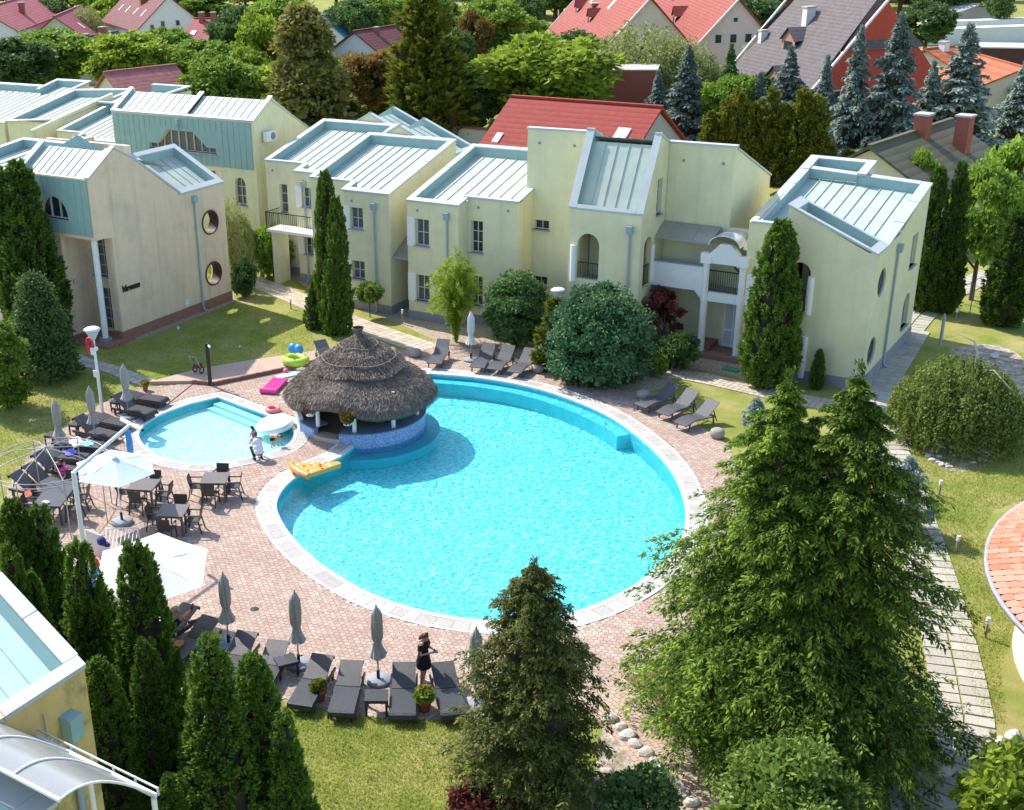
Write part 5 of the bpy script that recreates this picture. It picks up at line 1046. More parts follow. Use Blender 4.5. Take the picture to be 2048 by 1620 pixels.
# ---- weeping tree on the right lawn
g = at(1905, 880); hW = height_at(g, 1905, 700); o = empty('weeping_tree', g, 'dome-shaped weeping tree with bare pale top branches on the right lawn', 'tree'); obj('crown', weeping_mesh('crown', hW*.95, 2.15, L_WEEP, 43, 460, 80, .11, .7), o)
b = MB(); b.tube([(0, 0, 0), (.05, 0, hW*.6), (-.1, .1, hW*.9)], [.12, .09, .05], 8); b.build('trunk', BARK, o)
b = MB(); b.tube([(.35, .1, hW*.75), (.35, .15, hW*.98), (.15, .2, hW*1.1), (-.5, .25, hW*1.16)], [.06, .05, .035, .015], 7); b.tube([(.4, .1, hW*.8), (1.0, -.2, hW*.86), (1.7, -.4, hW*.7)], [.04, .03, .012], 6); b.build('bare_branch', PALEBARK, o)
# ---- shrubs at the bottom edge
g = at(1560, 1800); own('laurel_bush', g, broad_mesh('crown', height_at(g, 1545, 1482), 1.6, L_SHINY, 45, 70, 170, .15, .02, 'round', .3, .0, .5), trunk_mesh(1, .07, limbs=3, reach=.5), 'fresh green laurel bush at the bottom edge below the big conifers', 'bush')
g = at(2040, 1790); own('leafy_bush', g, broad_mesh('crown', height_at(g, 2000, 1490), 1.7, L_LIME, 47, 60, 120, .2, .02, 'round', .32, .1, .6), trunk_mesh(1.4, .08, limbs=4, reach=.8), 'large-leaved light green bush in the lower right corner', 'bush')
g = at(962, 1650); own('barberry', g, broad_mesh('crown', height_at(g, 965, 1575), .75, L_RED, 49, 28, 120, .12, .02, 'round', .36), trunk_mesh(.4, .03), 'purple barberry shrub at the foot of the central conifer', 'shrub')
g = at(1275, 1655); own('low_juniper', g, broad_mesh('crown', height_at(g, 1270, 1555), 1.0, L_DARK, 51, 40, 130, .12, .02, 'round', .3), trunk_mesh(.4, .04), 'dark spreading juniper between the central conifer and the brick path', 'shrub')
g = at(975, 1610); own('yellow_shrub', g, broad_mesh('crown', height_at(g, 985, 1495), .55, L_LIME, 53, 24, 110, .12, .02, 'round', .36), trunk_mesh(.6, .03), 'yellow-green shrub on the left foot of the central conifer', 'shrub')
g = at(1508, 862); own('silver_juniper', g, conifer_mesh('crown', height_at(g, 1505, 800), .5, L_BLUE, 55, 40, 6, 16, .14, .1, .03, .8, .6, .3, .5), trunk_mesh(1.2, .05), 'silvery juniper peeping out left of the big conifers', 'shrub')
g = at(1800, 1060); own('silver_juniper', g, conifer_mesh('crown', height_at(g, 1795, 915), 1.0, L_BLUE, 57, 60, 6, 20, .16, .1, .03, .8, .6, .3, .5), trunk_mesh(1.5, .05), 'silvery juniper between the big conifers and the slab path', 'shrub')
# ---- behind and right of the corner house
for i, (gx, gy, tx, ty, w, k, lb) in enumerate([(1880, 620, 1880, 345, 70, 'thujad_0', 'dark thuja column directly right of the corner house'), (1922, 625, 1925, 335, 66, 'thujad_1', 'second dark thuja column right of the corner house'), (2035, 650, 2040, 430, 90, 'thujad_2', 'dark thuja cut by the right edge above the lawn'), (1985, 600, 1985, 330, 140, 'oak_0', 'bushy green tree between the dark thujas and the right edge'), (2055, 560, 2050, 270, 150, 'oak_1', 'light green tree at the right edge under the grey roof'), (1840, 480, 1845, 300, 80, 'oak_2', 'green leafy tree behind the corner house roof')]): tree_px('tree', k, gx, gy, tx, ty, w, lb)

# ---- grass blades on the nearer lawns
def grass(name, px, n, hgt, label):
    R = np.random.RandomState(len(px)*7+n); poly = W2(px); xs, ys = zip(*poly); P = np.stack([R.uniform(min(xs), max(xs), n*3), R.uniform(min(ys), max(ys), n*3)], -1); P = P[inside(P, poly)][:n]; k = len(P)
    C = np.concatenate([P, np.full((k, 1), .0)], 1); D = R.randn(k, 3)*np.array([.5, .5, .15])+np.array([0, 0, 1.]); v, f = cards(C, D, hgt*R.uniform(.5, 1.4, k), .022, R); tag(obj(name, npmesh(name, v, f, L_GRASS)), label, 'grass', None, 'stuff')
L_GRASS = leafmat('grass_blade', (0.172, 0.252, 0.039), (0.586, 0.594, 0.154), .4, .8)
grass('grass', [(560, 1412), (700, 1432), (900, 1446), (960, 1450), (960, 1700), (560, 1700)], 26000, .07, 'mown grass of the front lawn')
grass('grass', [(1815, 850), (1850, 870), (2060, 830), (2060, 1000), (1985, 1020), (1965, 1060), (1990, 1150), (2040, 1240), (2000, 1330), (2010, 1450), (1960, 1440), (1880, 1130)], 26000, .07, 'mown grass of the right lawn beside the slab path')
grass('grass', [(180, 700), (260, 690), (470, 605), (610, 640), (640, 700), (400, 740), (300, 765)], 18000, .07, 'mown grass of the lawn by the peach house')
grass('grass', [(0, 760), (150, 740), (240, 760), (225, 795), (100, 870), (20, 960), (-10, 960)], 14000, .07, 'mown grass of the lawn left of the loungers')
# ================================================================== the village behind
def roofmat(name, col, col2=None, per=.26, rough=.8):
    m = bpy.data.materials.new(name); m.use_nodes = True; t = m.node_tree; N = t.nodes; L = t.links; b = N['Principled BSDF']; b.inputs['Roughness'].default_value = rough; b.inputs['Specular IOR Level'].default_value = .25
    tc = N.new('ShaderNodeTexCoord').outputs['Object']
    w = N.new('ShaderNodeTexWave'); w.wave_type = 'BANDS'; w.bands_direction = 'Z'; w.wave_profile = 'SAW'; w.inputs['Scale'].default_value = 2*math.pi/(20*per); w.inputs['Distortion'].default_value = .15; L.new(tc, w.inputs['Vector'])
    n = N.new('ShaderNodeTexNoise'); n.inputs['Scale'].default_value = 2.2; n.inputs['Detail'].default_value = 6; L.new(tc, n.inputs['Vector'])
    x = N.new('ShaderNodeMix'); x.data_type = 'RGBA'; x.inputs[6].default_value = (*col, 1); x.inputs[7].default_value = (*(col2 or [c*.72 for c in col]), 1)
    mr = N.new('ShaderNodeMapRange'); mr.inputs[1].default_value = .35; mr.inputs[2].default_value = .7; L.new(n.outputs[0], mr.inputs[0]); L.new(mr.outputs[0], x.inputs[0]); 
    mul = N.new('ShaderNodeMix'); mul.data_type = 'RGBA'; mul.blend_type = 'MULTIPLY'; mul.inputs[0].default_value = .35; L.new(x.outputs[2], mul.inputs[6]); L.new(w.outputs[0], mul.inputs[7]); L.new(mul.outputs[2], b.inputs['Base Color'])  # rows darkened in the colour too: painted shade of the tile grooves
    bn = N.new('ShaderNodeBump'); bn.inputs['Strength'].default_value = .8; bn.inputs['Distance'].default_value = .05; L.new(w.outputs[0], bn.inputs['Height']); L.new(bn.outputs[0], b.inputs['Normal'])
    return m
R_RED = roofmat('red_roof_tiles', (.36, .060, .045), (.30, .05, .04)); R_PINK = roofmat('faded_red_sheet_roof', (.46, .13, .14)); R_ROSE = roofmat('rose_roof_tiles', (.52, .20, .18)); R_MAROON = roofmat('maroon_roof_tiles', (.24, .085, .085)); R_GREY = roofmat('brown_grey_tiles', (.17, .145, .15), (.13, .11, .10)); R_SLATE = roofmat('slate_roof', (.15, .16, .19)); R_BLUE = roofmat('blue_tile_roof', (.10, .30, .44), (.08, .24, .36), .34); R_ORANGE = roofmat('orange_roof_tiles', (.55, .16, .075), None, .36); R_OLD = roofmat('old_mossy_roof', (.16, .14, .11), (.13, .13, .06), .3); R_BRICK = roofmat('brick_red_roof', (.40, .10, .075))
W_WHITE = mat('white_render', (.66, .66, .64), .9, .05, 2); W_CREAM = mat('cream_render', (.62, .55, .42), .9, .06, 2); W_RED = mat('brick_red_render', (.46, .075, .05), .9, .08, 2); W_GREY = mat('grey_render', (.36, .35, .33), .9, .06, 2); W_BRICK = mat('chimney_brick', (.33, .10, .07), .9, .2, 8)
def village_house(name, label, p1, p2, zr, ze, hw, rm, wm, chim=(), sky=(), gw=(), lw=(), dorm=(), ohang=.35, hip=0, white_verge=False, cat='house'):
    a, b_ = at(*p1, zr), at(*p2, zr); o = (a+b_)/2; o.z = 0; u = (b_-a); u.z = 0; L1 = u.length; u.normalize(); v = Vector((u.y, -u.x, 0))
    if v.dot(-o) < 0: v = -v
    root = empty(name, o, label, cat); W = lambda s, t, z: u*s+v*t+ZU*z
    def part(nm, mb, m, par=None): return mb.build(nm, m, par or root)
    hL = L1/2; b = MB(); pent = [(-hw, 0), (hw, 0), (hw, ze), (0, zr-.15), (-hw, ze)]
    V = [W(s, t, z) for s in (-hL+.3, hL-.3) for t, z in pent]; b.add(V, [(0, 1, 2, 3, 4), (9, 8, 7, 6, 5), (0, 5, 6, 1), (1, 6, 7, 2), (4, 9, 5, 0)]); part('wall', b, wm)
    k = (zr-ze)/hw; roofs = {}
    for sd in (1, -1):
        e = hw+ohang; b = MB(); q = [W(-hL+hip, 0, zr), W(hL-hip, 0, zr), W(hL, sd*e, zr-k*e), W(-hL, sd*e, zr-k*e)]; b.add([p+ZU*.1 for p in q]+[p-ZU*.06 for p in q], [(0, 1, 2, 3), (7, 6, 5, 4), (0, 4, 5, 1), (1, 5, 6, 2), (2, 6, 7, 3), (3, 7, 4, 0)]); roofs[sd] = part('roof_slope', b, rm)
    b = MB(); b.bar(W(-hL+hip, 0, zr+.12), W(hL-hip, 0, zr+.12), .3, .14); part('ridge', b, rm)
    if hip:
        for sg in (-1, 1): b = MB(); b.add([W(sg*(hL-hip), 0, zr+.1), W(sg*hL, hw*.55, zr-k*hw*.5), W(sg*hL, -hw*.55, zr-k*hw*.5)], [(0, 1, 2)]); part('hip_slope', b, rm)
    if white_verge:
        for sg in (-1, 1): b = MB(); b.bar(W(sg*hL, 0, zr+.1), W(sg*hL, hw+ohang, zr-k*(hw+ohang)+.1), .22, .16); part('verge', b, W_WHITE)
    for (f, t, h, w, m) in chim: b = MB(); z = zr-k*abs(t); b.box(W((f-.5)*L1, t, z+h/2-.5), (w, w, h+1), rz=math.atan2(u.y, u.x)); c = part('chimney', b, m); b = MB(); b.box(W((f-.5)*L1, t, z+h+.06), (w*1.2, w*1.2, .12), rz=math.atan2(u.y, u.x)); part('chimney_cap', b, CONCRETE, c)
    for (f, t, w, h) in sky:
        s = (f-.5)*L1; b = MB(); q = [W(s-w/2, t-h/2, zr-k*(t-h/2)+.2), W(s+w/2, t-h/2, zr-k*(t-h/2)+.2), W(s+w/2, t+h/2, zr-k*(t+h/2)+.2), W(s-w/2, t+h/2, zr-k*(t+h/2)+.2)]; b.add(q+[p-ZU*.15 for p in q], [(0, 1, 2, 3), (0, 4, 5, 1), (1, 5, 6, 2), (2, 6, 7, 3), (3, 7, 4, 0)]); part('skylight', b, W_WHITE)
    def win(c, du, w, h):
        n = du.cross(ZU); n = n if n.dot(c) > 0 else -n
        b = MB(); q = [c+du*x+ZU*z+n*.03 for x, z in ((-w/2, -h/2), (w/2, -h/2), (w/2, h/2), (-w/2, h/2))]; b.add(q, [(0, 1, 2, 3)]); f = part('window', b, PVC)
        b = MB(); q = [c+du*x+ZU*z+n*.05 for x, z in ((-w/2+.1, -h/2+.1), (w/2-.1, -h/2+.1), (w/2-.1, h/2-.1), (-w/2+.1, h/2-.1))]; b.add(q, [(0, 1, 2, 3)]); part('pane', b, GLASS, f)
    for (sg, t, z, w, h) in gw: win(W(sg*(hL-.3), t, z), v, w, h)
    for (f, z, w, h) in lw: win(W((f-.5)*L1, hw, z), u, w, h)
    for (f, t, w, h, m) in dorm:
        s = (f-.5)*L1; z = zr-k*t; b = MB(); b.add([W(s-w/2, t, z-.1), W(s+w/2, t, z-.1), W(s+w/2, t, z+h*.5), W(s, t, z+h), W(s-w/2, t, z+h*.5)], [(0, 1, 2, 3, 4)]); d_ = part('dormer', b, m)
        t2 = t-h/k; t3 = t-h*.5/k
        b = MB(); e = .2; b.add([W(s-w/2-e, t+e, z+h*.5-.1), W(s, t+e, z+h+.1), W(s, t2, z+h+.1), W(s-w/2-e, t3, z+h*.5), W(s+w/2+e, t+e, z+h*.5-.1), W(s+w/2+e, t3, z+h*.5)], [(0, 1, 2, 3), (1, 4, 5, 2)]); part('dormer_roof', b, rm, d_)
        b = MB(); b.add([W(s-w*.3, t+.04, z+.05), W(s+w*.3, t+.04, z+.05), W(s+w*.3, t+.04, z+h*.42), W(s-w*.3, t+.04, z+h*.42)], [(0, 1, 2, 3)]); part('dormer_window', b, GLASS, d_)
    return root
village_house('village_house', 'long red tiled house directly behind the centre house', (1022, 195), (1325, 217), 6.8, 3.2, 5.2, R_RED, W_GREY, sky=((.1, 3.3, .5, .7), (.36, 3.6, .5, .6), (.86, 2.4, .9, 1.2)))
village_house('village_house', 'house with faded rose roof behind the far left yellow houses', (207, 147), (352, 131), 6.4, 2.8, 5.5, R_ROSE, W_CREAM)
village_house('village_house', 'steep red roofed house with two white dormers at the top', (1187, -42), (1303, -4), 9.4, 3.6, 5.4, R_BRICK, W_CREAM, chim=((.42, 2.2, .4, 1.0, W_BRICK),), sky=((.3, 1.6, .9, 1.1), (.62, 1.4, 1.2, 1.2)), dorm=((.22, 3.4, 1.3, 1.6, W_WHITE), (.52, 3.6, 1.3, 1.6, W_WHITE)), white_verge=True)
village_house('village_house', 'steep red roofed house with pale pink gable and three windows', (1330, -52), (1480, -2), 9.4, 3.6, 5.2, R_BRICK, mat('pale_pink_render', (.62, .50, .46), .9, .05, 2), chim=((.4, 1.6, 1.2, .8, W_BRICK),), gw=((1, -1.2, 5.6, .8, 1.0), (1, .3, 5.6, .8, 1.0), (1, 1.8, 5.6, .8, 1.0), (1, .2, 7.4, .6, .6)), dorm=((.62, 3.4, 1.6, 1.8, W_WHITE),), white_verge=True)
village_house('village_house', 'brown-grey roofed house with brick red gable wall', (1592, -22), (1780, -2), 11, 3.4, 6.6, R_GREY, W_RED, chim=((.42, 2.0, 1.2, .8, W_WHITE), (.1, 3.6, .8, .6, W_WHITE)), dorm=((.45, 3.9, 2.4, 1.8, mat('dormer_wood', (.36, .20, .13), .8)), (.62, 6.3, 2.4, 1.8, MATS['dormer_wood'])), gw=((1, 2.0, 6.4, .8, 1.4), (1, -1.5, 6.4, .8, 1.4), (1, 3.6, 3.4, .9, 1.5)), hip=1.6, white_verge=True)
village_house('village_house', 'white house with faded red roof in the upper left corner', (-40, 20), (58, -8), 8, 5.2, 4.5, R_PINK, W_WHITE, chim=((.45, 2.5, 1.5, .8, W_BRICK),), gw=((1, .5, 4.6, .8, .6), (1, 2.0, 4.6, .8, .6)))
village_house('village_house', 'small house with bright pink sheet roof between trees at upper left', (108, 34), (160, 12), 6.2, 2.9, 4.4, R_PINK, W_CREAM, sky=((.3, 2.6, .8, 1.0), (.6, 3.2, .8, 1.0)), chim=((.5, 1.8, .6, .5, W_BRICK),))
village_house('village_house', 'white gabled house with maroon roof and four skylights', (262, -22), (338, -8), 8.5, 4.2, 5, R_MAROON, W_WHITE, chim=((.6, 1.6, 1.8, .9, W_BRICK),), sky=((.2, 2.9, .5, .9), (.4, 2.9, .5, .9), (.62, 2.9, .5, .9), (.82, 2.9, .5, .9)), gw=((1, -1.0, 4.8, .7, .9), (1, 1.2, 4.8, .7, .9), (1, 2.8, 4.4, .7, .9)), lw=((.8, 2.4, 1.6, 1.6),))
village_house('village_house', 'small pink roofed house with two brick chimneys at upper left', (388, 38), (446, 38), 6, 3, 5, R_PINK, W_CREAM, chim=((.35, .6, 1.2, .6, W_BRICK), (.75, .6, 1.2, .6, W_BRICK)), sky=((.3, 2.8, .8, .8),))
village_house('village_house', 'dark slate roof with two tall brick chimneys at upper left', (155, 78), (235, 64), 5.4, 2.8, 5, R_SLATE, W_CREAM, chim=((.05, 1.0, 1.0, .6, W_BRICK), (.35, 1.6, 1.9, .7, W_BRICK)))
village_house('village_house', 'low grey striped roof below the white house at upper left', (8, 50), (88, 40), 4.2, 2.4, 4.5, roofmat('pale_grey_roof', (.24, .24, .27), None, .4), W_GREY)
village_house('village_house', 'house with bright blue tiled roof left of the tall cypress', (640, 33), (674, 27), 6.4, 3.2, 4.4, R_BLUE, W_WHITE)
village_house('village_house', 'white house with maroon roof left of the tall cypress', (706, 64), (806, 50), 6.0, 3.4, 4.4, R_MAROON, W_WHITE, chim=((.35, .8, .7, .5, W_BRICK),), gw=((-1, 0, 3.2, .7, .7),))
village_house('village_house', 'orange tiled roof behind the blue spruces at upper right', (1850, 100), (1908, 94), 4.6, 2.6, 5, R_ORANGE, W_CREAM, chim=((.5, .5, .8, .7, W_WHITE),)); village_house('village_house', 'orange tiled roof at the right edge behind the spruces', (1952, 110), (2050, 138), 4.6, 2.6, 5, R_ORANGE, W_CREAM)
village_house('village_house', 'old mossy grey roofed house with two brick chimneys on the right', (1738, 296), (1904, 241), 5.6, 2.4, 5.4, R_OLD, W_CREAM, chim=((.55, .3, 1.2, .8, W_BRICK), (.72, 2.0, 2.0, .8, W_BRICK)))
village_house('shed', 'pale grey roofed shed at the top right', (1885, 6), (1960, 10), 3.6, 2.6, 5, roofmat('pale_sheet_roof', (.45, .47, .46), None, .6), W_GREY, cat='shed')
# odd pieces behind
def solid(name, label, cat, px, py, z0, z1, dx, dy, m, rz=0, cap=None):
    g = at(px, py, z0); o = empty(name, g, label, cat); b = MB(); b.box((0, 0, (z1-z0)/2), (dx, dy, z1-z0), rz=rz); b.build('body', m, o)
    if cap: b = MB(); b.box((0, 0, z1-z0+.06), (dx+.2, dy+.2, .12), rz=rz); b.build('cap', cap, o)
    return o
solid('brick_chimney', 'free brick chimney stack behind the row houses', 'chimney', 905, 305, 0, 4.4, .8, .8, W_BRICK, 0, CONCRETE); solid('garden_wall', 'low cream garden wall beside the free chimney', 'wall', 950, 312, 0, 2.2, 9, .4, W_CREAM, -.1, W_BRICK)
solid('brick_annex', 'brick red annex with a pale parapet behind the red tiled house', 'annex', 1240, 262, 0, 5.4, 6, 4, W_BRICK, .35, CONCRETE)
for i, lb in enumerate(('white wrapped pallet stack, front row at top right', 'white wrapped pallet stack, back row at top right')): solid('pallet_stack', lb, 'pallets', 1990+i*5, 84-i*16, 0, 2.0, 22, 2.4, W_WHITE, .62)
solid('garage', 'dark brown garage with pale roof at the right edge', 'garage', 2025, 150, 0, 3, 9, 5, mat('dark_brown_door', (.07, .035, .03), .7), .1, CONCRETE)
# fence behind the right lawn
fo = at(1985, 640); fr = empty('metal_fence', fo, 'dark wire garden fence behind the right lawn', 'fence'); b = MB(); f0, f1 = at(1890, 615), at(2070, 660)
for k in range(8): p = f0.lerp(f1, k/7); b = MB(); b.tube([p, p+ZU*1.5], .025, 6); b.build('post', GREYM, fr, fo)
for z in (.4, .9, 1.4): b = MB(); b.bar(f0+ZU*z, f1+ZU*z, .015); b.build('rail', GREYM, fr, fo)
# trees of the village
BT = [(20, 225, 22, 78, 125, 'dark_0', 'dark tree at the left edge above the far yellow houses'), (98, 205, 98, 62, 150, 'oak_0', 'bright green round tree left of the slate roof'), (95, 95, 92, 2, 80, 'dark_1', 'dark tree beside the white corner house at the top left'), (172, 105, 165, 8, 60, 'willow_1', 'pale willow between the two pink roofs'), (222, 85, 225, -12, 80, 'lime_2', 'light green tree above the slate roof'), (255, 215, 250, 68, 140, 'lime_3', 'wide yellowing tree behind the rose roof'), (335, 140, 332, 55, 75, 'oak_1', 'small green tree in front of the maroon roofed gable'), (470, 185, 468, 18, 95, 'dark_2', 'dark slim tree left of the pale linden'), (415, 200, 405, 82, 120, 'oak_2', 'green tree in front of the small pink roofed house'), (520, 195, 515, 28, 80, 'lime_1', 'yellow-green upright tree beside the pale linden'), (430, 275, 430, 112, 130, 'oak_1', 'bushy hornbeam behind the teal clad house'), (500, 268, 500, 130, 120, 'lime_2', 'bushy hornbeam right behind the gable of the teal clad house'), (605, 300, 600, 8, 215, 'olive_0', 'large pale olive linden rising behind the row houses'), (555, 285, 552, 168, 60, 'olive_1', 'small olive tree at the foot of the large linden'), (655, 292, 656, 182, 55, 'thujay_0', 'bright upright thuja right of the large linden'), (705, 288, 702, 202, 60, 'thujay_1', 'low thuja behind the row house roof'), (742, 262, 738, 105, 105, 'bronze_0', 'bronze leaved tree left of the tall cypress'), (848, 300, 845, -12, 150, 'thujay_2', 'tall yellowish cypress in the middle of the background'), (790, 310, 788, 205, 70, 'green_conifer_0', 'dark conifer behind the row house at the foot of the tall cypress'), (832, 305, 830, 222, 70, 'thujay_0', 'low green conifer right of the tall cypress foot'), (985, 150, 985, 0, 110, 'oak_2', 'light green tree above the leafy walnut'), (945, 160, 944, 22, 60, 'bronze_1', 'brownish slim tree right of the tall cypress'), (905, 190, 905, 60, 70, 'dark_0', 'dark tree touching the tall cypress on the right'), (1092, 290, 1090, 78, 225, 'lime_4', 'broad sunlit walnut tree behind the red tiled house'), (955, 292, 950, 150, 110, 'dark_3', 'dark tree left of the broad walnut'), (1155, 215, 1155, 68, 100, 'dark_1', 'dark crown between the walnut and the red dormer roof'), (1290, 240, 1285, 45, 190, 'willow_2', 'large grey-green willow before the red dormer roofs'), (1380, 245, 1372, 72, 120, 'willow_0', 'smaller willow right of the large one'), (1318, 285, 1316, 145, 80, 'spruce_0', 'blue spruce at the right end of the red tiled house'), (1380, 292, 1378, 98, 120, 'spruce_1', 'tall blue spruce right of the willows'), (1468, 288, 1462, 95, 90, 'green_conifer_0', 'half dead brownish conifer among the spruces'), (1565, 220, 1560, 55, 130, 'willow_1', 'willow in front of the brown-grey roof'), (1585, 310, 1582, 100, 140, 'spruce_2', 'blue spruce left of the brick red gable'), (1660, 330, 1655, 118, 100, 'spruce_0', 'blue spruce below the brown-grey roof'), (1722, 345, 1722, 62, 120, 'spruce_1', 'slender tall blue spruce in front of the brick red gable'), (1805, 350, 1802, 38, 170, 'spruce_2', 'tallest blue spruce right of the brick red gable'), (1945, 340, 1940, 58, 190, 'spruce_0', 'wide blue spruce before the orange roof'), (2050, 320, 2052, 130, 130, 'spruce_1', 'blue spruce cut by the right edge'), (1870, 340, 1868, 130, 110, 'spruce_2', 'blue spruce between the two tallest ones'), (1520, 300, 1520, 150, 90, 'spruce_0', 'blue spruce beside the half dead conifer'),
      (1860, 120, 1862, 5, 90, 'dark_2', 'dark tree behind the tallest spruce'), (1500, 130, 1505, -5, 110, 'dark_3', 'dark tree between the pink gable and the brown-grey roof'), (700, 130, 700, 0, 90, 'dark_0', 'dark tree behind the blue roof'), (760, 90, 760, -10, 80, 'oak_1', 'green tree behind the maroon roof'), (560, 100, 560, -10, 110, 'oak_2', 'green tree behind the pale linden'), (395, 60, 395, -15, 110, 'oak_0', 'green tree above the small pink roof')]
for gx, gy, tx, ty, w, k, lb in BT: tree_px('tree', k, gx, gy, tx, ty, w*(1.3 if k[:3] in ('oak', 'lim', 'dar', 'wil', 'bro') else 1.15), lb)
for i, (gx, tx, ty, w) in enumerate([(1425, 1425, 235, 60), (1455, 1455, 205, 60), (1485, 1482, 188, 56), (1515, 1515, 215, 60), (1548, 1545, 190, 60), (1578, 1575, 215, 64), (1612, 1610, 195, 64), (1645, 1642, 205, 60)]): tree_px('thuja', 'thujay_%d' % (i % 3), gx, 355+i*2, tx, ty, w, 'yellowish thuja, %s from the left in the tall row behind the centre house' % 'first second third fourth fifth sixth seventh eighth'.split()[i], 'thuja', 'tall thuja row behind the centre house')
for i, (gx, tx, ty, w) in enumerate([(1560, 1560, 320, 44), (1600, 1600, 300, 50), (1665, 1662, 292, 50), (1700, 1698, 305, 48), (1740, 1738, 300, 56), (1780, 1778, 305, 56), (1815, 1812, 318, 50)]): tree_px('thuja', 'thujay_%d' % (i % 3), gx, 372+i, tx, ty, w, 'low golden thuja, %s from the left in the row behind the corner house' % 'first second third fourth fifth sixth seventh eighth'.split()[i], 'thuja', 'low thuja row behind the corner house')
for i, (gx, tx, ty, w) in enumerate([(985, 985, 242, 40), (1010, 1010, 232, 40), (1036, 1036, 248, 40), (1074, 1074, 222, 44), (1160, 1160, 236, 40), (1195, 1195, 232, 44), (1218, 1218, 246, 36)]): tree_px('thuja', 'thujad_%d' % (i % 3), gx, 335, tx, ty, w, 'small thuja, %s from the left before the red tiled house' % 'first second third fourth fifth sixth seventh eighth'.split()[i], 'thuja', 'small thujas before the red tiled house')
# distant trees fill the top of the picture
kinds = ['oak_0', 'dark_0', 'lime_0', 'dark_1', 'oak_1', 'oak_2', 'dark_2', 'oak_0', 'olive_1']
for i in range(200):
    gx, gy = rnd.uniform(-60, 2110), rnd.choice([rnd.uniform(-100, -30), rnd.uniform(-30, 60)]); g = at(gx, gy)
    plant('tree', rnd.choice(kinds), g, rnd.uniform(7, 11), rnd.uniform(4.0, 6.5), 'far green tree of the wooded gardens along the top edge', 'tree', 'far trees along the top edge')
# garden greenery between the houses
ROOFS = [(195, 115, 360, 190), (990, 180, 1400, 290), (1085, 0, 1520, 130), (1555, 0, 1815, 160), (1700, 225, 1995, 335), (635, 20, 815, 125), (205, 0, 405, 75), (330, 30, 450, 100), (75, 5, 160, 75), (1840, 80, 2048, 160), (150, 55, 240, 130), (0, 0, 90, 75), (890, 215, 1010, 300)]
i = 0
while i < 420:
    gx, gy = rnd.uniform(-20, 2060), rnd.uniform(50, 300); i += 1
    if gy > 205+gx*.07 and gx < 1400: continue
    g = at(gx, gy); h = rnd.uniform(2.5, 7); k = ppm(g)*h
    if any(a-15 < gx < c+15 and gy > b_ and gy-k < d for a, b_, c, d in ROOFS): continue
    plant('shrub', rnd.choice(['shrub_0', 'darkshrub_0', 'yellowshrub_0', 'shrub_1', 'yellowshrub_1']) if h < 3 else rnd.choice(kinds), g, h, rnd.uniform(1.6, 3.2), 'garden greenery between the houses of the village', 'shrub', 'village garden shrubs')
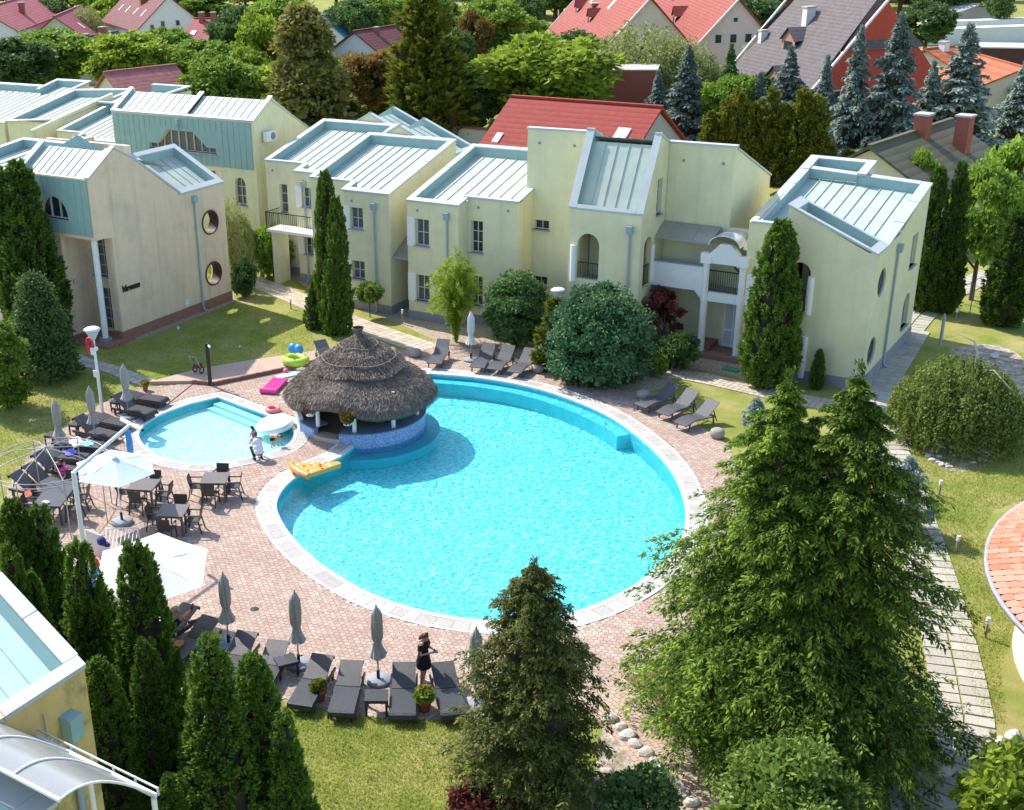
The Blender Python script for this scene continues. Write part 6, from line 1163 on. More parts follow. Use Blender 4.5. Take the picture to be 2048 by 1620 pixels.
# ================================================================== thatched bar
MOSAIC = surf_mat('blue_white_mosaic', [(.40, (.05, .14, .42)), (.5, (.22, .34, .62)), (.58, (.55, .62, .75))], 30, .2, 60, .4, 2)
STRAW = leafmat('thatch_straw', (.17, .13, .105), (.46, .38, .32), .05, .9)
THATCHCORE = mat('thatch_dark', (.13, .10, .085), .95, .3, 8, .8, 30)
DARKWOOD = mat('dark_wood', (.05, .035, .03), .6, .2, 5); COUNTER = mat('blue_counter', (.16, .22, .33), .4, .1, 4); TERRACOTTA = mat('terracotta', (.38, .13, .07), .8, .1, 4)
def thatch_bar():
    o = BAR.copy(); r = empty('thatched_bar', o, 'round thatched pool bar with blue mosaic base standing in the pool edge', 'bar')
    ang = lambda px, py, z=0: math.atan2(at(px, py, z).y-o.y, at(px, py, z).x-o.x)
    a0, a1 = ang(634, 876), ang(677, 891)
    # mosaic base (open at the entrance step) and counter
    for (s, e, z1) in ((a1, a0+2*math.pi, .42),):
        b = MB(); b.prism([tuple(p) for p in arc((0, 0), BAR_R+.012, s, e, 60)]+[tuple(p) for p in arc((0, 0), BAR_R-.22, s, e, 60)][::-1], -1.3, z1); b.build('base_wall', MOSAIC, r)
        b = MB(); b.prism([tuple(p) for p in arc((0, 0), BAR_R+.05, s, e, 60)]+[tuple(p) for p in arc((0, 0), BAR_R-.75, s, e, 60)][::-1], z1, z1+.05); b.build('counter', COUNTER, r)
    b = MB(); b.lathe([(0, -.25), (BAR_R-.24, -.25)], 40); b.build('floor', PLINTH, r)
    b = MB(); b.prism([tuple(p) for p in arc((0, 0), BAR_R+.03, a0, a1, 8)]+[tuple(p) for p in arc((0, 0), BAR_R-.5, a0, a1, 8)][::-1], 0, .2); b.build('entrance_step', BEIGESLAB, r)
    # pillars
    for (px, py) in ((626.5, 857), (707, 872), (797, 860), (839, 829)):
        a = ang(px, py, .45); b = MB(); b.tube([(2.33*math.cos(a), 2.33*math.sin(a), .47), (2.33*math.cos(a), 2.33*math.sin(a), 1.95)], .085, 14); b.build('pillar', WHITE, r)
    for k in range(4): a = ang(839, 829, .45)+.75*(k+1); b = MB(); b.tube([(2.33*math.cos(a), 2.33*math.sin(a), .47), (2.33*math.cos(a), 2.33*math.sin(a), 1.95)], .085, 14); b.build('pillar', WHITE, r)
    # curved white side wall on the left, with a falling top edge
    s, e = ang(600, 850)-.85, ang(606, 860)+.05; K = 16; V = []; 
    for rr in (BAR_R+.06, BAR_R-.1):
        for zt in (0, 1):
            for k in range(K+1): a = s+(e-s)*k/K; V.append((rr*math.cos(a), rr*math.sin(a), .02 if not zt else 1.35-.75*(k/K)**2.2))
    n = K+1; F = []
    for k in range(K): F += [(k, k+1, n+k+1, n+k), (2*n+k, 2*n+k+1, 3*n+k+1, 3*n+k), (n+k, n+k+1, 3*n+k+1, 3*n+k)]
    F += [(0, n, 3*n, 2*n), (K, n+K, 3*n+K, 2*n+K)]; b = MB(); b.add(V, F); b.build('side_wall', WHITE, r)
    # fittings inside
    b = MB(); b.bb(-.9, .5, .3, .75, -.25, 1.3); b.build('bar_cabinet', DARKWOOD, r); b = MB(); b.bb(.55, 1.1, .1, .6, -.25, 1.1); b.build('fridge', PLINTH, r); b = MB(); b.bb(.0, .7, -.75, -.4, .45, .55); b.build('tray', WHITE, r)
    b = MB(); b.prism([tuple(p) for p in arc((0, 0), 1.9, .3, 2.9, 16)]+[tuple(p) for p in arc((0, 0), 1.75, .3, 2.9, 16)][::-1], -.25, 1.7); b.build('back_wall', W_GREY, r)
    # roof: thatch skirts
    ao = ang(655, 815, 1.6)
    R = np.random.RandomState(77)
    def skirt(name, prof, n, ln, wid, wob, lift):
        prof = [np.array(p) for p in prof]; seg = [np.linalg.norm(prof[i+1]-prof[i])*(prof[i][0]+prof[i+1][0]) for i in range(len(prof)-1)]; cum = np.cumsum(seg)/sum(seg); u = R.rand(n); i = np.searchsorted(cum, u); t = R.rand(n)[:, None]; P0 = np.array(prof)[i]; P1 = np.array(prof)[i+1]; p = P0*(1-t)+P1*t; d = unit(P1-P0); th = R.rand(n)*6.283
        wv = wob*np.sin(th*5+1)+.5*wob*np.sin(th*11+2); dz = lift*np.exp(-((((th-ao+math.pi) % (2*math.pi))-math.pi)/.42)**2)*np.clip((p[:, 0]/prof[-1][0]-.45)/.55, 0, 1)**1.5+wv*np.clip(p[:, 0]/prof[-1][0], 0, 1)
        er = np.stack([np.cos(th), np.sin(th), 0*th], -1); C = er*p[:, :1]+np.stack([0*th, 0*th, p[:, 1]+dz+.02*R.rand(n)], -1); D = er*d[:, :1]+np.stack([0*th, 0*th, d[:, 1]], -1)+R.randn(n, 3)*.16
        v, f = cards(C, D, ln*R.uniform(.6, 1.3, n), wid, R)
        # dense under-layer
        K = 72; V = []; 
        for q in prof:
            a = np.arange(K)*2*math.pi/K; w_ = wob*np.sin(a*5+1)+.5*wob*np.sin(a*11+2); dz = lift*np.exp(-((((a-ao+math.pi) % (2*math.pi))-math.pi)/.42)**2)*np.clip((q[0]/prof[-1][0]-.45)/.55, 0, 1)**1.5+w_*q[0]/prof[-1][0]; V.append(np.stack([q[0]*np.cos(a), q[0]*np.sin(a), q[1]+dz], -1))
        lastv = V[-1]; V.append(lastv*np.array([.985, .985, 1])-np.array([0, 0, .2])); V.append(lastv*np.array([.7, .7, 1])+np.array([0, 0, .1])); V = np.concatenate(V); F = [(j*K+k, j*K+(k+1) % K, (j+1)*K+(k+1) % K, (j+1)*K+k) for j in range(len(prof)+1) for k in range(K)]
        me = npmesh(name, V, F, THATCHCORE); c = obj(name, me, r); me2 = npmesh('straw', v, f, STRAW); tag(obj('straw', me2, c), kind='stuff')
    skirt('thatch', [(1.1, 2.62), (1.9, 2.26), (2.55, 1.84), (2.92, 1.5), (3.06, 1.28)], 30000, .15, .022, .03, .42)
    skirt('thatch_layer', [(.9, 2.92), (1.4, 2.76), (1.86, 2.46)], 7000, .14, .024, .05, 0); skirt('thatch_layer', [(.7, 3.12), (1.1, 3.0), (1.48, 2.76)], 5500, .14, .024, .045, 0); skirt('thatch_layer', [(.45, 3.3), (.8, 3.2), (1.12, 3.02)], 4000, .14, .024, .04, 0)
    skirt('thatch_cap', [(.07, 3.72), (.25, 3.55), (.5, 3.38), (.78, 3.24)], 3000, .15, .022, .02, 0)
    b = MB(); b.lathe([(.1, 3.6), (.12, 3.68), (.24, 3.93), (.2, 3.94)], 16); b.build('straw_bundle', THATCHCORE, r)
    for rr, z in ((1.48, 2.8), (.78, 3.28)): b = MB(); b.tube([(rr*math.cos(a), rr*math.sin(a), z+.03*math.sin(a*5+1)) for a in [2*math.pi*k/40 for k in range(40)]], .014, 6, closed=True); b.build('binding', mat('binding_cane', (.30, .25, .21), .8) if 'binding_cane' not in MATS else MATS['binding_cane'], r)
    # hanging flower baskets
    for i, (px, py, lb) in enumerate(((620, 822, 'flower basket hanging at the left pillar of the thatched bar'), (695, 840, 'flower basket hanging beside the entrance of the thatched bar'))):
        c = at(px, py, 1.25); q = empty('flower_basket', c, lb, 'flower basket', 'bar flower baskets'); b = MB(); b.lathe([(0, -.22), (.16, -.18), (.2, 0), (.17, .01)], 14); b.build('bowl', WHITE, q); obj('flowers', broad_mesh('flowers', .4, .3, L_RED if i == 0 else L_BROWN, 60+i, 16, 40, .09, .0, 'round', .4), q, (0, 0, -.05)); b = MB(); b.tube([(0, 0, .1), (0, 0, .55)], .01, 5); b.build('hanger', GREYM, q)
thatch_bar()

# ================================================================== furniture
RATTAN = mat('black_rattan_plastic', (.030, .030, .034), .42, .25, 30, .5, 90, spec=.45); SLING = mat('dark_grey_sling', (.075, .075, .085), .55, .12, 30, .3, 120); CHAIRM = mat('brown_grey_plastic', (.062, .052, .046), .5, .1, 10); TABLEM = mat('taupe_table', (.145, .125, .115), .45, .1, 6); DARKTABLE = mat('charcoal_table', (.075, .078, .088), .4, .1, 6)
def ang_px(p0, p1): a, b = at(*p0), at(*p1); return math.atan2((b-a).y, (b-a).x)
def strip(b, prof, w, th, x0=0):
    """bent panel: profile in (y, z), width w, thickness th"""
    V = []
    for k, (y, z) in enumerate(prof):
        for x in (-w/2, w/2): V += [(x0+x, y, z), (x0+x, y, z-th)]
    F = []
    for k in range(len(prof)-1):
        o_ = k*4; F += [(o_, o_+2, o_+6, o_+4), (o_+1, o_+5, o_+7, o_+3), (o_, o_+4, o_+5, o_+1), (o_+2, o_+3, o_+7, o_+6)]
    e = (len(prof)-1)*4; F += [(0, 1, 3, 2), (e, e+2, e+3, e+1)]; b.add(V, F)
def lounger(name, back, m=RATTAN):
    """local +y is the head end"""
    r = bpy.data.objects.new(name, None); COL.objects.link(r); r.empty_display_size = .2
    b = MB(); strip(b, [(-1.0, .22), (-.97, .30), (-.9, .34), (-.4, .345), (.16, .345)], .66, .05); b.build('seat', m, r)
    bx = math.cos(back)*.82; bz = math.sin(back)*.82; b = MB(); p1 = (.2+bx, .345+bz); strip(b, [(.19, .345), (.2+bx*.5, .345+bz*.5+.02), p1, (p1[0]+.09*math.cos(back-.9), p1[1]+.09*math.sin(back-.9)), (p1[0]+.10*math.cos(back-1.5), p1[1]-.10)], .62, .04); b.build('backrest', m, r)
    for s in (-1, 1):
        b = MB(); strip(b, [(-1.0, .2), (-.93, .30), (.95, .31)], .05, .09, s*.335); b.build('side_rail', m, r)
        for y in (-.78, .8): b = MB(); b.box((s*.3, y, .12), (.06, .08, .25), taper=1.15); b.build('leg', m, r)
    if back > .15: b = MB(); b.bar((-.2, .2+bx*.75, .345+bz*.75), (-.2, .85, .28), .03); b.build('prop', m, r)
    return r
def wave_lounger(name):
    r = bpy.data.objects.new(name, None); COL.objects.link(r); r.empty_display_size = .2
    b = MB(); strip(b, [(-.98, .30), (-.85, .34), (-.5, .40), (-.2, .40), (.05, .34), (.25, .36), (.6, .56), (.95, .82)], .62, .03); b.build('sling', SLING, r)
    for s in (-1, 1):
        b = MB(); b.tube([(s*.33, -1.0, .29), (s*.33, -.5, .38), (s*.33, -.1, .36), (s*.33, .5, .3), (s*.33, .75, .26)], .025, 6); b.build('side_rail', SLING, r)
        for y in (-.72, .62): b = MB(); b.bar((s*.3, y, .32), (s*.3, y+(.05 if y > 0 else -.05), 0), .05, .04); b.build('leg', SLING, r)
    b = MB(); b.bar((-.3, .62, .54), (-.3, .85, .05), .03); b.bar((.3, .62, .54), (.3, .85, .05), .03); b.bar((-.3, .72, .3), (.3, .72, .3), .03); b.build('prop', SLING, r)
    return r
LP = [lounger('sun_lounger', a) for a in (.38, .12, .62)]; WP = wave_lounger('sling_lounger'); used = set()
def put(proto_, loc, rz, label, cat, group=None, sc=None):
    if proto_.name in used: o = copy_tree(proto_)
    else: o = proto_; used.add(proto_.name)
    o.location = loc; o.rotation_euler = (0, 0, rz); tag(o, label, cat, group)
    if sc: o.scale = sc if hasattr(sc, '__len__') else (sc,)*3
    return o
DZ = .03
def put_px(pr, foot, head, label, group, sc=None):
    a, b = at(*foot, .3), at(*head, .45); d = b-a; c = (a+b)/2; c.z = DZ; return put(pr, c, math.atan2(d.y, d.x)-math.pi/2, label, 'sun lounger', group, sc)
G1 = 'black loungers on the near side of the pool'
for i, (f, h, k, lb) in enumerate([((607, 1400), (640, 1334), 0, 'black sun lounger left of a flower pot, second from the square table'), ((686, 1414), (701, 1347), 0, 'black sun lounger between the left flower pot and the parasol foot'), ((806, 1418), (808, 1352), 0, 'black sun lounger right of the low square table, left of the woman'), ((906, 1418), (888, 1350), 0, 'black sun lounger next to the standing woman on the right'), ((522, 1368), (551, 1306), 0, 'black sun lounger left of the square table, under the second near parasol'), ((452, 1345), (486, 1290), 0, 'black sun lounger behind the broad thuja'), ((362, 1305), (404, 1262), 0, 'black sun lounger in the parasol shade right of the lying person'), ((318, 1278), (362, 1236), 0, 'black sun lounger with the lying person and dog')]): put_px(LP[k], f, h, lb, G1)
G2 = 'grey sling loungers'
for f, h, lb in [((868, 728), (888, 694), 'single grey sling lounger near the two pouffes behind the bar'), ((955, 735), (978, 703), 'grey sling lounger nearest the closed white parasol'), ((990, 738), (1016, 708), 'middle grey sling lounger of the three at the far pool side'), ((1030, 744), (1060, 714), 'right grey sling lounger of the three at the far pool side'), ((1282, 812), (1345, 785), 'grey sling lounger nearest the blue-green cypress on the right'), ((1322, 830), (1388, 796), 'middle grey sling lounger of the three at the right pool side'), ((1358, 850), (1428, 818), 'right grey sling lounger of the three at the right pool side'), ((668, 722), (645, 700), 'grey sling lounger half hidden behind the thatched roof')]: put_px(WP, f, h, lb, G2)
G3 = 'black loungers left of the small pool'
for f, h, k, lb in [((318, 800), (262, 786), 1, 'black lounger nearest the small pool tip on the left'), ((296, 825), (240, 806), 2, 'black lounger with raised back under the right one of the left parasols'), ((246, 848), (190, 830), 1, 'flat black lounger between two closed left parasols'), ((224, 872), (160, 850), 2, 'black lounger with raised back beside the middle left parasol'), ((190, 892), (130, 880), 1, 'black lounger covered with a white and mint towel'), ((166, 916), (92, 902), 1, 'black lounger with a blue and white towel'), ((150, 944), (80, 925), 2, 'black lounger with raised back where the bent woman sits'), ((128, 972), (62, 948), 2, 'black lounger with raised back behind the long table'), ((100, 985), (42, 966), 2, 'black lounger at the far left end beside the gravel')]: put_px(LP[k], f, h, lb, G3)
# low side tables
def side_table(): 
    r = bpy.data.objects.new('side_table', None); COL.objects.link(r); b = MB(); b.box((0, 0, .42), (.5, .5, .05)); b.build('top', RATTAN, r)
    b = MB(); b.box((0, 0, .37), (.44, .44, .06)); b.build('apron', RATTAN, r)
    for x in (-1, 1):
        for y in (-1, 1): b = MB(); b.box((x*.215, y*.215, .2), (.05, .05, .4)); b.build('leg', RATTAN, r)
    return r
ST = side_table()
for px, py, rz, sc, lb in [(574, 1350, ang_px((550, 1352), (600, 1340)), (1.15, .95, 1.05), 'low black square table under the second near parasol'), (754, 1424, ang_px((730, 1420), (775, 1420)), (1.2, 1.05, 1.1), 'low black square table left of the woman'), (238, 822, .2, 1, 'low black table between the two right loungers of the left group'), (156, 868, .2, 1, 'low black table between loungers beside the middle left parasol'), (108, 890, .2, 1, 'low black table behind the leftmost closed parasol')]: put(ST, at(px, py)+ZU*DZ, rz, lb, 'table', 'low side tables', sc)
# parasols
CANV = mat('taupe_parasol_fabric', (.36, .33, .30), .9, .08, 6, .3, 30); CANVW = mat('white_parasol_fabric', (.72, .73, .71), .9, .05, 6, .2, 30, trans=.25); BASEG = mat('grey_stone_base', (.27, .28, .30), .8, .1, 8)
def closed_parasol(name, m):
    r = bpy.data.objects.new(name, None); COL.objects.link(r)
    b = MB(); b.lathe([(0, 0), (.34, 0), (.36, .05), (.33, .09), (0, .1)], 24); b.build('base', BASEG, r); b = MB(); b.tube([(0, 0, .1), (0, 0, .34)], .045, 10); b.box((.07, 0, .28), (.1, .03, .03)); b.build('socket', DARKIRON, r)
    b = MB(); b.tube([(0, 0, .1), (0, 0, 2.28)], .022, 10); b.build('pole', GREYM, r)
    K = 32; V = []; prof = [(.02, 2.3), (.07, 2.22), (.13, 2.05), (.145, 1.7), (.13, 1.35), (.09, 1.22), (.125, 1.05), (.2, .85), (.235, .8)]
    for i, (rr, z) in enumerate(prof):
        for k in range(K): a = 2*math.pi*k/K; f = 1+(.22 if 1 < i else .05)*math.cos(a*8)+.08*math.sin(a*3+i*.3); V.append((rr*f*math.cos(a+.15*i), rr*f*math.sin(a+.15*i), z+(.05*math.cos(a*8) if i == len(prof)-1 else 0)))
    b = MB(); b.add(V, [(i*K+k, i*K+(k+1) % K, (i+1)*K+(k+1) % K, (i+1)*K+k) for i in range(len(prof)-1) for k in range(K)], True); b.build('folded_canopy', m, r)
    b = MB(); b.tube([(.11*math.cos(a), .11*math.sin(a), 1.22) for a in [2*math.pi*k/16 for k in range(16)]], .015, 5, closed=True); b.build('tie_strap', m, r)
    b = MB(); b.lathe([(0, 2.36), (.03, 2.33), (.02, 2.28)], 10); b.build('finial', GREYM, r); return r
PP = closed_parasol('closed_parasol', CANV); PPW = closed_parasol('closed_parasol', CANVW)
for i, (px, py, pr, lb) in enumerate([(458, 1292, PP, 'closed taupe parasol next to the lying person, leftmost of the near row'), (598, 1332, PP, 'closed taupe parasol beside the low table, second of the near row'), (757, 1364, PP, 'closed taupe parasol left of the standing woman'), (952, 1412, PP, 'closed taupe parasol half behind the central conifer'), (124, 912, PP, 'leftmost closed parasol above the metal frame'), (192, 884, PP, 'middle closed parasol of the left three'), (258, 836, PP, 'closed parasol nearest the small pool'), (942, 722, PPW, 'closed white parasol at the far pool side by the feathery shrub')]): put(pr, at(px, py)+ZU*DZ, i*1.1, lb, 'parasol', 'closed parasols')
def open_parasol(name, n, R_, zt, ze, m, label, loc, tilt=(0, 0), rz=0, seam=True, base=True):
    r = empty(name, loc, label, 'parasol', None, rz); T = Matrix.Rotation(tilt[0], 3, 'X') @ Matrix.Rotation(tilt[1], 3, 'Y'); top = Vector((0, 0, zt))
    rim_ = [top+T @ Vector((R_*math.cos(2*math.pi*k/n), R_*math.sin(2*math.pi*k/n), ze-zt)) for k in range(n)]
    for k in range(n):
        a, c = rim_[k], rim_[(k+1) % n]; mid = (a+c)/2*.985+top*.015-ZU*.02; q1 = (top+a)/2-ZU*.03; q2 = (top+c)/2-ZU*.03; q3 = (top+mid)/2-ZU*.05
        b = MB(); b.add([top, q1, q3, q2, a, mid, c], [(0, 1, 2), (0, 2, 3), (1, 4, 5, 2), (2, 5, 6, 3)], True); b.build('canopy_panel', m, r)
        b = MB(); b.bar(top-ZU*.03, a-ZU*.02, .02); b.build('rib', WHITE, r)
    b = MB(); b.tube([(0, 0, 0), (0, 0, zt-.05)], .024, 10); b.build('pole', WHITE, r); b = MB(); b.lathe([(0, zt+.1), (.05, zt+.06), (.12, zt+.02)], 8); b.build('vent_cap', m, r)
    if base: b = MB(); b.lathe([(0, 0), (.36, 0), (.37, .1), (.33, .14), (0, .15)], 24); b.build('base', BASEG, r); b = MB(); b.tube([(0, 0, .14), (0, 0, .42)], .045, 10); b.build('socket', DARKIRON, r)
    return r
MINT = mat('pale_mint_parasol_fabric', (.60, .72, .70), .9, .05, 6, .2, 30, trans=.25)
open_parasol('open_parasol', 6, 1.42, 2.45, 2.05, MINT, 'open hexagonal pale mint parasol over the patio', at(245, 1048)+ZU*DZ, (.05, .06), .35)
open_parasol('open_parasol', 6, 1.75, 2.3, 2.0, CANVW, 'large open white parasol behind the tallest lower left thuja', at(318, 1262)+ZU*DZ, (.12, .1), .1)
# chairs and tables
def chair():
    r = bpy.data.objects.new('patio_chair', None); COL.objects.link(r)   # faces +y
    b = MB(); b.box((0, 0, .44), (.46, .44, .035)); b.build('seat', CHAIRM, r)
    b = MB(); strip(b, [(-.21, .46), (-.26, .66), (-.3, .86), (-.29, .9)], .46, .03); b.build('backrest', CHAIRM, r)
    for x in (-1, 1):
        b = MB(); b.bar((x*.23, .2, .45), (x*.24, .26, 0), .04); b.build('leg', CHAIRM, r); b = MB(); b.bar((x*.23, -.2, .45), (x*.25, -.3, 0), .04); b.build('leg', CHAIRM, r)
        b = MB(); b.bar((x*.26, .2, .45), (x*.27, .17, .66), .035); b.bar((x*.27, .2, .66), (x*.25, -.27, .67), .05, .03); b.build('armrest', CHAIRM, r)
    return r
CH = chair()
def table(w, d, m, name='patio_table'):
    r = bpy.data.objects.new(name, None); COL.objects.link(r); b = MB(); b.box((0, 0, .735), (w, d, .04)); b.build('top', m, r); b = MB(); b.box((0, 0, .685), (w-.08, d-.08, .06)); b.build('apron', m, r)
    for x in (-1, 1):
        for y in (-1, 1): b = MB(); b.box((x*(w/2-.06), y*(d/2-.06), .35), (.07, .07, .7)); b.build('leg', m, r)
    return r
TB = table(.92, .95, TABLEM); LT = table(1.0, 2.1, DARKTABLE, 'long_table')
def dining(px, py, rz, name, miss=()):
    c = at(px, py, .75); c.z = DZ; put(TB, c, rz, 'square taupe patio table, %s' % name, 'table', 'square patio tables')
    for k in range(4):
        if k in miss: continue
        a = rz+k*math.pi/2+rnd.uniform(-.12, .12); d = Vector((math.sin(a), -math.cos(a), 0)); side = ('near', 'right', 'far', 'left')[k]; put(CH, c+d*rnd.uniform(.62, .74)+Vector((0, 0, 0)), math.atan2(-d.y, -d.x)-math.pi/2, 'brown patio chair on the %s side of the table %s' % (side, name), 'chair', 'brown patio chairs')
dining(430, 957, ang_px((400, 957), (460, 957))-0.01, 'nearest the small pool'); dining(346, 1022, ang_px((316, 1022), (376, 1022))-0.07, 'closest to the big pool'); dining(288, 970, ang_px((258, 970), (318, 970))-0.12, 'under the mint parasol edge')
c = at(112, 988, .75); d = at(128, 962, .75)-at(88, 1015, .75); c.z = DZ; la = math.atan2(d.y, d.x)-math.pi/2; put(LT, c, la, 'long charcoal table under the bare metal frame', 'table'); M3 = Matrix.Rotation(la, 3, 'Z')
for x, y, lb in ((-.75, .55, 'far left'), (-.75, -.45, 'near left'), (.75, .4, 'far right'), (.75, -.5, 'near right'), (0, -1.35, 'near head'), (.05, 1.35, 'far head')):
    q = M3 @ Vector((x, y, 0)); dd = -(M3 @ Vector((x, 0, 0) if abs(x) > .3 else (0, y, 0))); put(CH, c+q, math.atan2(dd.y, dd.x)-math.pi/2, 'brown patio chair at the %s place of the long charcoal table' % lb, 'chair', 'brown patio chairs')
b = MB(); b.box((0, 0, .03), (.24, .16, .05)); tag(b.build('napkin_box', WHITE, None, (0, 0, 0)), 'small white napkin pack on the long charcoal table', 'box').location = at(92, 1006, .79)
# bare round metal frame
def frame():
    hub = None; g = at(112, 1034); hubz = height_at(g, 108, 893); ringz = 2.15; R_ = 2.0
    r = empty('metal_gazebo_frame', g, 'bare round metal gazebo frame over the long table', 'gazebo frame'); n = 8
    pts = [Vector((R_*math.cos(2*math.pi*k/n+.3), R_*math.sin(2*math.pi*k/n+.3), ringz)) for k in range(n)]
    for k in range(n):
        p = pts[k]; b = MB(); b.tube([(p.x, p.y, 0), p], .02, 6); b.build('post', GREYM, r)
        b = MB(); b.tube([p, p*.6+Vector((0, 0, ringz*.4+(hubz-ringz)*.55)), Vector((0, 0, hubz))], .016, 6); b.build('spoke', GREYM, r)
    for z, q in ((ringz, R_), (ringz-.16, R_)): b = MB(); b.tube([(q*math.cos(2*math.pi*k/40), q*math.sin(2*math.pi*k/40), z) for k in range(40)], .016, 6, closed=True); b.build('hoop', GREYM, r)
    b = MB(); b.ball((0, 0, hubz), .07); b.build('hub', GREYM, r)
frame()
# ---- lamps
LAMPW = mat('white_lamp_metal', (.74, .75, .75), .35, .03, spec=.5)
def tlamp():
    B_ = at(178, 1168)+ZU*DZ; z1 = height_at(B_, 150, 945); best = None
    for z in np.arange(3.0, 6, .05):
        q = at(262, 848, float(z)); sh = Vector((q.x, q.y, 0))-Vector((SUN_DIR.x, SUN_DIR.y, 0))*(z/SUN_DIR.z); e = (sh-at(428, 1166)).length
        if best is None or e < best[0]: best = (e, q)
    q = best[1]-B_; r = empty('pole_lamp', B_, 'tall white pole lamp with a slanting arm and cross tube', 'lamp'); top = Vector((0, 0, z1))
    b = MB(); b.tube([(0, 0, 0), top], .075, 12); b.build('pole', LAMPW, r); b = MB(); b.tube([top-ZU*.03, q], .06, 12); b.build('arm', LAMPW, r); a, c = at(243, 839, best[1].z)-B_, at(284, 860, best[1].z)-B_; b = MB(); b.tube([a, c], .065, 12); b.build('cross_tube', LAMPW, r); b = MB(); b.tube([c, c+(c-a)*.03], .05, 12); b.build('lamp_face', DARKIRON, r)
tlamp()
def bowl_lamp(px, py, h, lb, extras):
    g = at(px, py); r = empty('bowl_lamp', g, lb, 'lamp'); b = MB(); b.tube([(0, 0, 0), (0, 0, h-.5)], [.075, .055], 12); b.build('pole', LAMPW, r); b = MB(); b.lathe([(.06, h-.52), (.1, h-.45), (.32, h-.06), (.3, h-.06), (.07, h-.45)], 20); b.build('glass_cone', mat('clear_lamp_cone', (.45, .47, .48), .15, .05, spec=.7) if 'clear_lamp_cone' not in MATS else MATS['clear_lamp_cone'], r); b = MB(); b.lathe([(0, h+.06), (.25, h+.03), (.36, h-.04), (.33, h-.06), (0, h-.05)], 22); b.build('cap', LAMPW, r)
    if extras:
        b = MB(); b.box((.0, -.09, 2.75), (.16, .14, .3)); b.build('junction_box', LAMPW, r); b = MB(); b.ball((.22, -.1, 2.9), .09, 10, 6); b.bar((0, 0, 2.9), (.2, -.1, 2.9), .03); b.build('security_camera', LAMPW, r); b = MB(); b.box((0, -.07, 1.75), (.34, .03, .3)); b.build('notice_board', WHITE, r)
    return g
g = bowl_lamp(205, 826, 3.7, 'white bowl lamp post with cameras beside the wide dark conifer', True); bowl_lamp(1113, 700, 2.9, 'bowl lamp half hidden between two bushes at the centre house', False)
lb_ = empty('lifebuoy', (g.x-.17, g.y-.05, 2.95), 'red lifebuoy hanging on the white lamp post', 'lifebuoy'); b = MB(); b.tube([(.17*math.cos(a), 0, .32*math.sin(a)) for a in [2*math.pi*k/20 for k in range(20)]], .065, 8, closed=True); b.build('ring', mat('lifebuoy_red', (.55, .03, .06), .5, .05), lb_)
g = at(421, 772); r = empty('black_post', g, 'short black lamp post with a small spotlight behind the small pool', 'lamp'); b = MB(); b.box((0, 0, .98), (.12, .12, 1.96)); b.build('pole', DARKIRON, r); b = MB(); b.tube([(.05, 0, 1.9), (.2, -.05, 1.85)], [.03, .06], 10); b.build('spotlight', LAMPW, r)
def bollard(px, py, h, lb): g = at(px, py); r = empty('bollard_light', g, lb, 'bollard light', 'small bollard lights'); b = MB(); b.tube([(0, 0, 0), (0, 0, h*.75)], .035, 8); b.build('post', mat('wood_post', (.30, .24, .17), .8) if 'wood_post' not in MATS else MATS['wood_post'], r); b = MB(); b.tube([(0, 0, h*.72), (0, 0, h)], .055, 10); b.build('head', LAMPW, r)
for px, py, h, lb in ((582, 618, .55, 'short bollard light on the path near the round shrub'), (805, 648, .75, 'bollard light in front of the passage between two houses'), (1344, 742, .8, 'bollard light beside the low dark hedge'), (1878, 990, .55, 'bollard light on the right lawn below the weeping tree'), (1912, 1106, .6, 'bollard light on the right lawn left of the round tiled roof'), (1970, 1276, .65, 'bollard light on the right lawn nearest the paved ring'), (1912, 640, .55, 'bollard light under the dark thujas on the far right lawn'), (358, 672, .5, 'bollard light on the shaded lawn by the peach house'), (510, 580, .5, 'bollard light beside the shrub behind the peach house'), (480, 700, .2, 'low spotlight on the shaded lawn')): bollard(px, py, h, lb)
# ---- pouffes
POUF = mat('woven_grey_pouffe', (.33, .29, .25), .9, .25, 25, .8, 40)
for i, (px, py, lb) in enumerate(((783, 712, 'beige woven pouffe left of another behind the bar'), (831, 714, 'beige woven pouffe next to the single sling lounger'), (1076, 745, 'grey woven pouffe right of the three far loungers'), (1286, 798, 'beige woven pouffe beside the blue-green cypress'), (1434, 876, 'grey woven pouffe right of the right side loungers'), (686, 706, 'beige woven pouffe half hidden behind the thatch'))):
    b = MB(); b.lathe([(0, .36), (.16, .355), (.25, .3), (.29, .18), (.25, .05), (.18, 0)], 18); tag(b.build('pouffe', POUF, None), lb, 'pouffe', 'woven pouffes').location = at(px, py)+ZU*DZ
# ---- flower pots
def pot(px, py, lb, sc=1., m=L_RED, seed=70):
    r = empty('flower_pot', at(px, py)+ZU*DZ, lb, 'flower pot', 'flower pots'); b = MB(); b.lathe([(0, 0), (.12*sc, 0), (.17*sc, .28*sc), (.19*sc, .28*sc), (.19*sc, .33*sc), (.16*sc, .32*sc), (0, .3*sc)], 16); b.build('pot', TERRACOTTA, r); obj('leaves', broad_mesh('leaves', .3*sc, .2*sc, L_OAK, seed, 16, 40, .07*sc, 0, 'round', .4), r, (0, 0, .27*sc)); R = np.random.RandomState(seed+1); P = unit(R.randn(40, 3))*np.array([.2, .2, .16])*sc; P[:, 2] = np.abs(P[:, 2])+.43*sc; v, f = cards(P, R.randn(40, 3), .075*sc, .07*sc, R); obj('blossoms', npmesh('blossoms', v, f, MATS['geranium']), r)
mat('geranium', (.62, .02, .03), .6, .1)
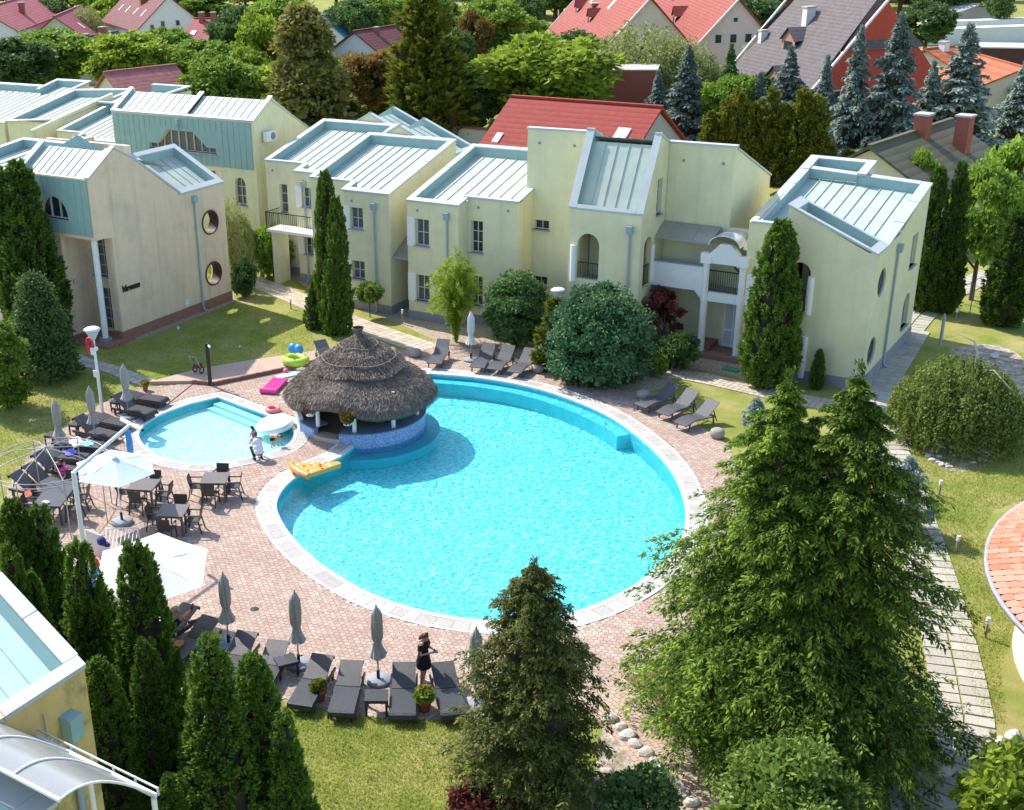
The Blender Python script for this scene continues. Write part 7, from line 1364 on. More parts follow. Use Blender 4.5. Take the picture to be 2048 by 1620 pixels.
pot(640, 1402, 'terracotta pot of red geraniums between two near loungers on the left', 1.0, seed=71); pot(849, 1422, 'terracotta pot of red geraniums in front of the standing woman', 1.15, seed=75); pot(291, 782, 'orange flower bowl at the end of the lawn path', .8, seed=79); pot(186, 846, 'small yellow flower bowl among the left loungers', .7, seed=83)
# ================================================================== pool toys and odds and ends
def plastic(n, c, r=.3): return mat(n, c, r, .05, 3, spec=.5)
PINK = plastic('hot_pink_vinyl', (.75, .05, .30)); LIMEP = plastic('lime_vinyl', (.42, .62, .05)); BLUEV = plastic('blue_vinyl', (.01, .17, .62)); SKY = plastic('sky_blue_vinyl', (.04, .30, .70)); WHV = plastic('white_vinyl', (.75, .75, .74)); REDV = plastic('red_plastic', (.65, .03, .03)); ORV = plastic('orange_plastic', (.80, .10, .02)); CORAL = plastic('coral_vinyl', (.72, .18, .20)); MINTV = plastic('mint_foam', (.45, .75, .75))
def turned(name, px0, px1, z, label, cat): a, b = at(*px0, z), at(*px1, z); d = b-a; return empty(name, ((a+b)/2).xy.to_3d()+ZU*DZ, label, cat, None, math.atan2(d.y, d.x)), d.length
r, L1 = turned('air_mattress', (535, 786), (560, 760), .1, 'hot pink ribbed air mattress on the patio beside the thatched bar', 'air mattress'); L1 = 1.75
for k in range(6): b = MB(); b.tube([(-L1/2+.28, -.3+.12*k, .1), (L1/2, -.3+.12*k, .1)], .068, 8); b.build('tube', PINK, r)
b = MB(); b.tube([(-L1/2+.16, -.36, .13), (-L1/2+.16, .36, .13)], .125, 12); b.build('pillow', PINK, r)
c = at(592, 735); r = empty('swim_ring', c+ZU*.16, 'lime green turtle swim ring on the raised strip', 'swim ring'); b = MB(); b.tube([(.48*math.cos(a), .40*math.sin(a), .2) for a in [2*math.pi*k/26 for k in range(26)]], .19, 12, closed=True); b.build('ring', LIMEP, r)
for a in (.9, 2.2, 3.6, 5.2): b = MB(); b.ball((.48*math.cos(a), .4*math.sin(a), .38), .06, 8, 5, (1, 1, .4)); b.build('spot', mat('dark_green_print', (.05, .16, .03), .4) if 'dark_green_print' not in MATS else MATS['dark_green_print'], r)
c = at(592, 716); r = empty('inflatable_seat', c+ZU*.16, 'blue inflatable seat behind the lime swim ring', 'pool toy'); b = MB(); b.ball((-.15, 0, .28), .25, 12, 8, (1, .8, 1)); b.ball((.18, 0, .28), .25, 12, 8, (1, .8, 1)); b.build('body', SKY, r)
r = empty('beach_ball', at(572, 748)+ZU*.14, 'small peach beach ball beside the lime swim ring', 'ball'); b = MB(); b.ball((0, 0, 0), .13, 14, 10); b.build('skin', CORAL, r)
r, L1 = turned('foam_board', (562, 754), (606, 744), .05, 'mint foam board lying below the lime swim ring', 'board'); b = MB(); b.prism([(-.75, -.2), (.5, -.25), (.72, -.12), (.72, .12), (.5, .25), (-.75, .2)], .0, .06); b.build('board', MINTV, r)
r = empty('swim_ring', at(546, 824)+ZU*.05, 'coral children swim ring on the small pool edge', 'swim ring'); b = MB(); b.tube([(.24*math.cos(a), .24*math.sin(a), .08) for a in [2*math.pi*k/20 for k in range(20)]], .085, 10, closed=True); b.build('ring', CORAL, r)
c = at(551, 850, .1); r = empty('round_float', (c.x, c.y, -.05), 'big white round float leaning over the small pool edge', 'pool float'); r.rotation_euler = (.12, -.1, 0); b = MB(); b.lathe([(0, .12), (.3, .1), (.5, .22), (.66, .34), (.78, .22), (.74, .06), (.5, .0), (0, 0)], 30); b.build('body', WHV, r)
# pizza slice float on the pool edge
c = at(634, 940, .1); r = empty('pizza_float', (c.x, c.y, .1), 'pizza slice shaped float on the pool edge', 'pool float', None, ang_px((604, 942), (668, 925))); r.rotation_euler[1] = .1
b = MB(); P = [(-.75, -.62), (-.85, -.3), (-.86, .3), (-.75, .62), (.95, .12), (.98, 0), (.95, -.12)]; b.prism(P, 0, .16); b.build('slice', plastic('cheese_yellow', (.62, .36, .08)), r); b = MB(); b.tube([(-.72, -.66, .1), (-.84, -.3, .12), (-.86, .3, .12), (-.72, .66, .1)], .13, 10); b.build('crust', plastic('crust_orange', (.66, .27, .06)), r)
R = np.random.RandomState(4)
for k in range(14): x = R.uniform(-.65, .5); y = R.uniform(-1, 1)*(.5*(1-(x+.75)/1.8)); b = MB(); b.ball((x, y, .16), R.uniform(.06, .11), 9, 5, (1, 1, .15)); b.build('topping', (plastic('topping_cream', (.72, .66, .52)) if k == 0 else MATS['topping_cream']) if k % 2 == 0 else (plastic('topping_red', (.45, .08, .03)) if k == 1 else MATS['topping_red']), r)
# blue board propped at the small pool, hose, rafts and kit below the pole lamp
c = at(262, 912); r = empty('blue_fin', c+ZU*DZ, 'upright blue board at the left rim of the small pool', 'board'); b = MB(); b.prism([(-.14, 0), (.14, 0), (.16, .6), (.1, .98), (0, 1.06), (-.1, .98), (-.16, .6)], -.03, .03); b.v = [(p[0], p[2], p[1]) for p in b.v]; b.build('board', SKY, r)
c = at(196, 1164)+ZU*DZ; r = empty('hose_coil', c, 'coiled light blue hose at the foot of the pole lamp', 'hose')
for k in range(3): b = MB(); rr = .34-.05*(k % 2); b.tube([(rr*math.cos(a), rr*math.sin(a), .05+.075*k) for a in [2*math.pi*q/28 for q in range(28)]], .045, 8, closed=True); b.build('loop', SKY, r)
b = MB(); b.tube([(-.34, .05, .18), (-.5, .2, .3), (-.48, .3, .55), (-.42, .2, .1)], .04, 8); b.build('tail', SKY, r)
c = at(186, 1140)+ZU*DZ; r = empty('orange_bag', c, 'bright orange float bag beside the pole lamp', 'bag'); b = MB(); b.lathe([(0, .52), (.08, .45), (.2, .3), (.24, .12), (.18, 0), (0, 0)], 14); b.build('sack', ORV, r); b = MB(); b.tube([(0, 0, .5), (.06, 0, .58), (.0, .05, .5)], .015, 5); b.build('drawstring', WHITE, r)
c = at(222, 1140)+ZU*DZ; r = empty('red_crate', c, 'red plastic box next to the orange bag', 'box'); b = MB(); b.box((0, 0, .14), (.5, .34, .28), rz=.5, taper=1.1); b.build('box', REDV, r); b = MB(); b.box((0, 0, .3), (.5, .34, .04), rz=.5); b.build('lid', REDV, r)
c = at(205, 1152)+ZU*DZ; r = empty('kickboard_pile', c, 'white and pink kickboards beside the hose coil', 'kickboards'); b = MB(); b.box((0, 0, .03), (.5, .3, .05), rz=.4); b.build('board', WHV, r); b = MB(); b.box((-.05, -.05, .085), (.45, .28, .05), rz=.7); b.build('board', CORAL, r)
a, c = at(172, 1062, 1.15), at(232, 1135, .05); r = empty('white_board', (a.xy.to_3d()+c.xy.to_3d())/2+ZU*DZ, 'large white board leaning on the pole lamp', 'board'); d = (c.xy-a.xy).to_3d(); dn = d.normalized(); q = d/2; o_ = MB(); o_.add([(-q.x, -q.y, 1.2), (-q.x+.1*dn.x, -q.y+.1*dn.y, .45), (q.x*.6, q.y*.6, 0), (q.x, q.y, 0), (q.x*.9, q.y*.9, .5), (q.x*.2, q.y*.2, 1.1)], [(0, 1, 2, 3, 4, 5)]); V = list(o_.v); nn = Vector((dn.y, -dn.x, 0))*.05; o_.add([Vector(p)+nn for p in V], [(5, 4, 3, 2, 1, 0)]); o_.add(V+[Vector(p)+nn for p in V], [(i, (i+1) % 6, 6+(i+1) % 6, 6+i) for i in range(6)]); o_.build('board', mat('grey_white_board', (.62, .60, .60), .6, .05), r)
tl = empty('swim_bag', at(203, 1082, 1.2), 'dark blue swim bag hanging over the white board', 'bag'); b = MB(); b.ball((0, 0, 0), .17, 12, 8, (1, .8, .9)); b.ball((.18, .02, -.08), .12, 10, 6, (1.3, .8, .7)); b.build('sack', plastic('navy_cloth', (.02, .03, .14), .8), tl)
c = at(245, 1112)+ZU*DZ; r = empty('white_grille', c, 'white slatted rack between the boards and the white parasol', 'rack', None, .6)
for k in range(9): b = MB(); b.bar((-.5+.125*k, -.35, .35), (-.5+.125*k, .45, .75), .022); b.build('slat', WHITE, r)
b = MB(); b.bar((-.55, -.35, .35), (.55, -.35, .35), .04); b.bar((-.55, .45, .75), (.55, .45, .75), .04); b.bar((-.5, -.35, 0), (-.5, -.35, .35), .04); b.bar((.5, -.35, 0), (.5, -.35, .35), .04); b.bar((-.5, .45, 0), (-.5, .45, .75), .04); b.bar((.5, .45, 0), (.5, .45, .75), .04); b.build('rack_frame', WHITE, r)
# towels and cloths on loungers
def towel(px, py, z, w, d, rz, m, lb):
    n = 10; V = []; R = np.random.RandomState(int(px)); ph = R.rand(3)*6
    for i in range(n+1):
        for j in range(n+1): x, y = (i/n-.5)*w, (j/n-.5)*d; V.append((x+.03*math.sin(j+ph[0]), y+.03*math.sin(i*1.3+ph[1]), .025+.018*math.sin(i*1.1+ph[2])*math.sin(j*.9)))
    b = MB(); b.add(V, [(i*(n+1)+j, (i+1)*(n+1)+j, (i+1)*(n+1)+j+1, i*(n+1)+j+1) for i in range(n) for j in range(n)], True); o = b.build('towel', m); o.location = at(px, py, z); o.rotation_euler = (0, 0, rz); tag(o, lb, 'towel', 'towels on loungers')
towel(152, 884, .40, 1.0, .5, -.45, plastic('cream_towel', (.68, .64, .58), .95), 'cream towel spread on a left lounger'); towel(174, 888, .42, .5, .4, -.3, plastic('mint_towel', (.22, .62, .58), .95), 'mint towel folded over the cream one'); towel(140, 905, .40, .6, .45, -.4, plastic('violet_towel', (.16, .17, .55), .95), 'violet blue towel on a left lounger'); towel(62, 985, .45, .35, .7, .2, plastic('red_pattern_cloth', (.45, .10, .06), .95), 'red patterned cloth hanging at the leftmost lounger')
towel(350, 1287, .42, .5, .35, .3, plastic('orange_towel', (.40, .14, .06), .95), 'rust coloured towel on the lounger in the parasol shade')
# garden hose cart behind the black post
c = at(398, 752); r = empty('hose_cart', c+ZU*.16, 'small dark hose reel cart beside the black post', 'hose cart')
for s in (-.2, .2): b = MB(); b.tube([(s, .14*math.cos(a), .16+.14*math.sin(a)) for a in [2*math.pi*k/18 for k in range(18)]], .03, 6, closed=True); b.build('wheel', DARKIRON, r)
b = MB(); b.tube([(-.16, 0, .35), (.16, 0, .35)], .13, 12); b.build('reel', plastic('dark_red_hose', (.12, .03, .03)), r); b = MB(); b.bar((-.2, 0, .16), (-.2, -.35, .85), .03); b.bar((.2, 0, .16), (.2, -.35, .85), .03); b.bar((-.2, -.35, .85), (.2, -.35, .85), .03); b.build('handle', GREYM, r)
hs = [at(x, y)+ZU*(DZ+.015) for x, y in ((390, 766), (360, 790), (320, 822), (270, 862), (235, 888), (205, 925))]; b = MB(); b.tube(hs, .018, 6); tag(b.build('garden_hose', plastic('dull_hose', (.22, .17, .14), .7), None, tuple(hs[0])), 'thin hose lying straight across the patio', 'hose')
# drain, manhole, stones, log, stake
b = MB(); b.lathe([(0, .034), (.13, .034), (.14, .03)], 20); tag(b.build('floor_drain', DARKIRON, None), 'round floor drain in the near paving', 'drain').location = at(509, 1220)
b = MB(); b.box((0, 0, .04), (.75, .45, .06), rz=-.1); tag(b.build('green_hatch', plastic('green_hatch', (.03, .26, .16), .6), None), 'green hatch cover on the gravel by the portico', 'hatch').location = at(1463, 740)
def rock(px, py, s, lb, group, m):
    R = np.random.RandomState(int(px*3+py)); bm = bmesh.new(); bmesh.ops.create_icosphere(bm, subdivisions=2, radius=1)
    n1, n2 = unit(R.randn(6, 3)), R.uniform(.55, .9, 6)
    for v in bm.verts:
        p = np.array(v.co)
        for n_, k in zip(n1, n2):
            e = p @ n_-k
            if e > 0: p = p-n_*e
        v.co = p*np.array([1, .75, .6])*s
    me = bpy.data.meshes.new('rock'); bm.to_mesh(me); bm.free(); me.materials.append(m); o = obj('rock', me, None, at(px, py)+ZU*s*.25, (0, 0, R.rand()*6)); tag(o, lb, 'rock', group)
LIMEST = mat('pale_limestone', (.52, .48, .43), .9, .15, 5, .6, 12)
for i, (px, py, s) in enumerate([(1222, 1440, .24), (1240, 1457, .22), (1256, 1475, .26), (1272, 1492, .22), (1290, 1508, .25), (1308, 1528, .2), (1322, 1545, .22), (1340, 1558, .2), (1352, 1575, .24), (1368, 1592, .22), (1384, 1608, .22)]): rock(px, py, s, 'pale edging rock, %s from the terrace along the brick path' % ('first second third fourth fifth sixth seventh eighth ninth tenth eleventh'.split()[i]), 'rocks along the brick path', LIMEST)
R = np.random.RandomState(12)
for i in range(26): a = R.rand()*6.28; rock(1915+62*math.cos(a)*R.uniform(.6, 1), 912+26*math.sin(a)*R.uniform(.6, 1), R.uniform(.06, .16), 'small pale stone of the ring below the weeping tree', 'stones below the weeping tree', LIMEST)
for px, py, s, lb in ((1962, 697, .2, 'pale boulder on the dry lawn behind the weeping tree, upper one'), (1988, 715, .26, 'pale boulder on the dry lawn behind the weeping tree, lower one'), (1868, 1535, .5, 'grey boulder in the shade between the big conifers and the path'), (1780, 1500, .42, 'pale boulder under the big conifers'), (2028, 1480, .3, 'pale boulder beside the pavilion ring, right one'), (2004, 1490, .24, 'pale boulder beside the pavilion ring, left one')): rock(px, py, s, lb, None, LIMEST)
c = at(2012, 838); r = empty('log', c, 'short cut log lying right of the weeping tree', 'log', None, .6); b = MB(); b.tube([(-.3, 0, .16), (.3, 0, .16)], .16, 14); b.build('trunk', BARK, r)
a = at(1880, 690); r = empty('wooden_stake', a, 'pale pointed stake with a guy rope at the slab path', 'stake'); b = MB(); b.tube([(0, 0, 0), (0, 0, 1.35), (0, 0, 1.5)], [.07, .07, .01], 8); b.build('stake', mat('blue_grey_wood', (.33, .36, .40), .8, .1), r); b = MB(); b.tube([(0, 0, .3), (.9, -1.0, .9)], .01, 4); b.build('rope', WHITE, r)
# ---- round tiled pavilion at the right edge
def pavilion():
    c = Vector((4.3, 35.4, 0)); R_ = 8.25; ze, zt = 2.55, 5.6; r = empty('round_pavilion', c, 'round pavilion with terracotta tiled roof at the right edge', 'pavilion')
    b = MB(); b.lathe([(0, zt-.06), (R_-.02, ze-.06)], 64); b.build('roof_deck', plastic('roof_underlay', (.30, .10, .07), .9), r)
    b = MB(); b.lathe([(R_+.02, ze-.02), (R_+.12, ze), (R_+.12, ze-.12), (R_, ze-.14)], 64); b.build('gutter', mat('grey_gutter', (.30, .30, .33), .5), r); b = MB(); b.lathe([(R_-.02, ze-.14), (R_-.02, ze-.26), (R_-.3, ze-.26)], 64); b.build('fascia', WHITE, r)
    m = paver_mat('terracotta_roof_tiles', [(0, (.50, .17, .10)), (.5, (.56, .22, .14)), (1, (.60, .27, .19))]); sl = math.atan2(zt-ze, R_); rows = []
    tm = MB(); tm.add([(-.15, 0, .0), (.15, 0, .0), (.15, .32, .0), (.1, .40, .0), (-.1, .40, .0), (-.15, .32, .0)], [(0, 1, 2, 3, 4, 5)]); tm.v = [(x, y, .035*(y/.4)+.004) for x, y, z in tm.v]; TM = tm.mesh('roof_tile', m)
    for k in range(22):
        s = R_/math.cos(sl)-.36-.26*k; rr = s*math.cos(sl)
        if rr < 2.5: break
        n = int(2*math.pi*rr/.31)
        for i in range(n):
            a = 2*math.pi*(i+.5*(k % 2))/n; da = ((a-math.pi*1.08+math.pi) % (2*math.pi))-math.pi
            if abs(da) < 1.25: rows.append((s, a, topx(np.array([[c.x+rr*math.cos(a), c.y+rr*math.sin(a)]]))[0][0]))
    rows.sort(key=lambda q: q[2]); jn = MB()
    for j, (s, a, _) in enumerate(rows):
        M_ = Matrix.Rotation(a-math.pi/2, 4, 'Z') @ Matrix.Translation((0, s*math.cos(sl), zt-s*math.sin(sl)+.01)) @ Matrix.Rotation(-sl, 4, 'X')
        if j < 300: o = obj('roof_tile', TM, r); o.matrix_basis = M_ @ Matrix.Rotation(rnd.gauss(0, .015), 4, 'Z')
        else: jn.add([M_ @ v.co for v in TM.vertices], [tuple(p.vertices) for p in TM.polygons])
    if jn.v: tag(jn.build('roof_tiles', m, r, fix=False), kind='stuff')
    for k in range(8): a = math.pi*.62+k*.24; b = MB(); b.tube([(6.6*math.cos(a), 6.6*math.sin(a), .1), (6.6*math.cos(a), 6.6*math.sin(a), 2.4)], .13, 12); b.build('post', WHITE, r)
    b = MB(); b.lathe([(0, .1), (6.75, .1), (6.8, 0)], 64); b.build('floor', mat('grey_blue_floor', (.36, .40, .46), .6, .05), r); b = MB(); b.lathe([(6.82, .12), (7.25, .12), (7.3, 0)], 64); b.build('paved_ring', BEIGESLAB, r)
pavilion()
# ================================================================== people and the dog
SKIN = mat('skin', (.50, .27, .185), .55, .08, 8); SKINT = mat('tanned_skin', (.40, .19, .12), .55, .08, 8); BLACKCL = mat('black_cloth', (.013, .012, .014), .9, .2, 10); WHITECL = mat('white_cloth', (.74, .74, .74), .9, .05, 10, .3, 20); MAGENTA = mat('magenta_swimsuit', (.46, .02, .28), .6, .05); NAVY = mat('navy_trunks', (.012, .014, .03), .8, .1); HAIRB = mat('brown_hair', (.075, .045, .028), .6, .3, 20); HAIRK = mat('black_hair', (.012, .011, .012), .5, .3, 20); HAIRG = mat('grey_brown_hair', (.10, .085, .075), .6, .3, 20); SHOEW = mat('white_sneakers', (.72, .72, .74), .6, .05); SHOEB = mat('black_shoes', (.02, .02, .022), .6, .1); DOGFUR = leafmat('cream_dog_fur', (.42, .35, .24), (.68, .60, .46), .1, .9)
def remeshed(name, mb, m, parent, vox=.011, smooth=6):
    me = mb.mesh('tmp', m); o = obj('tmp', me); q = o.modifiers.new('r', 'REMESH'); q.mode = 'VOXEL'; q.voxel_size = vox; q.use_smooth_shade = True
    w = o.modifiers.new('s', 'SMOOTH'); w.factor = .5; w.iterations = smooth
    bpy.context.view_layer.update(); dg = bpy.context.evaluated_depsgraph_get(); out = bpy.data.meshes.new_from_object(o.evaluated_get(dg)); bpy.data.objects.remove(o); out.name = name
    if not out.materials: out.materials.append(m)
    return obj(name, out, parent)
def hand(b, w, d, n, s, curl=.5):
    """palm at wrist w along d, n = back-of-hand normal; five bent fingers"""
    w, d, n = Vector(w), Vector(d).normalized(), Vector(n).normalized(); sd = d.cross(n).normalized()
    b.tube([w, w+d*.045*s, w+d*.085*s], [.026*s, .038*s, .034*s], 8)
    for k, (x, ln) in enumerate(((-.028, .062), (-.010, .072), (.009, .070), (.027, .055))):
        p = w+d*.08*s+sd*x*s; q = p+(d-n*curl*.5)*ln*.5*s; e = q+(d-n*curl*1.4).normalized()*ln*.5*s; b.tube([p, q, e], [.0105*s, .0095*s, .008*s], 6)
    p = w+d*.03*s-sd*.03*s; b.tube([p, p+(d-sd*.9).normalized()*.035*s, p+(d-sd*.5-n*.4).normalized()*.065*s], [.013*s, .012*s, .009*s], 6)
def limb(b, pts, rs): b.tube(pts, rs, 10); [b.ball(p, r_*1.0, 10, 6) for p, r_ in zip(pts[1:-1], rs[1:-1])]
def body(J, s=1., fem=False):
    b = MB(); V = lambda k: Vector(J[k]); pel, ch, nk, hd = V('pelvis'), V('chest'), V('neck'), V('head')
    ax = (V('shR')-V('shL')).normalized(); k = .92 if fem else 1
    for p, rx, ry in ((pel, .165*s*(1.05 if fem else 1), .12*s), (pel.lerp(ch, .45), .125*s*k, .10*s), (ch, .165*s*k, .115*s)):
        up_ = (ch-pel).normalized(); fw = ax.cross(up_); Rm = Matrix((ax, fw, up_)).transposed(); b.ball(p, 1, 14, 10, (rx, ry, .15*s), Rm)
    b.tube([pel, pel.lerp(ch, .5), ch], [.12*s, .105*s, .125*s], 12); b.tube([V('shL'), ch+(nk-ch)*.55, V('shR')], [.062*s, .085*s, .062*s], 10); b.tube([ch, nk, hd], [.09*s, .052*s, .055*s], 10)
    fwd = Vector(J['face']).normalized(); hu = (hd-nk).normalized(); hu = (hu-fwd*hu.dot(fwd)).normalized(); sd = fwd.cross(hu); Rm = Matrix((sd, fwd, hu)).transposed()
    b.ball(hd, 1, 16, 12, (.072*s, .092*s, .108*s), Rm); b.ball(hd+fwd*.03*s-hu*.05*s, 1, 12, 8, (.056*s, .062*s, .062*s), Rm)
    b.tube([hd+fwd*.088*s+hu*.015*s, hd+fwd*.112*s-hu*.02*s, hd+fwd*.09*s-hu*.03*s], [.008*s, .014*s, .01*s], 6)
    for q in (-1, 1): b.ball(hd+sd*.072*s*q-fwd*.005*s, .022*s, 8, 6, (.5, .8, 1.2), Rm)
    for L_ in 'LR':
        limb(b, [V('sh'+L_), V('el'+L_), V('wr'+L_)], [.052*s*k, .040*s*k, .027*s*k]); limb(b, [V('hip'+L_), V('kn'+L_), V('an'+L_)], [.088*s, .058*s, .038*s]); c_ = V('hip'+L_).lerp(V('kn'+L_), .35); cf = V('kn'+L_).lerp(V('an'+L_), .3); b.ball(cf, .056*s, 10, 6)
        t = V('toe'+L_); a = V('an'+L_); b.tube([a-(t-a).normalized()*.03*s, a.lerp(t, .55)-ZU*.012*s, t], [.034*s, .036*s, .022*s], 8)
        if 'hd'+L_ in J: hand(b, V('wr'+L_), J['hd'+L_], J.get('hn'+L_, (0, 0, 1)), s)
    return b, (hd, fwd, hu, sd, Rm)
def face_bits(hd, fwd, hu, sd, s, root):
    for q in (-1, 1): b = MB(); b.ball(hd+fwd*.083*s+sd*.03*s*q+hu*.012*s, .011*s, 8, 6); b.build('eye', HAIRK, root)
    b = MB(); b.tube([hd+fwd*.086*s-hu*.052*s-sd*.022*s, hd+fwd*.094*s-hu*.054*s, hd+fwd*.086*s-hu*.052*s+sd*.022*s], .007*s, 6); b.build('mouth', plastic('lips', (.32, .09, .08), .5) if 'lips' not in MATS else MATS['lips'], root)
def hair(hd, fwd, hu, sd, Rm, s, m, root, long=False, bun=False):
    b = MB(); b.ball(hd+hu*.016*s-fwd*.014*s, 1, 16, 12, (.081*s, .094*s, .108*s), Rm)
    b.v = [p for p in b.v]; o_ = MB()
    if long: b.tube([hd-fwd*.05*s, hd-fwd*.085*s-hu*.1*s, hd-fwd*.085*s-hu*.2*s], [.075*s, .06*s, .03*s], 10)
    if bun: b.ball(hd+hu*.12*s-fwd*.03*s, .045*s, 10, 8)
    # keep the face free
    keep = [(Vector(p)-hd).dot(fwd) < (.035*s if (Vector(p)-hd).dot(hu) < .055*s else .2) for p in b.v]
    F = [f for f in b.f if all(keep[i] for i in f)]; q = MB(); q.v = b.v; q.f = F; q.m = [0]*len(F); q.sm = [True]*len(F); q.build('hair', m, root, fix=False)
def person(loc, rz, label, J, s=1., skin=SKIN, fem=False, hairm=HAIRB, long=False, bun=False, vox=.010):
    r = empty('person', loc, label, 'person', None, rz); b, (hd, fwd, hu, sd, Rm) = body(J, s, fem); remeshed('body', b, skin, r, vox); hair(hd, fwd, hu, sd, Rm, s, hairm, r, long, bun); face_bits(hd, fwd, hu, sd, s, r); return r
def cloth(name, r, m, balls=(), tubes=(), vox=.014, smooth=8):
    b = MB()
    for c, rr in balls: b.ball(c, 1, 14, 10, rr)
    for pts, rs in tubes: b.tube(pts, rs, 12)
    return remeshed(name, b, m, r, vox, smooth)
def shoes(r, J, m, s=1.):
    for L_ in 'LR': a, t = Vector(J['an'+L_]), Vector(J['toe'+L_]); b = MB(); d = (t-a).normalized(); b.tube([a-d*.055*s-ZU*.02*s, a+d*.03*s-ZU*.01*s, a.lerp(t, .7)-ZU*.012*s, t+d*.02*s-ZU*.005*s], [.042*s, .05*s, .046*s, .028*s], 10); remeshed('shoe', b, m, r, .012, 4)
# standing woman with phone; local -y is forward
J = dict(pelvis=(0, 0, .92), chest=(0, -.01, 1.24), neck=(0, -.02, 1.40), head=(0, -.065, 1.53), face=(0, -.8, -.55), shL=(-.17, 0, 1.35), shR=(.17, 0, 1.35), elL=(-.22, -.06, 1.10), elR=(.22, -.06, 1.10), wrL=(-.07, -.27, 1.15), wrR=(.07, -.29, 1.18), hdL=(.6, -.8, .2), hdR=(-.6, -.8, .2), hnL=(0, -.2, 1), hnR=(0, -.2, 1), hipL=(-.09, 0, .88), hipR=(.09, 0, .88), knL=(-.10, -.02, .47), knR=(.11, .02, .47), anL=(-.10, .02, .075), anR=(.13, .10, .075), toeL=(-.13, -.17, .045), toeR=(.20, -.07, .045))
wl = at(848, 1374)+ZU*DZ; w = person(wl, 0, 'woman in a black dress looking at her phone beside the near loungers', J, 1., SKIN, True, HAIRB, True, True); dvec = at(880, 1380)-at(848, 1366); w.rotation_euler = (0, 0, math.atan2(dvec.y, dvec.x)+math.pi/2+.15)
cloth('dress', w, BLACKCL, [((0, -.01, 1.25), (.185, .14, .17)), ((0, 0, 1.06), (.165, .135, .16)), ((0, 0, .9), (.205, .165, .18))], [([(0, 0, .92), (0, 0, .78), (0, 0, .60)], [.16, .205, .205]), ([(-.16, 0, 1.35), (-.21, -.03, 1.2)], [.075, .075]), ([(.16, 0, 1.35), (.21, -.03, 1.2)], [.075, .075])]); shoes(w, J, SHOEW)
b = MB(); b.box((0, 0, 0), (.075, .15, .01), rx=.5); po = b.build('phone', DARKIRON); c = Matrix.Rotation(w.rotation_euler.z, 3, 'Z') @ Vector((0, -.37, 1.2)); po.location = wl+c; po.rotation_euler = (0, 0, w.rotation_euler.z); tag(po, 'dark phone held by the woman in the black dress', 'phone')
# crouching man in white shirt
J = dict(pelvis=(0, .12, .36), chest=(0, -.10, .68), neck=(0, -.17, .84), head=(0, -.24, .95), face=(0, -.9, -.35), shL=(-.2, -.12, .79), shR=(.2, -.12, .79), elL=(-.24, -.32, .58), elR=(.24, -.32, .58), wrL=(-.12, -.52, .5), wrR=(.14, -.54, .52), hdL=(.2, -.9, -.2), hdR=(-.2, -.9, -.2), hipL=(-.1, .12, .33), hipR=(.1, .12, .33), knL=(-.16, -.30, .48), knR=(.18, -.28, .42), anL=(-.13, -.02, .09), anR=(.14, .04, .09), toeL=(-.15, -.22, .04), toeR=(.17, -.17, .04))
mg = at(517, 921)+ZU*.035; mn = person(mg, 0, 'man in a white shirt crouching at the small pool edge', J, 1.04, SKINT, False, HAIRG); dv = at(500, 896)-at(517, 921); mn.rotation_euler = (0, 0, math.atan2(dv.y, dv.x)+math.pi/2)
cloth('shirt', mn, WHITECL, [((0, -.08, .66), (.215, .17, .2)), ((0, .04, .5), (.205, .17, .2)), ((0, .16, .4), (.19, .13, .14))], [([(-.19, -.12, .79), (-.24, -.26, .64)], [.085, .08]), ([(.19, -.12, .79), (.24, -.26, .64)], [.085, .08])]); cloth('trousers', mn, BLACKCL, [((0, .12, .35), (.17, .15, .13))], [([(-.1, .12, .34), (-.16, -.3, .48), (-.135, -.03, .15)], [.105, .09, .065]), ([(.1, .12, .34), (.18, -.28, .42), (.145, .02, .15)], [.105, .09, .065])]); shoes(mn, J, SHOEB, 1.04)
# girl standing in the shallow water
J = dict(pelvis=(0, 0, .5), chest=(0, -.05, .70), neck=(0, -.09, .80), head=(0, -.13, .90), face=(0, -.8, -.5), shL=(-.11, -.05, .77), shR=(.11, -.05, .77), elL=(-.14, -.08, .62), elR=(.14, -.08, .62), wrL=(-.1, -.17, .52), wrR=(.1, -.17, .52), hdL=(.1, -.7, -.7), hdR=(-.1, -.7, -.7), hipL=(-.06, 0, .47), hipR=(.06, 0, .47), knL=(-.065, -.02, .25), knR=(.065, -.02, .25), anL=(-.06, .01, .05), anR=(.06, .01, .05), toeL=(-.06, -.1, .03), toeR=(.06, -.1, .03))
gl = at(511, 900, -.36); gl.z = -.36; gi = person(gl, 0, 'girl in a magenta swimsuit standing in the small pool', J, .72, SKIN, True, HAIRK, True); dv = at(495, 890)-at(511, 898); gi.rotation_euler = (0, 0, math.atan2(dv.y, dv.x)+math.pi/2); cloth('swimsuit', gi, MAGENTA, [((0, -.03, .66), (.105, .085, .13)), ((0, 0, .53), (.11, .09, .11))], [], .011)
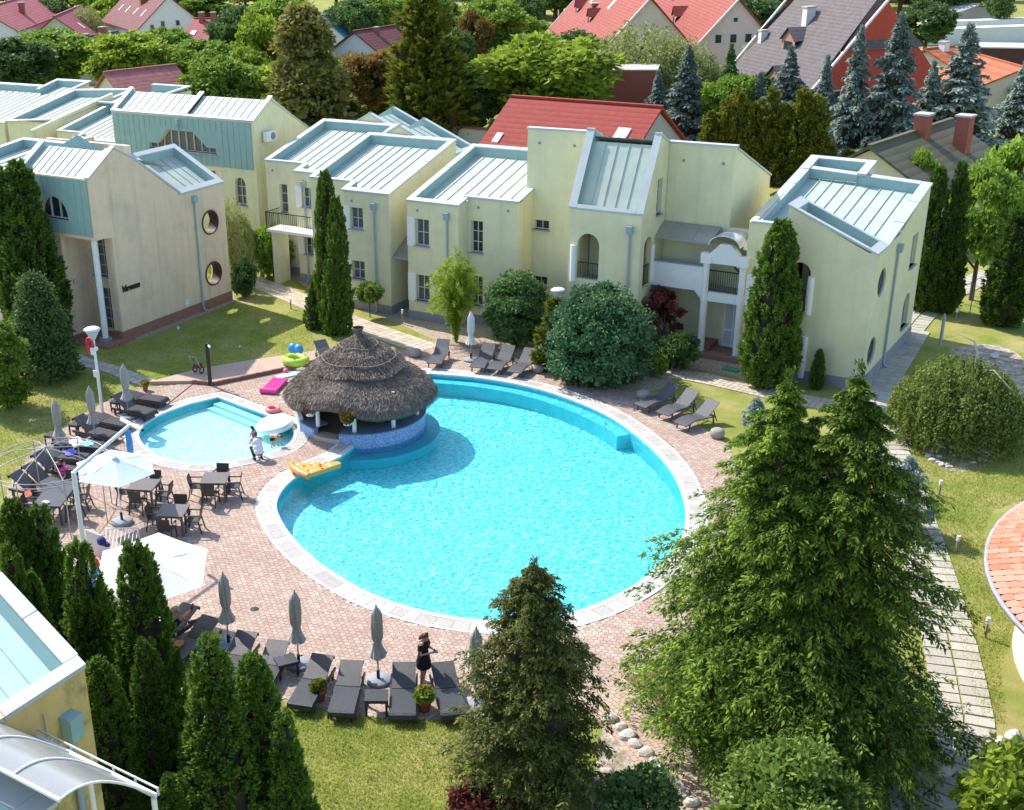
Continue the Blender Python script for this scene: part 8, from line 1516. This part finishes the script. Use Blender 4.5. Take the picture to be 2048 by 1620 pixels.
# boy bending over on the rim
J = dict(pelvis=(0, .12, .5), chest=(0, -.1, .55), neck=(0, -.2, .56), head=(0, -.31, .54), face=(0, -.5, -.8), shL=(-.11, -.15, .55), shR=(.11, -.15, .55), elL=(-.12, -.2, .36), elR=(.12, -.2, .36), wrL=(-.1, -.24, .18), wrR=(.1, -.24, .18), hdL=(0, -.2, -1), hdR=(0, -.2, -1), hnL=(0, -1, 0), hnR=(0, -1, 0), hipL=(-.06, .12, .47), hipR=(.06, .12, .47), knL=(-.07, .08, .25), knR=(.07, .08, .25), anL=(-.07, .14, .05), anR=(.07, .14, .05), toeL=(-.07, .03, .03), toeR=(.07, .03, .03))
bo = person(at(551, 897, -.1), 0, 'small boy in dark trunks bending down at the small pool rim', J, .72, SKIN, False, HAIRB); dv = at(566, 898)-at(548, 894); bo.rotation_euler = (0, 0, math.atan2(dv.y, dv.x)+math.pi/2); cloth('trunks', bo, NAVY, [((0, .12, .47), (.105, .1, .1))], [([(-.06, .12, .45), (-.068, .1, .33)], [.075, .07]), ([(.06, .12, .45), (.068, .1, .33)], [.075, .07])], .011)
# woman sitting bent forward on a left lounger
J = dict(pelvis=(0, 0, .50), chest=(0, -.22, .74), neck=(0, -.34, .84), head=(0, -.44, .90), face=(0, -.6, -.8), shL=(-.17, -.27, .81), shR=(.17, -.27, .81), elL=(-.24, -.36, .58), elR=(.24, -.36, .58), wrL=(-.08, -.56, .5), wrR=(.08, -.56, .5), hdL=(.2, -.9, -.3), hdR=(-.2, -.9, -.3), hipL=(-.1, -.02, .47), hipR=(.1, -.02, .47), knL=(-.13, -.46, .47), knR=(.13, -.46, .47), anL=(-.12, -.42, .08), anR=(.12, -.42, .08), toeL=(-.13, -.62, .04), toeR=(.13, -.62, .04))
sg = at(112, 944, .4); sg.z = DZ; si = person(sg, 0, 'person in dark clothes sitting bent forward on a left lounger', J, 1., SKINT, True, HAIRK, True); dv = at(150, 955)-at(112, 940); si.rotation_euler = (0, 0, math.atan2(dv.y, dv.x)+math.pi/2); cloth('top', si, BLACKCL, [((0, -.2, .72), (.18, .15, .17)), ((0, -.06, .58), (.17, .15, .16))], []); cloth('shorts', si, BLACKCL, [((0, 0, .48), (.18, .15, .12))], [([(-.1, -.02, .48), (-.13, -.36, .49)], [.105, .085]), ([(.1, -.02, .48), (.13, -.36, .49)], [.105, .085])])
bg_ = empty('beach_bag', at(128, 948, .4)+ZU*.0, 'pink and cream beach bag in front of the bent sitting person', 'bag'); b = MB(); b.lathe([(0, 0), (.16, 0), (.2, .25), (.15, .3), (.0, .26)], 14); b.build('sack', PINK, bg_); b = MB(); b.tube([(-.15, 0, .28), (-.08, 0, .45), (.08, 0, .45), (.15, 0, .28)], .012, 5); b.build('handle', WHV, bg_)
# person lying on the shaded lounger with legs crossed and a cream dog in the lap
J = dict(pelvis=(0, .35, .47), chest=(0, .72, .62), neck=(0, .88, .72), head=(0, .98, .80), face=(0, -.75, .5), shL=(-.18, .75, .68), shR=(.18, .75, .68), elL=(-.26, .55, .55), elR=(.26, .55, .55), wrL=(-.14, .3, .62), wrR=(.14, .3, .62), hdL=(.3, -.8, 0), hdR=(-.3, -.8, 0), hipL=(-.09, .32, .46), hipR=(.09, .32, .46), knL=(-.12, -.08, .78), knR=(.12, -.05, .70), anL=(.10, -.42, .80), anR=(.10, -.35, .42), toeL=(.12, -.50, .95), toeR=(.12, -.55, .42))
ll = at(360, 1260, .35); ll.z = DZ; le = person(ll, 0, 'person lying on a lounger in the shade with crossed legs and a dog', J, 1., SKINT, False, HAIRB); dv = at(385, 1240)-at(335, 1255); le.rotation_euler = (0, 0, math.atan2(dv.y, dv.x)+math.pi/2); cloth('shirt', le, BLACKCL, [((0, .7, .61), (.185, .2, .13)), ((0, .5, .53), (.17, .17, .12))], []); cloth('shorts', le, BLACKCL, [((0, .35, .48), (.17, .15, .13))], [([(-.09, .32, .47), (-.115, .02, .72)], [.1, .085]), ([(.09, .32, .47), (.115, .04, .66)], [.1, .085])]); shoes(le, J, mat('brown_sandals', (.11, .05, .03), .7, .2), 1.)
def dog(loc, rz, label):
    r = empty('dog', loc, label, 'dog', None, rz); b = MB()   # sitting, faces -y
    b.ball((0, .10, .17), 1, 14, 10, (.13, .16, .16)); b.tube([(0, .1, .18), (0, -.04, .30), (0, -.07, .40)], [.14, .125, .09], 12); b.ball((0, -.11, .47), 1, 14, 10, (.095, .10, .09)); b.tube([(0, -.16, .46), (0, -.24, .435)], [.055, .036], 10)
    for s in (-1, 1): b.tube([(s*.07, -.08, .26), (s*.075, -.10, .12), (s*.075, -.10, .02), (s*.075, -.15, .015)], [.05, .038, .03, .028], 8); b.tube([(s*.11, .14, .14), (s*.14, -.01, .11), (s*.13, .10, .03), (s*.13, -.02, .02)], [.085, .06, .04, .03], 8); b.tube([(s*.08, -.1, .52), (s*.11, -.1, .46), (s*.11, -.11, .40)], [.028, .04, .02], 8)
    b.tube([(0, .24, .1), (.04, .36, .12), (.1, .4, .2)], [.05, .045, .025], 8); o = remeshed('body', b, mat('dog_skin', (.50, .42, .30), .9), r, .014, 4); me = o.data; n = len(me.polygons); C = np.empty(n*3); me.polygons.foreach_get('center', C); Nn = np.empty(n*3); me.polygons.foreach_get('normal', Nn); R = np.random.RandomState(2); k = R.choice(n, min(n, 3200), False); C = C.reshape(-1, 3)[k]; Nn = Nn.reshape(-1, 3)[k]; v, f = cards(C, Nn*.8+R.randn(len(k), 3)*.5+np.array([0, 0, -.4]), .045, .022, R); tag(obj('coat', npmesh('coat', v, f, DOGFUR), r), kind='stuff')
    b = MB(); b.ball((0, -.275, .445), .016, 8, 6); b.build('nose', HAIRK, r)
    for s in (-1, 1): b = MB(); b.ball((s*.04, -.195, .49), .012, 8, 6); b.build('eye', HAIRK, r)
dl = at(350, 1250, .5); dog(Vector((dl.x, dl.y, .47)), le.rotation_euler.z+.6, 'cream fluffy dog sitting on the lying person')
